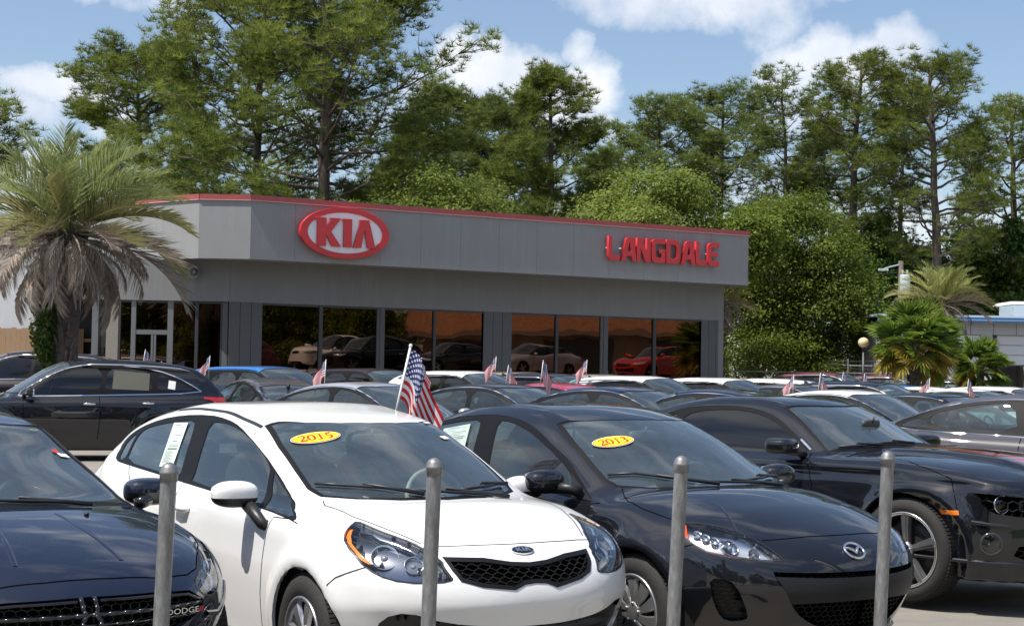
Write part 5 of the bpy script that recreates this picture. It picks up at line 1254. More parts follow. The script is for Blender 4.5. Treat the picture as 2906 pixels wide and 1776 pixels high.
# ------------------------------------------------------------------ the four near cars
def hero_body(key, name, label, cat, group, pm, F, res=(190, 34, 170)):
    s = SH[key]; P, Nn = s.shell(*res); C = Cut(P, Nn); sf = Surf(P, Nn); x, y, w, z0 = POSE[key]
    e = empty(name, (x, y, z0), R(w), label, cat, group)
    for sd in 'RL':
        for xa in (F.get('ax', 0), -s.wb):
            C.region('hole', sd, rect_ring(xa, s.tire+F.get('az', 0), F['arch'], 36), .3)
            C.region('hole', sd, [(xa-F['arch'], 0), (xa+F['arch'], 0), (xa+F['arch']*.99, s.tire), (xa-F['arch']*.99, s.tire)], .3)
        C.region('frame', sd, F['frame'], .3)
        for nm, poly in F['side']: C.region(nm, sd, poly, .3, ['frame'])
    ws = F['ws']; C.region('ws_frit', 'T', ws, .80)
    C.region('windshield', 'T', F['ws_in'], .80, ['ws_frit'])
    if 'rw' in F: C.region('ws_frit', 'T', F['rw'], .80); C.region('rear_window', 'T', offset_poly(F['rw'], .03), .80, ['ws_frit'])
    for nm, view, poly, lim in F.get('cuts', []): C.region(nm, view, poly, lim, ['lamp'] if nm == 'amber' else None)
    body = C.part('body', 'body', pm, e, rim=.022)
    C.part('frame', 'window_frame', F.get('frame_mat', M_SEAL), e, .003, rim=.01)
    C.part('ws_frit', 'windshield_surround', M_SEAL, e, .003, cond=lambda c: c[0] > -1.9); C.part('ws_frit', 'rear_window_surround', M_SEAL, e, .003, cond=lambda c: c[0] <= -1.9)
    C.part('windshield', 'windshield', M_WS, e, .0035)
    if 'rw' in F: C.part('rear_window', 'rear_window', F.get('rw_mat', M_SG), e, .0035)
    for nm, _ in F['side']:
        for sg in (-1, 1):
            C.part(nm, 'side_window', F.get('side_mat', M_SG), e, .007, cond=lambda c, g=sg: c[1]*g > 0)
    # wheel-arch liners and inner skin
    for xa in (F.get('ax', 0), -s.wb):
        for sg in (-1, 1):
            b = MB(); r = F['arch']; T = Matrix.Translation((xa, 0, s.tire+F.get('az', 0)))
            pr = []; yo = ext(s.Pl, xa)
            for i in range(19):
                a = -.35+(pi+.7)*i/18; pr.append((r*cos(a), r*sin(a)))
            V = [T @ Vector((a, sg*(yo-.06), c)) for a, c in pr]+[T @ Vector((a, sg*.52, c)) for a, c in pr]
            n = len(pr); b.add(V, [(i, i+1, i+1+n, i+n) for i in range(n-1)]+[tuple(range(n, 2*n))])
            b.build('wheel_arch_liner', M_TRIM, e, smooth=False)
    return e, C, sf, s, body

def lamp(C, sf, e, pid, depth, cond=None, axis=None, bezel=None, name='headlight'):
    lens = C.part(pid, name, M_LENS, e, 0, cond=cond)
    if lens is None: return None
    C.part(pid, 'lamp_housing', bezel or M_LBEZ, lens, depth, cond=cond, axis=axis, rim=-depth*.98)
    return lens

def hexgrid(C, sf, e, poly, view, pitch, wd, m, sink=.012, name='grille_mesh', aspect=1.6, wave=False):
    """grille lattice laid on the body surface inside an outline"""
    ys = [p[0] for p in poly]; zs = [p[1] for p in poly]; b = MB()
    def P(a, c):
        q = sf.at(view, a, c); return None if q is None else q[0]+Vector((-1, 0, 0))*sink
    rows = int((max(zs)-min(zs))/pitch)+2; px = pitch*aspect
    def seg(a0, c0, a1, c1):
        mm = inpoly(np.array([a0, a1, (a0+a1)/2]), np.array([c0, c1, (c0+c1)/2]), poly)
        if mm.sum() < 2: return
        p, q = P(a0, c0), P(a1, c1)
        if p is None or q is None or (p-q).length > .12: return
        b.tube([p, q], wd/2, 4, False)
    for i in range(rows):
        z = min(zs)+i*pitch
        cols = int((max(ys)-min(ys))/px)+3
        for j in range(-1, cols):
            a = min(ys)+(j+(.5 if i % 2 else 0))*px
            if wave:
                seg(a, z+pitch*.12, a+px*.32, z+pitch*.12); seg(a+px*.32, z+pitch*.12, a+px*.5, z-pitch*.22); seg(a+px*.5, z-pitch*.22, a+px*.82, z-pitch*.22); seg(a+px*.82, z-pitch*.22, a+px, z+pitch*.12)
                seg(a+px*.16, z+pitch*.12, a+px*.16, z+pitch*.62)
            else:
                seg(a, z, a+px*.5, z+pitch*.33); seg(a+px*.5, z+pitch*.33, a+px, z); seg(a, z, a, z-pitch*.67)
    o = b.build(name, m, e); o['kind'] = 'stuff'; return o

def handles(e, sf, pts, m, cup=None):
    for view in 'RL':
        sg = -1 if view == 'R' else 1
        for x, z in pts:
            q = sf.at(view, x, z)
            if not q: continue
            p, n = q; b = MB()
            b.tube([p+Vector((.10, 0, .002))+n*.0, p+Vector((.085, 0, 0))+n*.03, p+Vector((0, 0, 0))+n*.036, p+Vector((-.085, 0, 0))+n*.03, p+Vector((-.10, 0, .002))], [.014, .019, .020, .019, .014], 8)
            b.build('door_handle', m, e, smooth=True)
            V, F = blob(p-n*.004, (.05, .006, .03), 2.2, 8); mesh('handle_recess', V, F, m, e, True)

def lines(e, sf, view_pts, w=.006):
    for view, pts in view_pts:
        vs_ = [view] if view not in ('S',) else ['R', 'L']
        for v in vs_: ribbon(sf, v, pts, w, 'panel_gap', M_GAP, e)
        if view in ('F', 'T') and any(abs(p[0 if view == 'F' else 1]) > .02 for p in pts):
            mp = [(-a, b) for a, b in pts] if view == 'F' else [(a, -b) for a, b in pts]
            if set(map(lambda t: (round(t[0], 3), round(t[1], 3)), mp)) != set(map(lambda t: (round(t[0], 3), round(t[1], 3)), pts)):
                ribbon(sf, view, mp, w, 'panel_gap', M_GAP, e)
def plates(): pass
P_WHITE = paint('white_paint', (.80, .80, .79), dust=.05, rough=.45)
P_BLACK = paint('black_mica_paint', (.0045, .0052, .0085), flake=.18, rough=.4, dust=.014, spec=.08)
P_COUPE = paint('black_blue_paint', (.0045, .0055, .009), flake=.18, rough=.4, dust=.014, spec=.08)
P_NAVY = paint('navy_paint', (.006, .010, .025), flake=.30, rough=.38, dust=.016, spec=.08)
GH = 'cars parked in the front row behind the posts'

# --- white saloon
fr = [(-3.36, 1.0), (-3.43, 1.03), (-3.47, 1.07), (-3.44, 1.11), (-3.352, 1.155), (-3.25, 1.195), (-3.135, 1.227), (-2.96, 1.262), (-2.779, 1.288), (-2.6, 1.306), (-2.415, 1.319), (-2.2, 1.327), (-1.994, 1.328), (-1.85, 1.321), (-1.703, 1.308), (-1.57, 1.289), (-1.452, 1.264), (-1.22, 1.207), (-1.116, 1.179), (-1.019, 1.151), (-.927, 1.123), (-.833, 1.089), (-.745, 1.056), (-.662, 1.023), (-.578, .986), (-.488, .95), (-.371, .919), (-.255, .892), (-.215, .880), (-.200, .868), (-.212, .861), (-.274, .863), (-.379, .870), (-.489, .878), (-.9, .898), (-1.304, .916), (-2.255, .95), (-3.242, .982)]
F = dict(arch=.345, frame=fr, side=[
    ('g_quarter', round_poly([(-3.31, 1.005), (-3.37, 1.08), (-3.29, 1.145), (-3.20, 1.176), (-3.215, 1.09), (-3.17, .998)], 1)),
    ('g_rear', round_poly([(-3.129, .998), (-3.175, 1.09), (-3.155, 1.185), (-2.995, 1.227), (-2.6, 1.273), (-2.255, 1.294), (-2.176, 1.219), (-2.078, 1.048), (-2.03, .962), (-2.303, .969)], 1)),
    ('g_front', round_poly([(-1.81, .958), (-1.90, 1.142), (-1.99, 1.288), (-1.824, 1.298), (-1.572, 1.275), (-1.324, 1.228), (-1.06, 1.16), (-.958, 1.123), (-.861, 1.085), (-.822, 1.041), (-.785, .985), (-.74, .94), (-.69, .902), (-1.195, .924)], 1, keep=(0,)),),
    ('g_tri', [(-.80, 1.068), (-.70, 1.026), (-.541, .962), (-.418, .922), (-.262, .886), (-.30, .877), (-.541, .889), (-.63, .893), (-.66, .935), (-.73, .99)])],
    ws=[(-1.25, -.546), (-1.10, -.36), (-1.03, -.18), (-1.01, 0), (-1.03, .18), (-1.10, .36), (-1.25, .546), (-.941, .59), (-.682, .609), (-.488, .618), (-.38, .589), (-.25, .45), (-.13, .25), (-.08, 0), (-.13, -.25), (-.25, -.45), (-.38, -.589), (-.488, -.618), (-.682, -.609), (-.941, -.59)],
    rw=[(-2.75, .50), (-2.66, .25), (-2.63, 0), (-2.66, -.25), (-2.75, -.50), (-3.4, -.56), (-3.62, -.53), (-3.70, -.3), (-3.72, 0), (-3.70, .3), (-3.62, .53), (-3.4, .56)])
F['ws_in'] = offset_poly(F['ws'], .028)
F['ws_in'] = [(min(x, -.155-abs(y)**2*.55), y) if x > -.5 else (x-.03 if x > -1.3 and abs(y) < .5 else x, y) for x, y in F['ws_in']]
hlR = round_poly([(.139, .864), (.100, .885), (.223, .861), (.4, .821), (.499, .792), (.605, .748), (.690, .665), (.700, .643), (.641, .631), (.541, .645), (.445, .690), (.345, .760)], 1)
gro = [(-.417, .748), (-.229, .742), (-.10, .722), (.0, .716), (.10, .722), (.229, .742), (.40, .752), (.385, .70), (.35, .655), (.276, .628), (.118, .600), (.06, .622), (0, .626), (-.06, .622), (-.118, .600), (-.276, .617), (-.375, .645), (-.40, .69)]
gri = offset_poly(gro, .018)
low = round_poly([(-.70, .37), (-.685, .47), (-.60, .505), (-.45, .455), (-.2, .43), (0, .425), (.2, .43), (.45, .455), (.60, .505), (.685, .47), (.70, .37), (.6, .30), (.3, .27), (-.3, .27), (-.6, .30)], 1)
amb = [(.155, .850), (.185, .853), (.198, .846), (.272, .812), (.362, .768), (.455, .714), (.445, .712), (.411, .726), (.344, .768), (.256, .812), (.19, .830)]
F['cuts'] = [('lamp', 'R', hlR, .33), ('lamp', 'L', hlR, .33), ('amber', 'R', amb, .33), ('amber', 'L', amb, .33), ('grille', 'F', gro, .4), ('grille_in', 'F', gri, .4), ('low', 'F', low, .3)]+[('low', v_, [(.50, .15), (.50, .38), (.58, .46), (.95, .47), (.95, .15)], .50) for v_ in 'RL']
e, C, sf, s, body = hero_body('white', 'saloon_car', 'white saloon with a yellow 2015 oval on its windshield, between second posts', 'car', GH, P_WHITE, F)
WHITE = e
lines(e, sf, [('S', [(-.158, .852), (-.27, .865), (-.44, .86), (-.47, .80), (-.49, .708), (-.521, .461), (-.50, .24)]), ('S', [(-1.86, .94), (-1.87, .75), (-1.85, .5), (-1.80, .24)]),
              ('S', [(.268, .600), (.31, .64), (.439, .698)]), ('F', [(0, .793), (-.2, .793), (-.398, .790), (-.47, .786)]), ('F', [(0, .793), (.2, .793), (.398, .790), (.47, .786)]),
              ('T', [(-.33, -.60), (-.235, -.633), (.05, -.617), (.28, -.545), (.478, -.466)]), ('S', [(-2.95, .97), (-2.72, .86), (-2.68, .70), (-2.32, .5), (-2.24, .3)])], .0055)
ribbon(sf, 'T', [(-1.25, -.556), (-1.54, -.545), (-1.85, -.53), (-2.3, -.52), (-2.7, -.52)], .02, 'roof_moulding', M_TRIM, e, .003); ribbon(sf, 'T', [(-1.25, .556), (-1.54, .545), (-1.85, .53), (-2.3, .52), (-2.7, .52)], .02, 'roof_moulding', M_TRIM, e, .003)
for sg in (-1, 1):
    cd = lambda c, g=sg: c[1]*g > 0
    ln = lamp(C, sf, e, 'lamp', .060, cd, (.62, .45*sg, .1))
    v = 'R' if sg < 0 else 'L'
    C.part('amber', 'turn_signal', M_AMB, ln, .004, cond=cd)
    for (a_, b_), rad_, mm in (((.455, .760), .066, M_REFL), ((.565, .728), .046, M_REFL)):
        p, n = sf.at(v, a_, b_); f_ = (n+Vector((.5, 0, .1))).normalized(); chrome_dish(ln, p-n*.026, rad_, .045, f_, mm)
    for k in range(6):
        t_ = k/5; p, n = sf.at(v, .60+.075*t_, .700-.028*t_); MB().box((0, 0, 0), (.008, .02, .03), 0, Matrix.Translation(p-n*.02)).build('reflector_rib', M_REFL, ln)
    q = [sf.at(v, a_, b_) for a_, b_ in [(.235, .842), (.30, .832), (.36, .815), (.43, .800), (.50, .778), (.56, .752)]]
    st_ = MB(); st_.tube([p-n*.014 for p, n in q], [.006, .016, .020, .016, .012, .006], 8); st_.build('chrome_strip', M_REFL, ln, smooth=True)
    ribbon(sf, 'R' if sg < 0 else 'L', offset_poly(hlR, .003), .007, 'lamp_seal', M_TRIM, ln, .002, True)
g = C.part('grille', 'grille_surround', M_GRILL, e, -.004, rim=.03)
gi = C.part('grille_in', 'grille', M_GAP, e, .055, axis=(1, 0, 0), rim=-.05)
hexgrid(C, sf, g, gri, 'F', .0195, .0040, mat('grille_bar', (.022, .022, .024), .35), .006, aspect=2.9, wave=True)
lo_ = C.part('low', 'lower_grille', M_TRIM, e, .03, axis=(1, 0, 0), rim=-.03)
lb = MB()
for zz in (.31, .36, .41): lb.tube([Vector((-.005, 0, 0))+(sf.at('F', a, zz) or (Vector((.7, a, zz)), 0))[0] for a in np.linspace(-.55, .55, 23)], .008, 5)
lb.build('grille_slats', M_TRIM, lo_)['kind'] = 'stuff'
p, n = sf.at('F', 0, .765); Mb = frame_from(p, n, (0, 0, 1), .004)
ell = lambda a, b: [(a*cos(t), b*sin(t)) for t in np.linspace(0, 2*pi, 36)[:-1]]
bd = curve_fill([ell(.062, .031)], .006, 'badge', M_CHR, e, Mb); curve_fill([ell(.056, .026)], .004, 'badge_field', M_GLOSSB, bd, Mb @ Matrix.Translation((0, 0, .003)))
KIA = [[(-.82, -.5), (-.82, .5), (-.55, .5), (-.55, -.5)], [(-.55, .02), (-.22, .5), (.08, .5), (-.27, .04), (.08, -.5), (-.22, -.5), (-.55, -.02)],
       [(.06+.08, -.5), (.06+.08, .5), (.34, .5), (.34, -.5)], [(.36+.05, -.5), (.62, .5), (.86, .5), (1.08, -.5), (.82, -.5), (.73, .1), (.64, -.5)]]
def kia_letters(parent, M_, sx, sy, depth, m, name='letter'):
    K = [(-.95, -.5), (-.95, .5), (-.66, .5), (-.66, .12), (-.36, .5), (-.02, .5), (-.42, .02), (-.02, -.5), (-.36, -.5), (-.66, -.10), (-.66, -.5)]
    I = [(.06, -.5), (.06, .5), (.34, .5), (.34, -.5)]
    A = [(.38, -.5), (.62, .5), (.98, .5), (1.22, -.5), (.92, -.5), (.80, .16), (.68, -.5)]
    for lp in (K, I, A): curve_fill([[((a-.13)*sx, b*sy) for a, b in lp]], depth, name, m, parent, M_)
kia_letters(bd, Mb @ Matrix.Translation((0, 0, .006)), .036, .028, .003, M_CHR)
# plate recess, mirrors, wipers, handles
wing_mirror(e, (-.70, .935, .960), -1, (.075, .128, .070), P_WHITE, M_TRIM, (-.50, .83, .80), 2.5, -.25)
wing_mirror(e, (-.80, .915, .945), 1, (.075, .128, .070), P_WHITE, M_TRIM, (-.50, .83, .80), 2.5, -.25)
for sg, v in ((-1, 'R'), (1, 'L')):
    tri = [(-.70, 1.0), (-.62, 1.0), (-.24, .872), (-.30, .868), (-.66, .888)]
wipers(e, sf, [[(-.19, -.10), (-.30, -.28), (-.42, -.48), (-.49, -.575)], [(-.16, .40), (-.17, .15), (-.20, -.05), (-.26, -.22)], [(-.44, .55), (-.32, .38), (-.22, .15)]])
handles(e, sf, [(-1.70, .80), (-2.58, .83)], P_WHITE)
hw = .155
for sg in (-1, 1):
    wheel(e, .0, sg*.765, .312, .185, 'cover', sg); wheel(e, -2.57, sg*.765, .312, .185, 'cover', sg)
cabin(e, s, wheel_col=mat('beige_rim', (.42, .38, .31), .5), dz=-.02)
year_oval(e, sf, -.905, -.385, '2015', .32)
# window form, inspection sticker
def side_form(e, sf, corners, m, name='window_sheet', rows=True, view='R'):
    q = [sf.at(view, a, b) for a, b in corners]; V = [p+n*.004 for p, n in q]
    o = mesh(name, V, [(0, 1, 2, 3)], m, e)
    if rows:
        rr = MB(); a, b, c, d = V
        for k, (t, l0, l1, h) in enumerate([(.05, .2, .6, .012), (.10, .1, .9, .006), (.20, .1, .5, .008), (.29, .4, .9, .014), (.36, .1, .8, .006), (.42, .35, .7, .014), (.50, .2, .9, .012), (.53, .2, .9, .012), (.60, .0, 0, 0), (.585, .18, .86, .034)] +
                        [(.64+.024*i, .1, .55+.35*((i*7) % 3)/3, .008) for i in range(12)]):
            L0 = a.lerp(d, t); R0 = b.lerp(c, t); L1 = a.lerp(d, t+h); R1 = b.lerp(c, t+h); n = (b-a).cross(d-a).normalized()
            if n.dot(q[0][1]) < 0: n = -n
            rr.add([L0.lerp(R0, l0)+n*.001, L0.lerp(R0, l1)+n*.001, L1.lerp(R1, l1)+n*.001, L1.lerp(R1, l0)+n*.001], [(0, 1, 2, 3)])
        r_ = rr.build('printed_lines', mat('print_ink', (.10, .16, .13), .8), o); r_['kind'] = 'stuff'
    return o
side_form(e, sf, [(-2.574, 1.262), (-2.335, 1.272), (-2.205, 1.009), (-2.43, .997)], M_STK)
def ws_sticker(e, sf, c, w, h, col, name='windshield_sticker', rot=0):
    q = sf.at('T', *c)
    if not q: return
    Mx = frame_from(q[0], q[1], (0, 0, 1), .004) @ Matrix.Rotation(rot, 4, 'Z')
    return curve_fill([[(-w, -h), (w, -h), (w, h), (-w, h)]], .001, name, mat('sticker_'+('red' if col[0] > .5 and col[1] < .3 else 'white'), col, .5), e, Mx)
ws_sticker(e, sf, (-.92, .44), .030, .018, (.8, .8, .78)); ws_sticker(e, sf, (-1.12, .43), .028, .011, (.8, .8, .78))

# --- black hatch-like saloon
F = dict(arch=.352, frame=round_poly([(-3.30, 1.03), (-3.36, 1.09), (-3.2, 1.15), (-2.9, 1.21), (-2.485, 1.29), (-2.301, 1.318), (-1.9, 1.342), (-1.68, 1.333), (-1.46, 1.30), (-1.27, 1.245), (-1.05, 1.165), (-.871, 1.101), (-.793, 1.056), (-.718, 1.012), (-.646, .97), (-.57, .929), (-.475, .891), (-.574, .882), (-1.14, .922), (-1.65, .94), (-2.6, .99)], 1), side=[
    ('g_quarter', round_poly([(-3.24, 1.05), (-3.25, 1.10), (-3.02, 1.165), (-3.02, 1.04)], 1)),
    ('g_rear', round_poly([(-2.98, 1.045), (-2.98, 1.175), (-2.70, 1.23), (-2.485, 1.258), (-2.301, 1.282), (-2.03, 1.308), (-1.98, 1.22), (-1.90, .99), (-2.4, 1.0)], 1)),
    ('g_front', round_poly([(-1.66, .965), (-1.759, 1.175), (-1.815, 1.308), (-1.68, 1.305), (-1.479, 1.268), (-1.287, 1.215), (-1.077, 1.143), (-.917, 1.08), (-.80, 1.02), (-.70, .915), (-1.14, .945)], 1, keep=(0,)))],
    ws=[(-1.195, -.545), (-1.10, -.36), (-1.05, -.18), (-1.035, 0), (-1.05, .18), (-1.10, .36), (-1.195, .545), (-.95, .61), (-.70, .655), (-.526, .680), (-.43, .66), (-.293, .513), (-.156, .33), (-.09, .12), (-.085, 0), (-.09, -.12), (-.156, -.33), (-.293, -.513), (-.43, -.66), (-.526, -.680), (-.70, -.655), (-.95, -.61)],
    rw=[(-2.55, .50), (-2.50, .25), (-2.48, 0), (-2.50, -.25), (-2.55, -.50), (-3.1, -.55), (-3.28, -.50), (-3.33, -.25), (-3.34, 0), (-3.33, .25), (-3.28, .50), (-3.1, .55)])
F['ws_in'] = [(min(x, -.165-abs(y)**2*.5), y) if x > -.5 else (x-.03 if x > -1.25 and abs(y) < .5 else x, y) for x, y in offset_poly(F['ws'], .028)]
hlR = round_poly([(.20, .820), (.301, .826), (.399, .815), (.524, .782), (.607, .752), (.700, .700), (.755, .655), (.714, .656), (.633, .662), (.538, .671), (.455, .695), (.337, .756)], 1)
gro = round_poly([(-.525, .603), (-.367, .598), (0, .596), (.367, .598), (.525, .603), (.515, .56), (.465, .485), (.42, .41), (.36, .355), (.26, .305), (.1, .282), (-.1, .282), (-.26, .305), (-.36, .355), (-.42, .41), (-.465, .485), (-.515, .56)], 1, keep=(0, 4))
bar = [(-.518, .578), (-.28, .569), (0, .566), (.28, .569), (.518, .578), (.44, .436), (.28, .443), (0, .446), (-.28, .443), (-.44, .436)]
vent = round_poly([(-.768, .555), (-.700, .558), (-.668, .497), (-.590, .373), (-.582, .338), (-.645, .322), (-.695, .373), (-.752, .47)], 1)
F['cuts'] = [('lamp', 'R', hlR, .35), ('lamp', 'L', hlR, .35), ('grille', 'F', gro, .4), ('bar', 'F', bar, .4), ('vent', 'F', vent, .2), ('vent', 'F', mirror(vent)[::-1], .2)]
e, C, sf, s, body = hero_body('black', 'saloon_car', 'black saloon with a yellow 2013 oval on its windshield', 'car', GH, P_BLACK, F)
BLACK = e
lines(e, sf, [('S', [(-.40, .883), (-.47, .872), (-.44, .725), (-.47, .5), (-.48, .24)]), ('S', [(-1.74, .94), (-1.76, .75), (-1.74, .5), (-1.70, .24)]),
              ('T', [(-.40, -.64), (-.30, -.70), (-.211, -.748), (-.053, -.769), (.136, -.752), (.20, -.74)]), ('F', [(0, .768), (-.222, .767), (-.49, .752)]), ('F', [(0, .768), (.222, .767), (.49, .752)]),
              ('S', [(.30, .69), (.40, .725)]), ('S', [(-2.98, .97), (-2.80, .88), (-2.74, .70), (-2.36, .5), (-2.30, .3)])], .0055)
for sg in (-1, 1):
    cd = lambda c, g=sg: c[1]*g > 0
    ln = lamp(C, sf, e, 'lamp', .07, cd, (.62, .45*sg, .12), M_REFL)
    for (a_, b_), rad_ in (((.545, .728), .046), ((.645, .695), .034)):
        p, n = sf.at('R' if sg < 0 else 'L', a_, b_); chrome_dish(ln, p-n*.020, rad_, .03, (n+Vector((.5, 0, .1))).normalized(), mat('projector_ring', (.6, .62, .66), .1, 1))
    for k in range(4):
        p, n = sf.at('R' if sg < 0 else 'L', .36+.05*k, .785-.013*k); chrome_dish(ln, p-n*.02, .026, .02, (n+Vector((.4, 0, .2))).normalized(), M_REFL, False, 'reflector')
    v = 'R' if sg < 0 else 'L'
    ribbon(sf, v, [(.225, .806), (.29, .772), (.36, .738), (.46, .696), (.56, .676), (.66, .664)], .011, 'amber_strip', mat('amber_red_lens', (.75, .09, .015), .1, coat=1), ln, -.004)
    q = [sf.at(v, a, b) for a, b in [(.235, .818), (.27, .818), (.33, .775), (.37, .742), (.47, .698), (.45, .702), (.345, .755)]]
    V = [p-n*.006 for p, n in q]; am = MB(); am.add(V, [tuple(range(len(V)))]); am.build('turn_signal', mat('amber_red_lens', (.75, .09, .015), .1, coat=1), ln)
    ribbon(sf, v, offset_poly(hlR, .002), .006, 'lamp_seal', M_TRIM, ln, .002, True)
g = C.part('grille', 'lower_grille', M_GAP, e, .05, axis=(1, 0, 0), rim=-.05)
hexgrid(C, sf, g, [p for p in gro], 'F', .026, .004, M_GRILL, .022, aspect=1.5)
C.part('bar', 'bumper_bar', mat('grey_plastic', (.014, .0145, .016), .5, spec=.3), e, -.004, rim=.05)
for sg in (-1, 1):
    vo = C.part('vent', 'fog_vent', M_GRILL, e, .035, cond=lambda c, g=sg: c[1]*g > 0, axis=(1, 0, 0), rim=-.035)
    hexgrid(C, sf, vo, vent if sg < 0 else mirror(vent), 'F', .022, .0035, M_GRILL, .022, aspect=1.5)
ribbon(sf, 'F', [(-.48, .26), (-.3, .225), (0, .215), (.3, .225), (.48, .26)], .03, 'lower_lip', P_BLACK, e, .02, round_=True)
p, n = sf.at('F', .0, .692); Mb = frame_from(p, n, (0, 0, 1), .006)
def tor(parent, Mx, a, b, r, m, name):
    q = MB(); q.tube([Mx @ Vector((a*cos(t), b*sin(t), 0)) for t in np.linspace(0, 2*pi, 41)], r, 8, False); return q.build(name, m, parent, smooth=True)
bd = tor(e, Mb, .066, .052, .0075, M_CHR, 'badge')
q = MB()
for sg in (-1, 1): q.tube([Mb @ Vector((sg*.058, .022, 0)), Mb @ Vector((sg*.035, .018, .003)), Mb @ Vector((sg*.016, .002, .004)), Mb @ Vector((0, -.022, .002))], [.004, .008, .009, .005], 8)
q.build('badge_wings', M_CHR, bd, smooth=True)
for sg in (-1, 1):
    o = wing_mirror(e, (-.76, .935, .985), sg, (.085, .125, .072), P_BLACK, M_TRIM, (-.60, .83, .93), 2.4, -.45)
    q = [sf.at('R' if sg < 0 else 'L', a, b) for a, b in [(-.80, 1.03), (-.47, .885), (-.68, .895)]]
    MB().add([p+n*.004 for p, n in q], [(0, 1, 2)]).build('mirror_triangle', mat('grey_plastic', (.014, .0145, .016), .5, spec=.3), e)
wipers(e, sf, [[(-.17, -.12), (-.30, -.30), (-.46, -.50), (-.54, -.64)], [(-.15, .36), (-.16, .12), (-.19, -.08), (-.25, -.24)], [(-.44, .58), (-.30, .36), (-.20, .12)]])
handles(e, sf, [(-1.62, .80), (-2.55, .85)], P_BLACK)
for sg in (-1, 1):
    wheel(e, 0, sg*.775, .317, .195, 'blade', sg); wheel(e, -2.64, sg*.775, .317, .195, 'blade', sg)
cabin(e, s, dz=-.01)
year_oval(e, sf, -.80, -.40, '2013', .30)
for sg in (-1, 1):   # headlamp washer-like raised crease over the arch
    ribbon(sf, 'F', [(sg*.56, .79), (sg*.50, .85), (sg*.44, .90)], .02, 'bonnet_crease', P_BLACK, e, .004, round_=True)
side_form(e, sf, [(-2.45, 1.225), (-2.12, 1.270), (-2.05, 1.12), (-2.42, 1.09)], mat('pane_reflection', (.42, .50, .47), .6), rows=True)  # pale lined sheet on the pane stands in for a reflection there
# --- black coupe with a bonnet bulge and red stripes
side = round_poly([(-2.44, 1.06), (-2.47, 1.20), (-2.357, 1.280), (-1.983, 1.309), (-1.72, 1.289), (-1.498, 1.234), (-1.316, 1.147), (-1.18, 1.075), (-1.08, 1.022), (-1.405, 1.022), (-1.9, 1.035)], 1, keep=(8,))
F = dict(arch=.405, ax=-.10, az=.0, frame=round_poly([(-2.80, 1.12), (-2.74, 1.21), (-2.60, 1.27), (-2.40, 1.315), (-2.0, 1.335), (-1.70, 1.315), (-1.48, 1.26), (-1.30, 1.172), (-1.15, 1.085), (-1.02, 1.010), (-1.405, 1.005), (-2.0, 1.018), (-2.5, 1.05)], 1, keep=(9,)),
    side=[('g_front', side), ('g_quarter', round_poly([(-2.72, 1.13), (-2.68, 1.20), (-2.56, 1.255), (-2.52, 1.255), (-2.51, 1.07)], 1))], side_mat=M_TINT,
    ws=[(-1.455, -.525), (-1.38, -.30), (-1.335, -.12), (-1.33, 0), (-1.335, .12), (-1.38, .30), (-1.455, .525), (-1.16, .634), (-.95, .72), (-.882, .748), (-.80, .70), (-.72, .55), (-.66, .30), (-.64, 0), (-.66, -.30), (-.72, -.55), (-.80, -.70), (-.882, -.748), (-.95, -.72), (-1.16, -.634)],
    rw=[(-2.75, .48), (-2.70, .25), (-2.69, 0), (-2.70, -.25), (-2.75, -.48), (-3.2, -.54), (-3.34, -.5), (-3.38, 0), (-3.34, .5), (-3.2, .54)], rw_mat=M_TINT)
F['ws_in'] = [(min(x, -.74-abs(y)**2*.25), y) if x > -.9 else x_ for x, y, x_ in [(p[0], p[1], p) for p in offset_poly(F['ws'], .025)]]
gr = round_poly([(-.905, .800), (-.73, .776), (-.4, .765), (0, .762), (.4, .765), (.73, .776), (.905, .800), (.897, .700), (.85, .652), (.5, .632), (0, .625), (-.5, .632), (-.85, .652), (-.897, .700)], 1, keep=(0, 6))
lg = round_poly([(-.74, .475), (0, .49), (.74, .475), (.785, .35), (.4, .33), (-.4, .33), (-.785, .35)], 1)
mk = [(.188, .668), (.361, .674), (.368, .643), (.205, .638)]
st = [[(-.60, .08), (.90, .10), (.90, .30), (-.60, .24)], [(-.60, -.08), (.90, -.10), (.90, -.30), (-.60, -.24)]]
F['cuts'] = [('stripe', 'T', st[0], .8), ('stripe', 'T', st[1], .8), ('grille', 'F', gr, .4), ('lowg', 'F', lg, .4), ('mark', 'R', mk, .5), ('mark', 'L', mk, .5)]
SH['coupe'].extra = lambda x, ay: .030*sstep(.44, .36, ay)*sstep(-.72, -.50, x)*sstep(.95, .3, x)
SH['coupe'].ridge = [(spline([(-4, .80), (-2.8, .92), (-1, .905), (.9, .86)]), .012, .035)]
e, C, sf, s, body = hero_body('coupe', 'coupe_car', 'low black coupe with red bonnet stripes and big five-spoke wheels', 'car', GH, P_COUPE, F)
COUPE = e
C.part('stripe', 'bonnet_stripe', paint('red_stripe', (.30, .025, .02), dust=.1, flake=.1), e)
C.part('mark', 'side_marker', M_AMB, e, -.003, cond=lambda c: c[1] < 0, rim=.01); C.part('mark', 'side_marker', M_AMB, e, -.003, cond=lambda c: c[1] > 0, rim=.01)
g = C.part('grille', 'front_grille', M_GAP, e, .075, axis=(1, 0, 0), rim=-.07)
hexgrid(C, sf, g, [p for p in gr if abs(p[0]) < 9], 'F', .055, .011, M_GLOSSB, .035, aspect=1.0)
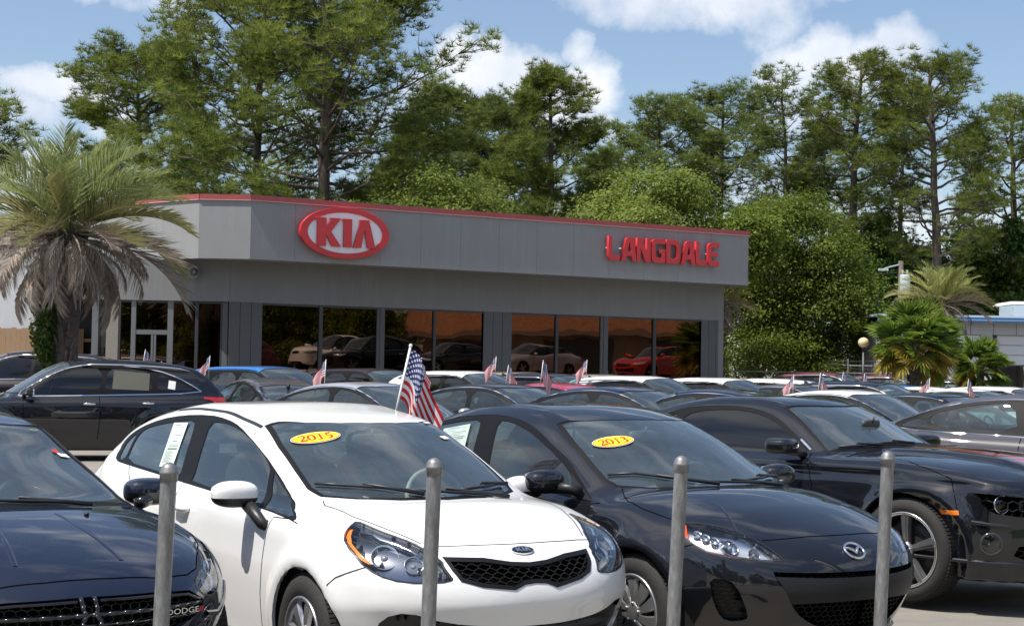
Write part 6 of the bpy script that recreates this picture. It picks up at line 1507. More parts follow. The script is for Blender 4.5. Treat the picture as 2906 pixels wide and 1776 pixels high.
for sg in (-1, 1):
    hb = MB(); T = frame_from((.60, sg*.80, .725), (.9, .35*sg, .06)); hb.lathe([(.062, .0), (.066, .012), (.060, .018), (.058, .0), (.03, -.03), (.001, -.03)], 28, T); ho = hb.build('headlight', M_REFL, e, smooth=True)
    lb = MB(); lb.lathe([(.052, .006), (.045, .014), (.001, .018)], 24, T); lb.build('lens', M_LENS, ho, smooth=True)
    for k in range(3): MB().box((.70, sg*(.705-.045*k), .725), (.02, .012, .09)).build('light_bar', M_REFL, ho)
    q = sf.at('F', sg*.866, .459)
    if q:
        T = frame_from(q[0]+q[1]*.004, q[1]*.75+Vector((.25, 0, 0))); fb = MB(); fb.lathe([(.080, -.002), (.078, .008), (.066, .010), (.062, -.006), (.05, -.03), (.03, -.045), (.001, -.045)], 28, T)
        fo = fb.build('fog_light', mat('fog_ring', (.10, .10, .11), .15, .7), e, smooth=True)
        V, F_ = blob((0, 0, -.028), (.035, .035, .022), 2.2, 8); MB().add([T @ v for v in V], F_).build('bulb', M_REFL, fo, smooth=True)
        gl = MB(); gl.lathe([(.064, .004), (.03, .014), (.001, .016)], 24, T); gl.build('lens', M_LENS, fo, smooth=True)
lo_ = C.part('lowg', 'lower_grille', M_GAP, e, .05, axis=(1, 0, 0), rim=-.05)
hexgrid(C, sf, lo_, lg, 'F', .04, .008, M_GRILL, .02, aspect=1.6)
lines(e, sf, [('S', [(-1.01, 1.0), (-.955, .89), (-.909, .771), (-.90, .5), (-.90, .25)]), ('S', [(.235, .90), (.268, .888), (.317, .778), (.367, .64)]),
              ('S', [(-2.42, 1.03), (-2.44, .80), (-2.42, .5), (-2.35, .25)])], .006)
for v in 'RL': ribbon(sf, v, [(-.88, 1.0), (-.554, 1.008), (-.159, .985), (.10, .935), (.268, .888)], .005, 'panel_gap', M_GAP, e)
ribbon(sf, 'F', [(-.93, .33), (-.75, .322), (-.4, .31), (0, .305), (.4, .31), (.75, .322), (.93, .33)], .03, 'splitter', P_COUPE, e, .018, round_=True)
for sg in (-1, 1):
    ribbon(sf, 'F', [(sg*.92, .60), (sg*.86, .585), (sg*.78, .575)], .03, 'bumper_crease', P_COUPE, e, .012, round_=True)
    wing_mirror(e, (-1.14, .965, 1.055), sg, (.11, .145, .060), P_COUPE, M_TRIM, (-1.05, .84, .985), 3.4, -.3, rz=-.25)
    ribbon(sf, 'R' if sg < 0 else 'L', [(-1.155, 1.095), (-1.03, 1.022)], .016, 'pillar_trim', M_CHR, e, .004)
    wheel(e, -.07, sg*.825, .364, .25, 'five', sg); wheel(e, -2.852, sg*.825, .364, .25, 'five', sg)
wipers(e, sf, [[(-.72, -.30), (-.76, -.48), (-.84, -.66)], [(-.70, .10), (-.71, -.10), (-.74, -.30)]])
ck = MB(); ck.box((-.60, -.27, 1.045), (.10, .30, .012)); 
cabin(e, s, dz=-.03, visor=False)
handles(e, sf, [(-2.15, .90)], P_COUPE)

# --- navy saloon, nose cut by the picture edge
F = dict(arch=.36, frame=round_poly([(-3.30, 1.03), (-3.36, 1.09), (-3.2, 1.15), (-2.9, 1.20), (-2.485, 1.255), (-2.301, 1.275), (-1.9, 1.29), (-1.68, 1.28), (-1.46, 1.25), (-1.27, 1.20), (-1.05, 1.125), (-.88, 1.055), (-.66, .955), (-.42, .860), (-.52, .855), (-1.14, .90), (-1.65, .92), (-2.6, .98)], 1, keep=(13,)), side=[
    ('g_quarter', round_poly([(-3.24, 1.05), (-3.25, 1.10), (-3.02, 1.15), (-3.02, 1.04)], 1)),
    ('g_rear', round_poly([(-2.98, 1.045), (-2.98, 1.15), (-2.70, 1.20), (-2.485, 1.225), (-2.301, 1.245), (-2.03, 1.26), (-1.98, 1.19), (-1.90, .97), (-2.4, .99)], 1)),
    ('g_front', round_poly([(-1.66, .945), (-1.759, 1.155), (-1.815, 1.26), (-1.68, 1.255), (-1.479, 1.222), (-1.287, 1.17), (-1.077, 1.10), (-.917, 1.035), (-.80, .97), (-.70, .90), (-1.14, .92)], 1, keep=(0,)))],
    ws=[(-1.25, -.545), (-1.15, -.36), (-1.12, -.18), (-1.105, 0), (-1.12, .18), (-1.15, .36), (-1.25, .545), (-1.0, .61), (-.72, .675), (-.52, .725), (-.40, .725), (-.30, .60), (-.20, .40), (-.15, .2), (-.14, 0), (-.15, -.2), (-.20, -.40), (-.30, -.60), (-.40, -.725), (-.52, -.725), (-.72, -.675), (-1.0, -.61)],
    rw=[(-2.6, .50), (-2.55, .25), (-2.53, 0), (-2.55, -.25), (-2.6, -.50), (-3.1, -.55), (-3.3, -.50), (-3.35, 0), (-3.3, .50), (-3.1, .55)])
F['ws_in'] = [(min(x, -.24-abs(y)**2*.42), y) if x > -.55 else (x-.035 if x > -1.3 and abs(y) < .5 else x, y) for x, y in offset_poly(F['ws'], .032)]
hl = round_poly([(.17, .79), (.325, .735), (.40, .69), (.43, .647), (.505, .600), (.60, .585), (.655, .61), (.650, .657), (.557, .70), (.45, .745), (.30, .80)], 1)
gu = [(-.60, .590), (-.52, .636), (-.32, .650), (0, .656), (.32, .650), (.52, .636), (.60, .590), (.60, .565), (.50, .515), (.40, .490), (0, .480), (-.40, .490), (-.50, .515), (-.60, .565)]
lg = round_poly([(-.62, .40), (0, .41), (.62, .40), (.55, .27), (-.55, .27)], 1)
F['cuts'] = [('lamp', 'L', hl, .4), ('lamp', 'R', hl, .4), ('grille', 'F', gu, .4), ('lowg', 'F', lg, .4)]
e, C, sf, s, body = hero_body('navy', 'saloon_car', 'dark navy saloon with a crosshair grille, left of the white saloon', 'car', GH, P_NAVY, F)
NAVY = e
for sg in (-1, 1):
    cd = lambda c, g=sg: c[1]*g > 0
    ln = lamp(C, sf, e, 'lamp', .06, cd, (.5, .6*sg, .1), M_REFL)
    if ln:
        [(lambda q_: chrome_dish(ln, q_[0]-q_[1]*.022, r_, .03, (q_[1]+Vector((.6, 0, .1))).normalized(), mat('projector_ring', (.6, .62, .66), .1, 1)))(sf.at('R' if sg < 0 else 'L', a_, b_)) for a_, b_, r_ in ((.40, .700, .045), (.53, .650, .040))]
        ribbon(sf, 'R' if sg < 0 else 'L', offset_poly(hl, .002), .008, 'lamp_seal', M_TRIM, ln, .002, True)
g = C.part('grille', 'front_grille', M_GAP, e, .05, axis=(1, 0, 0), rim=-.05)
hexgrid(C, sf, g, gu, 'F', .022, .005, M_GRILL, .03, aspect=2.0)
cb = MB()
def bar(pts, w, t=.02):
    for i in range(len(pts)-1):
        a, b = [sf.at('F', *p)[0]-Vector((.004, 0, 0)) for p in (pts[i], pts[i+1])]
        cb.tube([a, b], w/2, 6)
bar([(y, .585-.02*abs(y)**2) for y in np.linspace(-.58, .58, 17)], .022); bar([(y, .545-.02*abs(y)**2) for y in np.linspace(-.05, .56, 9)], .012)
for dx in (-.03, .03): bar([(dx*1.0, z) for z in np.linspace(.652, .60, 3)]+[(dx*.6, .585)], .022); bar([(dx*.6, .585)]+[(dx*1.3, z) for z in np.linspace(.56, .50, 3)], .022)
cb.build('crosshair_bars', M_GLOSSB, g, smooth=True)
for sg in (-1, 1):
    ribbon(sf, 'F', [(sg*.05, .640), (sg*.3, .636), (sg*.5, .622), (sg*.575, .592)], .012, 'grille_trim', M_GLOSSB, g, .006, round_=True)
q = sf.at('F', .44, .562); Mx = frame_from(q[0], (.96, .25, 0), (0, 0, 1), .014)
text_mesh('DODGE', .034, .001, 'letters', M_CHR, g, Mx, (1.5, 1.0), 0)
for k in range(2): MB().add([Mx @ Vector(v) for v in ((.088+.012*k, -.012, 0), (.096+.012*k, -.012, 0), (.106+.012*k, .012, 0), (.098+.012*k, .012, 0))], [(0, 1, 2, 3)]).build('red_slash', mat('red_enamel', (.55, .03, .02), .4), g)
lo_ = C.part('lowg', 'lower_grille', M_GAP, e, .04, axis=(1, 0, 0), rim=-.04); hexgrid(C, sf, lo_, lg, 'F', .03, .006, M_GRILL, .02, aspect=1.6)
hood = [(-.16, .80), (.0, .81), (.142, .79), (.30, .745), (.413, .685), (.55, .615), (.622, .536), (.666, .446), (.700, .34), (.722, .15), (.725, 0)]
for m_ in (1, -1): ribbon(sf, 'T', [(a, b*m_) for a, b in hood], .006, 'panel_gap', M_GAP, e)
for sg in (-1, 1):
    ribbon(sf, 'T', [(.02, .16*sg), (.22, .18*sg), (.40, .205*sg), (.60, .235*sg)], .03, 'bonnet_crease', P_NAVY, e, .0028, round_=True)
    nz_ = sf.at('T', .04, .30*sg); V, F_ = blob(nz_[0]+nz_[1]*.006, (.014, .012, .008), 2.4, 6); mesh('washer_nozzle', V, F_, M_TRIM, e, True)
    wing_mirror(e, (-.74, .955, .955), sg, (.09, .125, .072), P_NAVY, M_GLOSSB, (-.60, .86, .90), 3.0, -.15)
    wheel(e, 0, sg*.82, .325, .2, 'blade', sg); wheel(e, -2.7, sg*.82, .325, .2, 'blade', sg)
    ribbon(sf, 'F', [(sg*.62, .52), (sg*.74, .50), (sg*.84, .54), (sg*.89, .60)], .03, 'bumper_crease', P_NAVY, e, .012, round_=True)
lines(e, sf, [('S', [(-.42, .858), (-.50, .845), (-.46, .70), (-.48, .24)]), ('S', [(-1.74, .92), (-1.76, .75), (-1.74, .5), (-1.70, .24)])], .006)
wipers(e, sf, [[(-.24, -.10), (-.32, -.30), (-.44, -.50), (-.50, -.66)], [(-.22, .42), (-.20, .18), (-.22, -.02), (-.26, -.20)]])
handles(e, sf, [(-1.62, .80), (-2.55, .83)], P_NAVY)
cabin(e, s, dz=-.04, seatm=M_SEAT)
ws_sticker(e, sf, (-.895, .545), .030, .020, (.8, .8, .78), rot=-.35); ws_sticker(e, sf, (-.925, .515), .014, .020, (.65, .06, .05), rot=-.35)
def oval_sticker(sf, c, e):
    q = sf.at('T', *c); Mx = frame_from(q[0], q[1], (0, 0, 1), .004)
    curve_fill([ell(.030, .010), ell(.026, .007)], .001, 'oval_sticker', mat('lime_print', (.35, .45, .12), .5), e, Mx)
oval_sticker(sf, (-1.13, .47), e)
# ------------------------------------------------------------------ the other cars: four body types, copied and repainted
TY = {}
TY['saloon'] = Shape(wb=2.78, tire=.33, zsp=.58, zb=.95, kb=.28, kg=.36, tum=.42, k_top=.08, k_end=.12, k_roof=.08, flare=.02,
    deck=[(-3.9, 1.0), (-3.5, 1.06), (-3.0, 1.05), (-2.2, 1.0), (-1.2, .97), (-.4, .96), (0, .94), (.4, .87), (.7, .77), (.95, .65)],
    roof=[(-3.7, .98), (-3.35, 1.07), (-3.0, 1.18), (-2.55, 1.35), (-2.1, 1.43), (-1.7, 1.45), (-1.35, 1.43), (-1.05, 1.36), (-.75, 1.23), (-.3, 1.02), (0, .88)],
    plan=[(-3.9, .78), (-3.2, .86), (-2.78, .895), (-1.5, .905), (0, .89), (.4, .87), (.9, .80)], sec=[(.1, -.07), (.22, -.035), (.4, -.008), (.6, .002), (.78, 0), (.9, -.022), (1.0, -.055), (1.2, -.12)],
    gplan=[(-3.6, .60), (-3.1, .70), (-2.6, .755), (-2, .78), (-1.2, .785), (-.5, .76), (0, .74)], front=[(.1, .78), (.25, .86), (.45, .90), (.62, .90), (.78, .84), (.9, .7)], rear=[(.1, -3.72), (.3, -3.86), (.6, -3.92), (.85, -3.92), (1.02, -3.85)], pcf=(.34, 2.6), pcr=(.2, 3))
TY['suv'] = Shape(wb=2.75, tire=.36, zsp=.66, zb=1.08, kb=.22, kg=.28, tum=.30, k_top=.08, k_end=.12, k_roof=.08, flare=.02, zbot=.16,
    deck=[(-3.75, 1.1), (-3.0, 1.10), (-1.2, 1.09), (-.45, 1.08), (0, 1.07), (.45, 1.01), (.75, .92), (.95, .80)],
    roof=[(-3.78, 1.06), (-3.70, 1.20), (-3.50, 1.44), (-3.25, 1.60), (-2.8, 1.675), (-2.2, 1.71), (-1.6, 1.71), (-1.25, 1.68), (-.95, 1.58), (-.55, 1.34), (-.2, 1.12), (.1, .98)],
    plan=[(-3.8, .84), (-3.2, .90), (-2.75, .92), (-1.5, .93), (0, .92), (.45, .89), (.9, .82)], sec=[(.1, -.07), (.24, -.035), (.45, -.008), (.7, .002), (.9, 0), (1.02, -.02), (1.15, -.055), (1.4, -.12)],
    gplan=[(-3.75, .74), (-3.3, .79), (-2.6, .82), (-2, .83), (-1.2, .83), (-.5, .80), (0, .78)], front=[(.15, .80), (.3, .88), (.5, .92), (.75, .92), (.9, .86), (1.02, .74)], rear=[(.15, -3.70), (.35, -3.86), (.7, -3.88), (1.0, -3.84), (1.3, -3.72), (1.6, -3.55)], pcf=(.30, 2.8), pcr=(.14, 3))
TY['box'] = Shape(wb=2.55, tire=.33, zsp=.66, zb=1.02, kb=.16, kg=.18, tum=.20, k_top=.07, k_end=.10, k_roof=.10, flare=.03, zbot=.22,
    deck=[(-3.3, 1.05), (-2.0, 1.05), (-.5, 1.04), (0, 1.02), (.45, .96), (.70, .88), (.85, .78)],
    roof=[(-3.34, 1.0), (-3.28, 1.25), (-3.16, 1.52), (-2.9, 1.60), (-2.2, 1.64), (-1.5, 1.645), (-1.1, 1.62), (-.85, 1.54), (-.5, 1.30), (-.2, 1.08), (0, .95)],
    plan=[(-3.35, .84), (-2.8, .87), (-1.5, .88), (0, .875), (.45, .85), (.8, .79)], sec=[(.1, -.07), (.24, -.035), (.45, -.008), (.7, .002), (.9, 0), (1.02, -.02), (1.15, -.055), (1.4, -.12)],
    gplan=[(-3.3, .77), (-2.6, .79), (-1.2, .79), (-.5, .77), (0, .75)], front=[(.15, .70), (.3, .78), (.5, .80), (.75, .80), (.9, .74)], rear=[(.15, -3.22), (.35, -3.36), (.7, -3.38), (1.0, -3.38), (1.5, -3.32)], pcf=(.22, 3), pcr=(.10, 3))
TY['pickup'] = Shape(wb=3.6, tire=.40, zsp=.75, zb=1.18, kb=.10, kg=.16, tum=.24, k_top=.06, k_end=.09, k_roof=.08, flare=.02, zbot=.34, slack=0,
    deck=[(-4.9, 1.22), (-2.35, 1.22), (-.3, 1.20), (.3, 1.17), (.75, 1.10), (.95, 1.0)],
    roof=[(-2.62, 1.05), (-2.55, 1.30), (-2.42, 1.68), (-2.2, 1.80), (-1.6, 1.83), (-1.15, 1.80), (-.9, 1.70), (-.5, 1.42), (-.2, 1.22), (0, 1.10)],
    plan=[(-4.9, .94), (-3.0, .96), (0, .96), (.45, .94), (.9, .88)], sec=[(.1, -.07), (.3, -.03), (.5, -.005), (.8, .002), (1.0, 0), (1.15, -.01), (1.3, -.05), (1.6, -.12)],
    gplan=[(-2.6, .84), (-1.2, .85), (-.5, .83), (0, .80)], front=[(.2, .84), (.4, .92), (.9, .94), (1.05, .88)], rear=[(.3, -4.75), (.6, -4.85), (1.2, -4.85)], pcf=(.18, 3), pcr=(.05, 3))
GF = {
 'saloon': dict(arch=.365, frame=[(-3.30, 1.02), (-3.20, 1.10), (-2.95, 1.19), (-2.6, 1.29), (-2.2, 1.355), (-1.75, 1.375), (-1.4, 1.345), (-1.1, 1.26), (-.8, 1.13), (-.42, .945), (-.6, .935), (-2.0, .97)],
    side=[('g_rear', [(-2.75, 1.03), (-2.85, 1.17), (-2.55, 1.265), (-2.2, 1.325), (-1.86, 1.345), (-1.78, .99)]), ('g_quarter', [(-3.20, 1.035), (-3.10, 1.10), (-2.92, 1.155), (-2.80, 1.03)]), ('g_front', [(-1.68, .985), (-1.76, 1.348), (-1.42, 1.315), (-1.12, 1.235), (-.82, 1.105), (-.62, .995), (-.60, .955)])],
    ws=[(-1.38, -.57), (-1.20, -.3), (-1.16, 0), (-1.20, .3), (-1.38, .57), (-.95, .65), (-.46, .70), (-.30, .50), (-.18, .25), (-.15, 0), (-.18, -.25), (-.30, -.50), (-.46, -.70), (-.95, -.65)],
    rw=[(-2.72, .52), (-2.62, .25), (-2.60, 0), (-2.62, -.25), (-2.72, -.52), (-3.2, -.58), (-3.36, -.4), (-3.40, 0), (-3.36, .4), (-3.2, .58)]),
 'suv': dict(arch=.405, frame=[(-3.46, 1.16), (-3.30, 1.26), (-3.05, 1.40), (-2.7, 1.52), (-2.2, 1.585), (-1.7, 1.60), (-1.35, 1.57), (-1.05, 1.47), (-.75, 1.30), (-.40, 1.085), (-.6, 1.075), (-2.0, 1.11)],
    side=[('g_rear', [(-2.62, 1.14), (-2.62, 1.50), (-2.2, 1.555), (-1.88, 1.565), (-1.82, 1.12)]), ('g_quarter', [(-3.36, 1.18), (-3.20, 1.28), (-3.0, 1.385), (-2.70, 1.485), (-2.70, 1.145)]), ('g_front', [(-1.74, 1.115), (-1.80, 1.565), (-1.40, 1.545), (-1.10, 1.45), (-.80, 1.28), (-.56, 1.12), (-.56, 1.09)])],
    ws=[(-1.30, -.64), (-1.20, -.35), (-1.17, 0), (-1.20, .35), (-1.30, .64), (-.9, .70), (-.42, .74), (-.28, .50), (-.20, .25), (-.18, 0), (-.20, -.25), (-.28, -.50), (-.42, -.74), (-.9, -.70)]),
 'box': dict(arch=.365, frame=[(-3.0, 1.12), (-3.0, 1.42), (-2.8, 1.52), (-2.0, 1.555), (-1.3, 1.55), (-1.0, 1.47), (-.75, 1.30), (-.42, 1.06), (-.6, 1.05), (-2.0, 1.07)],
    side=[('g_rear', [(-2.38, 1.10), (-2.38, 1.51), (-1.72, 1.525), (-1.66, 1.09)]), ('g_quarter', [(-2.92, 1.14), (-2.92, 1.42), (-2.78, 1.49), (-2.46, 1.505), (-2.46, 1.11)]), ('g_front', [(-1.58, 1.09), (-1.63, 1.525), (-1.30, 1.52), (-1.02, 1.44), (-.78, 1.27), (-.56, 1.10), (-.56, 1.07)])],
    ws=[(-1.12, -.64), (-1.06, -.35), (-1.04, 0), (-1.06, .35), (-1.12, .64), (-.7, .68), (-.34, .71), (-.24, .4), (-.20, 0), (-.24, -.4), (-.34, -.71), (-.7, -.68)]),
 'pickup': dict(arch=.46, frame=[(-2.40, 1.28), (-2.36, 1.68), (-1.8, 1.73), (-1.25, 1.71), (-.95, 1.60), (-.55, 1.33), (-.45, 1.25), (-.6, 1.24)],
    side=[('g_rear', [(-2.33, 1.30), (-2.30, 1.64), (-1.60, 1.69), (-1.56, 1.28)]), ('g_front', [(-1.48, 1.28), (-1.50, 1.69), (-1.25, 1.68), (-.98, 1.57), (-.64, 1.30), (-.64, 1.27)])],
    ws=[(-1.15, -.70), (-1.10, -.35), (-1.08, 0), (-1.10, .35), (-1.15, .70), (-.5, .76), (-.32, .76), (-.22, .3), (-.20, 0), (-.22, -.3), (-.32, -.76), (-.5, -.76)])}
TEMPLATE = {}
def make_type(k, tint_rear=False, key=None, res=(80, 14, 84)):
    s = TY[k]; F = GF[k]; SH['tmp'] = s; POSE['tmp'] = (0, 0, 0, 0)
    F = dict(F); F['frame'] = round_poly(F['frame'], 1); F['side'] = [(a, round_poly(b, 1)) for a, b in F['side']]
    F['ws_in'] = offset_poly(F['ws'], .03)
    zz = {'saloon': .70, 'suv': .86, 'box': .84, 'pickup': .95}[k]
    hl = [(.30, zz+.06), (.55, zz+.02), (.76, zz-.02), (.78, zz-.10), (.60, zz-.09), (.36, zz-.02)]
    gr_ = [(-.40, zz-.03), (0, zz-.01), (.40, zz-.03), (.36, zz-.16), (-.36, zz-.16)]
    lg = [(-.55, .44), (.55, .44), (.48, .30), (-.48, .30)]
    tlim = -min(a[1] for a in s.rear)-.40
    tl = [(-.80, zz+.22), (-.52, zz+.22), (-.50, zz+.06), (-.80, zz+.06)]
    F['cuts'] = [('lamp', 'R', hl, .40), ('lamp', 'L', hl, .40), ('grille', 'F', gr_, .3), ('lowg', 'F', lg, .3), ('tail', 'B', tl, tlim), ('tail', 'B', mirror(tl), tlim)]
    if k in ('suv', 'box'):
        zt = 1.56; rw = [(-.60, 1.14), (.60, 1.14), (.55, zt-.04), (.3, zt), (-.3, zt), (-.55, zt-.04)]; F['cuts'].append(('rearglass', 'B', rw, 2.8))
    if k == 'pickup': F['cuts'].append(('rearglass', 'B', [(-.6, 1.32), (.6, 1.32), (.55, 1.64), (-.55, 1.64)], 2.2))
    F['side_mat'] = M_TINT if tint_rear else M_SG
    e, C, sf, s, body = hero_body('tmp', 'parked_car', '', 'car', None, P_WHITE, F, res)
    for sg in (-1, 1):
        cd = lambda c, g=sg: c[1]*g > 0
        C.part('lamp', 'headlight', mat('far_lamp', (.55, .57, .60), .08, .5, coat=1), e, .0, cond=cd); C.part('tail', 'tail_light', M_REDL, e, -.003, cond=cd)
        zm = s.zb+.06; wing_mirror(e, (-.62 if k != 'pickup' else -.55, .96 if k != 'pickup' else 1.06, zm), sg, (.07, .11, .075), P_WHITE, M_TRIM, (-.52, .84, zm-.06), 2.6, -.4)
    C.part('grille', 'front_grille', M_GRILL, e, .02); C.part('lowg', 'lower_grille', M_GRILL, e, .02)
    C.part('rearglass', 'rear_window', M_TINT, e, .004)
    st = 'blade' if k != 'pickup' else 'five'
    for sg in (-1, 1): wheel_lo(e, 0, sg*(ext(s.Pl, 0)-.11), s.tire, .2, sg); wheel_lo(e, -s.wb, sg*(ext(s.Pl, -s.wb)-.11), s.tire, .2, sg)
    dz = {'saloon': 0, 'suv': .16, 'box': .14, 'pickup': .25}[k]
    cab = cabin_lo(e, s, dz, k)
    lines(e, sf, [('S', [(-1.74, s.zb), (-1.76, .75), (-1.72, .35)]), ('S', [(-.50, s.zb-.02), (-.52, .7), (-.5, .35)])], .010)
    handles(e, sf, [(-1.58, s.zb-.14), (-2.55, s.zb-.12)] if k != 'pickup' else [(-1.4, 1.08)], M_CHR if k == 'suv' else P_WHITE)
    if k == 'suv':
        for sg in (-1, 1):
            b = MB(); q = [sf.at('T', x, sg*.60) for x in np.linspace(-1.45, -3.25, 12)]; q = [p+n*(.045 if 0 < i < 11 else 0) for i, (p, n) in enumerate(q)]; b.tube(q, .016, 6); b.build('roof_rail', mat('rail_silver', (.62, .63, .65), .25, .9), e, smooth=True)
    if k in ('saloon', 'suv'):
        p_, n_ = sf.at('T', -2.75 if k == 'saloon' else -3.15, 0); fb = MB(); fb.add([p_+Vector(q) for q in ((.09, .02, 0), (.09, -.02, 0), (-.07, -.025, 0), (-.07, .025, 0), (-.05, 0, .075), (-.075, 0, .075))], [(0, 1, 4), (1, 2, 5, 4), (2, 3, 5), (3, 0, 4, 5), (3, 2, 1, 0)]); fb.build('aerial_fin', M_GLOSSB, e)
    for v, rr_ in (('R', -1), ('L', 1)):
        ribbon(sf, v, [p for p in round_poly(offset_poly(F['frame'], -.012), 0)], .016, 'window_trim', M_CHR if key in ('saloon', 'suv') else M_SEAL, e, .004, True)
    return e, sf
def wheel_lo(e, x, y, r, w, side):
    T = Matrix.Translation((x, y, r)) @ Matrix.Rotation(-pi/2*side, 4, 'X'); h = w/2; b = MB()
    b.lathe([(r*.66, -h), (r-.02, -h), (r, -h+.03), (r, h-.03), (r-.02, h), (r*.66, h)], 28, T); o = b.build('tyre', M_RUB, e, smooth=True)
    c = MB(); c.lathe([(r*.67, h+.002), (r*.64, h-.01), (r*.60, h-.05), (.001, h-.05)], 28, T); c.build('rim_barrel', M_TRIM, o, smooth=True)
    s_ = MB()
    for k in range(5):
        a = 2*pi*k/5; R_ = T @ Matrix.Rotation(a, 4, 'Z'); s_.box((r*.34, 0, h-.015), (r*.62, .06, .02), 0, R_)
    s_.build('spokes', M_SIL, o)
def cabin_lo(e, s, dz, k):
    b = MB(); b.box((-1.75, 0, .34+dz*.4), (2.9, 1.36, .04))
    for sg in (-1, 1): b.box((-1.75, sg*.70, .66+dz*.6), (2.5, .03, .58+dz*.2))
    b.box((-.48, 0, .72+dz), (.5, 1.3, .34), taper=.9); b.box((-3.1, 0, .92+dz), (.4, 1.2, .04)); b.build('cabin_tub', M_CAB, e)
    for sy in (-.37, .37):
        V, F_ = blob((-1.55, sy, .74+dz), (.12, .24, .38), 4, 8, Matrix.Rotation(-.25, 3, 'Y')); q = MB(); q.add(V, F_); V, F_ = blob((-1.68, sy, 1.18+dz), (.06, .14, .10), 3.4, 8); q.add(V, F_); q.build('front_seat', M_SEAT, e, smooth=True)
    if k != 'pickup':
        V, F_ = blob((-2.62, 0, .76+dz), (.12, .60, .36), 5, 8, Matrix.Rotation(-.35, 3, 'Y')); q = MB(); q.add(V, F_)
        for sy in (-.36, .36): V, F_ = blob((-2.78, sy, 1.13+dz), (.06, .13, .085), 3.2, 6); q.add(V, F_)
        q.build('rear_seat', M_SEAT, e, smooth=True)
    q = MB(); c = Vector((-.92, .37, .93+dz)); ax = Matrix.Rotation(-.42, 3, 'Y'); q.tube([c+ax @ Vector((0, .18*cos(a), .18*sin(a))) for a in np.linspace(0, 2*pi, 19)], .016, 5, False); q.build('steering_wheel', M_CAB, e, smooth=True)
PT = dict(white=P_WHITE, silver=paint('silver_paint', (.50, .51, .53), metal=.5, rough=.35, spec=.5), black=P_BLACK, dkblue=paint('dark_blue_paint', (.005, .009, .028), flake=.25, dust=.02, spec=.1), blue=paint('bright_blue_paint', (.015, .14, .42), flake=.2),
          grey=paint('grey_metallic', (.060, .057, .063), flake=.10, metal=0, rough=.4, spec=.2, dust=.03), maroon=paint('maroon_paint', (.10, .012, .018), flake=.25), red=paint('red_paint', (.50, .012, .012)), crimson=paint('crimson_paint', (.35, .012, .04)), tan=paint('tan_paint', (.36, .30, .23), metal=.4, spec=.5), brown=paint('brown_black_paint', (.014, .008, .009), flake=.2, dust=.02, spec=.1))
USED = set(); TMPL = {}
def car(ty, col, x, y, yaw, label, group='cars parked in the middle rows', z=0., tint=False, sc=1., trim=True):
    key = (ty, tint)
    if key not in TMPL: TMPL[key] = make_type(ty, tint, ty)
    t, _ = TMPL[key]
    o = t if key not in USED else copy_tree(t)
    CARS.append((key, o, x, y, yaw, label, group, z, col, sc, trim)); USED.add(key); return o
CARS = []
def finish_cars():
    for key, o, x, y, yaw, label, group, z, col, sc, trim in CARS:
        o.location = (x, y, z); o.rotation_euler = (0, 0, R(yaw)); o.scale = (sc, sc, sc); tag(o, label, {'pickup': 'pickup truck', 'suv': 'suv', 'box': 'car', 'saloon': 'car'}[key[0]], group)
        def rp(ob):
            for c in ob.children:
                for sl in c.material_slots:
                    if sl.material == P_WHITE and PT[col] != P_WHITE: sl.link = 'OBJECT'; sl.material = PT[col]
                    if sl.material == M_CHR and c.name.startswith('window_trim') and not trim: sl.link = 'OBJECT'; sl.material = M_SEAL
                rp(c)
        rp(o)
G2 = 'cars parked in the second row'; G3 = 'cars parked against the showroom'; G4 = 'cars in the far right rows'
def XC(px, Y): return (px-1453)/4500*Y
# (body, paint, picture column of the roof centre and distance, heading)
def carp(ty, col, px, Y, yaw, *a, **k):
    f = (cos(R(yaw))*1.8, sin(R(yaw))*1.8); return car(ty, col, XC(px, Y)+f[0], Y+f[1], yaw, *a, **k)
carp('suv', 'black', 292, 27.7, 197, 'large black suv with silver roof rails at the left, side on', G2, .02, True)
SUVL = CARS[-1][1]; SUVK = ('suv', True)
carp('suv', 'brown', 100, 37.5, 186, 'dark suv with a pale roof edge behind the palm trunk', G3, .12, True, 1.06)
carp('box', 'blue', 735, 31.5, -38, 'bright blue boxy car right of the black suv', G3, .02)
carp('saloon', 'grey', 770, 28.6, 118, 'grey saloon seen from behind, in front of the blue boxy car', G2, 0)
carp('saloon', 'silver', 1035, 23.5, -41, 'silver saloon behind the white saloon roof', G2)
carp('saloon', 'brown', 1410, 25.0, -40, 'brownish black saloon right of the silver saloon', G2)
carp('saloon', 'dkblue', 1755, 23.4, -40, 'dark blue saloon above the black saloon roof', G2)
carp('saloon', 'crimson', 1590, 30, 135, 'crimson car seen from behind between two rows', G2, .0)
carp('saloon', 'dkblue', 2060, 22.5, 140, 'dark blue saloon with a roof fin behind the coupe', G2)
# row against the showroom
carp('box', 'brown', 1040, 35, -42, 'dark boxy wagon before the left showroom panes', G3, .02, True)
carp('suv', 'white', 1315, 33, -42, 'white suv below the middle pilaster', G3, .0, True, .96, False)
carp('suv', 'black', 1555, 34, -42, 'black crossover between two white suvs', G3, -.02, True, .96, False)
carp('suv', 'white', 1812, 33, -41, 'white suv below the right showroom panes', G3, -.04, True, .96, False)
carp('suv', 'white', 2035, 34.5, -41, 'white suv below the showroom right corner', G3, -.05, True, .96, False)
carp('suv', 'tan', 1700, 38, -40, 'tan suv almost hidden against the right showroom panes', G3, -.02, True, .96, False)
carp('suv', 'tan', 1480, 39, -40, 'tan suv almost hidden behind the black crossover', G3, 0, True, .96, False)
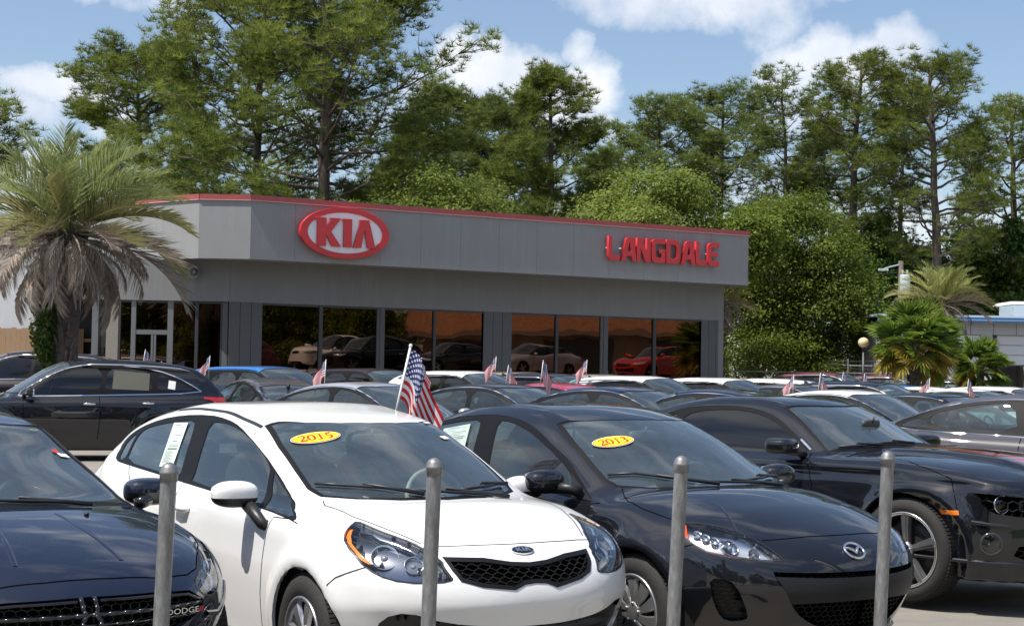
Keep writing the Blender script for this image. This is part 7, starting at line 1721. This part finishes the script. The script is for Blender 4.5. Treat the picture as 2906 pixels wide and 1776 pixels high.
# right part
carp('saloon', 'white', 2395, 24.5, -43, 'white saloon behind the coupe roof', G4, .0)
carp('saloon', 'black', 2635, 25, -40, 'black saloon between the white saloon and the grey one', G4, -.02)
carp('saloon', 'grey', 2925, 18.9, -29, 'grey saloon cut off by the right picture edge', 'cars parked in the front row behind the posts', .03)
GREYR = CARS[-1][1]
carp('suv', 'dkblue', 2455, 34, -38, 'dark blue wagon with a chrome window line in the far rows', G4, -.14)
carp('saloon', 'blue', 2540, 40, 142, 'blue car behind the dark blue wagon', G4, .06)
carp('saloon', 'grey', 2245, 34, -40, 'grey saloon left of the dark blue wagon', G4, .03)
carp('suv', 'white', 2175, 41, 160, 'white suv with a red tail lamp near the chain fence', G4, -.12)
carp('pickup', 'white', 2270, 45, -38, 'white pickup before the chain-link fence', G4, -.32)
carp('pickup', 'red', 2262, 53, -30, 'small red pickup by the chain-link fence', G4, -.22)
carp('suv', 'maroon', 2350, 51, -35, 'maroon suv below the globe lamp', G4, .10)
carp('suv', 'maroon', 2530, 53.4, -35, 'maroon suv behind the large fan palm', G4, .06)
carp('suv', 'silver', 2440, 57, -35, 'silver suv between the two maroon suvs', G4, 0)
carp('suv', 'grey', 2700, 50, -35, 'grey suv under the smaller fan palm', G4, -.05)
carp('saloon', 'white', 2620, 37, -40, 'white saloon with a flag, left of two before the repair shop', G4, .02)
carp('saloon', 'white', 2735, 36, -40, 'white saloon with a flag, right of two before the repair shop', G4, .0)
carp('suv', 'white', 2842, 40, -40, 'white suv before the open repair bay', G4, -.22)
# cars standing outside the view, seen as reflections in the showroom glass
G5 = 'cars in the side lot mirrored in the glass'
RZ = 1.45
for i, (ty, col, x, y, yaw, lb) in enumerate([('saloon', 'silver', 19.1, 34.1, 195, 'silver saloon in the side lot, mirrored in the right panes'), ('pickup', 'red', 27.6, 38.3, 190, 'red pickup in the side lot, mirrored in the rightmost panes'), ('saloon', 'red', 22.2, 38.7, 195, 'red saloon in the side lot, mirrored in the rightmost panes'),
        ('pickup', 'white', 20.0, 22.5, 200, 'white pickup in the side lot, mirrored in the left panes'), ('suv', 'black', 15.8, 27.5, 200, 'black suv in the side lot, mirrored in the left panes'), ('suv', 'maroon', 17.5, 17.5, 200, 'maroon suv in the side lot, mirrored in the left panes'), ('saloon', 'black', 16.5, 31.5, 195, 'black saloon in the side lot, mirrored in the middle panes')]):
    car(ty, col, x, y, yaw, lb, G5, RZ)
finish_cars()
_sf = TMPL[SUVK][1]
for v_, pp, mm in (('L', [(-2.58, 1.47), (-1.98, 1.52), (-1.95, 1.20), (-2.56, 1.18)], mat('form_dim', (.075, .075, .055), .6)), ('L', [(-3.02, 1.34), (-2.90, 1.36), (-2.88, 1.22), (-3.00, 1.20)], mat('form_bright', (.70, .70, .68), .6))):
    q = [_sf.at(v_, a, b) for a, b in pp]; mesh('window_sheet', [p+n*.003 for p, n in q], [(0, 1, 2, 3)], mm, SUVL)
# ------------------------------------------------------------------ flags, lamp, utility pole, fence, repair shop
def flag_mat():
    m = bpy.data.materials.new('flag_cloth'); t = NT(m); uv = t.n('ShaderNodeTexCoord').outputs['UV']; sp = t.n('ShaderNodeSeparateXYZ'); t.l(uv, sp.inputs[0])
    def mth(op, a, b=None, c=None):
        n = t.n('ShaderNodeMath', operation=op)
        for i, v in enumerate((a, b, c)):
            if v is None: continue
            if isinstance(v, (int, float)): n.inputs[i].default_value = v
            else: t.l(v, n.inputs[i])
        return n.outputs[0]
    U, V = sp.outputs[0], sp.outputs[1]
    st = mth('GREATER_THAN', mth('MODULO', mth('MULTIPLY', V, 6.5), 1.0), .5)      # 13 stripes, red at both edges
    col = t.mix(st, (.62, .02, .025), (.80, .80, .80))
    can = mth('MULTIPLY', mth('LESS_THAN', U, .42), mth('GREATER_THAN', V, .4615))
    col = t.mix(can, col, (.022, .028, .16))
    # stars: two offset grids of dots
    su = mth('MULTIPLY', U, 6/.42); sv = mth('MULTIPLY', mth('SUBTRACT', V, .4615), 5/.5385)
    def dots(ou, ov):
        a = mth('SUBTRACT', mth('FRACT', mth('ADD', su, ou)), .5); b = mth('SUBTRACT', mth('FRACT', mth('ADD', sv, ov)), .5)
        ang = mth('ARCTAN2', a, b); r = mth('SQRT', mth('ADD', mth('MULTIPLY', a, a), mth('MULTIPLY', b, b)))
        lim = mth('ADD', mth('MULTIPLY', mth('COSINE', mth('MULTIPLY', ang, 5)), .055), .20); return mth('LESS_THAN', r, lim)
    s = mth('MULTIPLY', mth('MAXIMUM', dots(0, 0), dots(.5, .5)), can); col = t.mix(s, col, (.8, .8, .8))
    t.l(col, t.b.inputs['Base Color']); t.b.inputs['Roughness'].default_value = .75
    tr = t.n('ShaderNodeBsdfTranslucent'); t.l(col, tr.inputs[0]); ms = t.n('ShaderNodeMixShader'); ms.inputs[0].default_value = .35; t.l(t.b.outputs[0], ms.inputs[1]); t.l(tr.outputs[0], ms.inputs[2]); t.l(ms.outputs[0], t.o.inputs[0]); return m
M_FLAG = flag_mat()
def flag(x, y, z, s_, label, rz=0., tilt=.18, first=None):
    if first is not None: e = copy_tree(first); e.location = (x, y, z); e.rotation_euler = (0, tilt, rz); e.scale = (s_,)*3; tag(e, label); return e
    e = empty('car_flag', (x, y, z), rz, label, 'flag', 'small flags clipped to car windows'); e.rotation_euler = (0, tilt, rz); e.scale = (s_,)*3
    b = MB(); b.tube([(0, 0, 0), (0, 0, .52)], .0075, 8); V, F_ = blob((0, 0, .525), (.012, .012, .012), 2, 6); b.add(V, F_); b.build('pole', M_WHT, e, smooth=True)
    # limp cloth: hoist along the pole, fly end hanging down in folds
    n, m = 26, 18; P = np.zeros((n+1, m+1, 3)); UV = np.zeros((n+1, m+1, 2)); Lf, Hf = .50, .32
    for i in range(n+1):
        u = i/n
        for j in range(m+1):
            v = j/m; zh = .505-Hf*(1-v)
            fall = R(50)*min(1, u*3.0); x_ = 0; z_ = zh
            d = u*Lf; x_ = d*cos(fall)*.95+.0; z_ = zh-d*sin(fall)
            fold = sin(u*9+v*2.2)*.022*min(1, u*4)+sin(u*4.2-v*3)*.02*u
            P[i, j] = (x_*(1-.12*(1-v))-.02*(1-v)*u, fold, z_); UV[i, j] = (u, v)
    idx = np.arange((n+1)*(m+1)).reshape(n+1, m+1); F = np.stack([idx[:-1, :-1], idx[1:, :-1], idx[1:, 1:], idx[:-1, 1:]], -1).reshape(-1, 4)
    o = npmesh('cloth', P.reshape(-1, 3), F, M_FLAG, e, smooth=True); uvl = o.data.uv_layers.new(name='UVMap'); lv = F.ravel(); uvl.data.foreach_set('uv', UV.reshape(-1, 2)[lv].astype(np.float32).ravel())
    return e
def FXZ(px, py, Y): return (px-1453)/4500*Y, Y, CAM_H+(1062+(px-1453)*.0178-py)/4500*Y
def flag_at(px, py, Y, s_, label, rz=0., tilt=.18, first=None):
    x, y, z = FXZ(px, py, Y); return flag(x-.52*s_*sin(tilt), y, z-.52*s_*cos(tilt), s_, label, rz, tilt, first)
FL = flag_at(1167, 988, 10.15, 1.02, 'large-looking flag on the white saloon roof edge', .15, .2)
for px, py, Y, lb, rz in [(1199, 1034, 19.5, 'flag half hidden just right of the nearest flag', .4), (921, 1027, 23.5, 'flag on the silver saloon left end', 2.6), (1405, 1018, 31, 'flag above the white suv below the middle pilaster', 2.8), (1446, 1042, 29, 'flag right of the white suv below the middle pilaster', .3),
        (1546, 1029, 24.5, 'flag over the brownish black saloon', .6), (1663, 1027, 33, 'flag leaning over the black crossover', 2.9), (415, 998, 30, 'flag left one behind the black suv roof', .5), (593, 1016, 30, 'flag right one behind the black suv roof', 2.8),
        (2250, 1070, 32, 'flag over the white suv near the fence', 2.6), (2332, 1064, 28, 'flag over the dark blue wagon roof left', .3), (2396, 1062, 42, 'flag below the globe lamp on the left', .3), (2457, 1066, 44, 'flag below the globe lamp on the right', .4),
        (2636, 1078, 35.6, 'flag on the left white saloon before the repair shop', 2.7), (2752, 1082, 34.6, 'flag on the right white saloon before the repair shop', .4)]:
    flag_at(px, py, Y, .55 if Y < 20 else .74, lb, rz, .14 if rz < 1.5 else -.05, FL)
# small grey stand-up sign by the entrance
sgn = empty('entrance_marker', (XC(461, 36), 36, 0), 0, 'small white round-topped marker before the entrance doors', 'sign'); b = MB()
b.prism([(-.05, 0), (.05, 0), (.05, 1.62), (.035, 1.70), (0, 1.74), (-.035, 1.70), (-.05, 1.62)], -.02, .02); b.build('marker', M_WHT, sgn); b = MB(); b.box((0, -.023, 1.60), (.07, .003, .03)); b.build('printed_band', M_TRIM, sgn)
# globe lamp
def globe(px, Y, zc, label):
    e = empty('globe_lamp', (XC(px, Y), Y, 0), 0, label, 'lamp post', 'globe lamps on the lot'); b = MB(); b.tube([(0, 0, 0), (0, 0, zc-.2)], [.045, .035], 10); b.lathe([(.001, zc-.22), (.06, zc-.22), (.07, zc-.16), (.05, zc-.13)], 12); b.build('pole', M_MUL, e, smooth=True)
    V, F_ = blob((0, 0, zc), (.165, .165, .155), 2, 14); mesh('globe', V, F_, mat('globe_plastic', (.72, .56, .32), .35, coat=.3), e, True); return e
globe(2452, 48, HZ(977, 48, 2452), 'globe lamp on a black pole left of the fan palms')
e_ = empty('globe_lamp', (23.2, 41.5, RZ), 0, 'globe lamp in the side lot, mirrored in the panes', 'lamp post', 'globe lamps on the lot'); b = MB(); b.tube([(0, 0, 0), (0, 0, 2.5)], .04, 8); b.build('pole', M_MUL, e_); V, F_ = blob((0, 0, 2.7), (.2, .2, .19), 2, 12); mesh('globe', V, F_, MATS['globe_plastic'], e_, True)
# utility pole with transformer
Y = 70; up_ = empty('utility_pole', (XC(2556, Y), Y, 0), 0, 'wooden utility pole with a grey transformer before the pines', 'utility pole'); zt = HZ(745, Y, 2556)
b = MB(); b.tube([(0, 0, 0), (0, 0, zt)], [.15, .11], 10); b.build('pole', M_BARK2, up_, smooth=True)
b = MB(); zc = HZ(812, Y, 2556); b.lathe([(.001, zc-.42), (.20, zc-.42), (.23, zc-.38), (.23, zc+.36), (.20, zc+.42), (.001, zc+.42)], 16, Matrix.Translation((.12, -.28, 0))); 
for k in (-.1, .1): b.tube([(.12+k, -.28, zc+.4), (.12+k, -.28, zc+.62)], .035, 6)
b.build('transformer', mat('transformer_grey', (.42, .45, .47), .5), up_, smooth=True)
b = MB(); b.tube([(0, 0, zt-.15), (-.5, -.2, zt-.28), (-.8, -.3, zt-.38)], .03, 6); b.box((-.85, -.32, zt-.42), (.42, .14, .10)); b.build('street_light_arm', MATS['transformer_grey'], up_)
b = MB(); b.tube([(0, 0, zt-.3), (1.3, .2, zt-3.2), (1.9, .3, zt-5.4)], .015, 4, False); b.tube([(0, 0, zt-.5), (-6, 2, zt-1.0), (-14, 4, zt-1.2)], .012, 4, False); b.build('guy_wire', M_MUL, up_)
# chain-link fence
M_FEN = galv('fence_steel', .36)
cf = empty('chain_link_fence', (XC(2060, 60), 60, 0), 0, 'galvanised chain-link fence with barbed wire before the wood', 'fence')
x1 = XC(2640, 60)-XC(2060, 60); zf = HZ(1060, 60, 2200); xs = np.arange(0, x1, 1.55)
for i, x in enumerate(xs): b = MB(); h_ = zf+(.55 if x > 3.9 else .03); b.tube([(x, 0, 0), (x, 0, h_)], .032, 6); b.build('fence_post', M_FEN, cf)
b = MB(); b.tube([(0, 0, zf), (x1, 0, zf)], .024, 6); b.build('top_rail', M_FEN, cf); b = MB(); b.tube([(4.6, 0, zf+.28), (x1*.72, 0, zf+.28)], .03, 6); b.build('gate_rail', M_FEN, cf)
b = MB()
for k in range(3): b.tube([(3.9+.6*i, .0, zf+.18+.14*k+.015*sin(i*2.1+k)) for i in range(int((x1-3.9)/.6))], .007, 4, False)
b.build('barbed_wire', M_FEN, cf)['kind'] = 'stuff'
b = MB(); st_ = .14
for i in range(int(x1/st_)):
    b.tube([(i*st_, 0, .1), (i*st_+zf*.9, 0, zf)], .0045, 3, False) if i*st_+zf*.9 < x1 else None; b.tube([(i*st_+zf*.9, 0, .1), (i*st_, 0, zf)], .0045, 3, False) if i*st_+zf*.9 < x1 else None
b.build('wire_mesh', M_FEN, cf)['kind'] = 'stuff'
# repair shop
Y = 60; gs_ = empty('repair_shop', (XC(2505, Y), Y, 0), 0, 'pale block repair shop with a blue roof edge and roller doors', 'building'); XG = lambda px: XC(px, Y)-XC(2505, Y)
M_BLK = stucco('painted_block', (.52, .52, .51), 50); M_BLU = mat('blue_fascia', (.16, .32, .56), .4); M_BLUW = mat('pale_blue_edge', (.52, .64, .76), .5)
zr, ze = HZ(898, Y, 2505), HZ(915, Y, 2505); zd = HZ(953, Y, 2700)
W_ = XG(3100)
def gb(name, x0, x1, y0, y1, z0, z1, m): b = MB(); kbox(b, x0, x1, y0, y1, z0, z1); return b.build(name, m, gs_)
segs = [(0, XG(2655)), (XG(2785), XG(2818)), (XG(2990), W_)]
for i, (a, c) in enumerate(segs): gb('wall_pier', a, c, 0, .2, 0, zd, M_BLK)
gb('wall_beam', 0, W_, 0, .2, zd+.001, ze, M_BLK)
for k in range(7): gb('wall_joint', XG(2560+65*k), XG(2560+65*k)+.02, -.004, .0, zd, ze-.02, M_PIL)
gb('side_wall', 0, .2, .205, 12, 0, ze, M_BLK); gb('fascia_board', -.25, W_+.2, -.42, -.30, ze-.02, zr-.06, M_BLU); gb('roof_edge', -.3, W_+.3, -.47, 12, zr-.055, zr+.02, M_BLUW); gb('gutter', -.25, W_, -.50, -.425, ze+.04, ze+.10, M_BLU)
nsl = 9
for k in range(nsl):
    z0, z1 = 0+zd/nsl*k, zd/nsl*(k+1)-.02
    gb('door_slat', XG(2656), XG(2784), .08, .12, z0, z1, mat('roller_white', (.70, .71, .72), .45)); 
    if k > 5.5: gb('door_slat', XG(2834), XG(2988), .08+.03*(k-6), .12+.03*(k-6), z0, z1, mat('roller_white', (.70, .71, .72), .45))
gb('door_slat_edge', XG(2834), XG(2988), .06, .09, zd*.655, zd*.665, M_PIL)
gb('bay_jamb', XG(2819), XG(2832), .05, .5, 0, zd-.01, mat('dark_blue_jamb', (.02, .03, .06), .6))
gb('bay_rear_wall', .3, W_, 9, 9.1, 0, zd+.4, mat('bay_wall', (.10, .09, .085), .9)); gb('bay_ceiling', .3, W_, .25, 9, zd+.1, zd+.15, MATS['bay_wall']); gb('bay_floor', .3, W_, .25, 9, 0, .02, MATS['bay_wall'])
gb('blue_door', XG(2612), XG(2652), -.03, -.005, 0, 2.35, mat('blue_door_paint', (.05, .22, .60), .4))
gb('tool_bench', XG(2850), XG(2960), 7.4, 8.4, 0, 1.0, mat('dark_blue_jamb', (.02, .03, .06), .6)); gb('tool_chest', XG(2890), XG(2925), 7.3, 8.3, 1.01, 1.9, mat('chest_dark', (.06, .02, .02), .5))
rv_ = empty('roof_unit', (XC(2830, 66), 66, zr), 0, 'white box unit on the repair shop roof at the right edge', 'roof unit'); b = MB(); b.box((2.4, 0, .42), (4.0, 2.0, .55)); b.build('casing', M_WHT, rv_); b = MB(); b.box((2.4, 0, .78), (4.5, 2.3, .12), taper=.94); b.build('cover', M_WHT, rv_); 
# side building across the lot, outside the view: what the showroom glass mirrors
rb = empty('side_shop', (44, 18, RZ), 0, 'low tan shop with an orange tiled band, mirrored in the showroom glass', 'building')
def rbx(name, x0, x1, y0, y1, z0, z1, m): b = MB(); kbox(b, x0, x1, y0, y1, z0, z1); return b.build(name, m, rb)
rbx('wall', 0, 8, -6, 26, 0, 2.7, mat('cream_wall', (.30, .24, .18), .9, var=.15, vscale=2)); rbx('tiled_band', -1.2, 8, -6.4, 26.4, 2.71, 6.2, mat('orange_tiles', (.40, .19, .10), .8, var=.25, vscale=6)); rbx('band_edge', -1.25, 8, -6.4, 26.4, 2.4, 2.705, mat('band_edge_brown', (.16, .11, .08), .7))
for k in range(4): rbx('shop_window', -.03, -.005, -4.5+7.6*k, .3+7.6*k, .3, 2.2, M_MUL)
for i, (x, y, s_) in enumerate([(56, 4, 1.0), (58, 30, .95), (52, -16, 1.0), (40, -26, 1.05), (24, -34, .95), (-20, -30, 1.0), (-42, 0, .95), (2, -40, 1.05), (60, 48, 1.0)]):
    o = copy_tree(src[i % 3]); o.location = (x, y, 0); o.rotation_euler.z = i*1.3; o.scale = (s_,)*3; o['label'] = 'pine standing around the lot outside the view'; o['group'] = 'pines around the lot'
for x, y in ((43, 8), (42, 2), (45, -3), (46, -10), (50, -20), (40, -32), (10, -22), (0, -26), (-10, -22), (-20, -24), (-30, -20)):
    o = copy_tree(BIGLEAF); o.location = (x, y, 0); o.rotation_euler.z = x; o['label'] = 'leafy tree around the lot outside the view'; o['group'] = 'leafy trees around the lot'
_k = 0
for i, x in enumerate(np.arange(-78, 80, 8.5)):
    q = copy_tree(src[i % 3] if i % 2 else BIGLEAF); q.location = (x, -40-5*sin(i*1.7), 0); q.rotation_euler.z = i*2.1; f = .95 if i % 2 else 1.15; q.scale = (f, f, f)
    q['label'] = 'tree of the belt across the road, behind the viewer'; q['group'] = 'trees across the road'
for i, x in enumerate(np.arange(-60, -15, 9)):
    q = copy_tree(BIGLEAF); q.location = (x-12, -34+i*11, 0); q.rotation_euler.z = i*1.3; q['label'] = 'tree of the belt across the road, behind the viewer'; q['group'] = 'trees across the road'
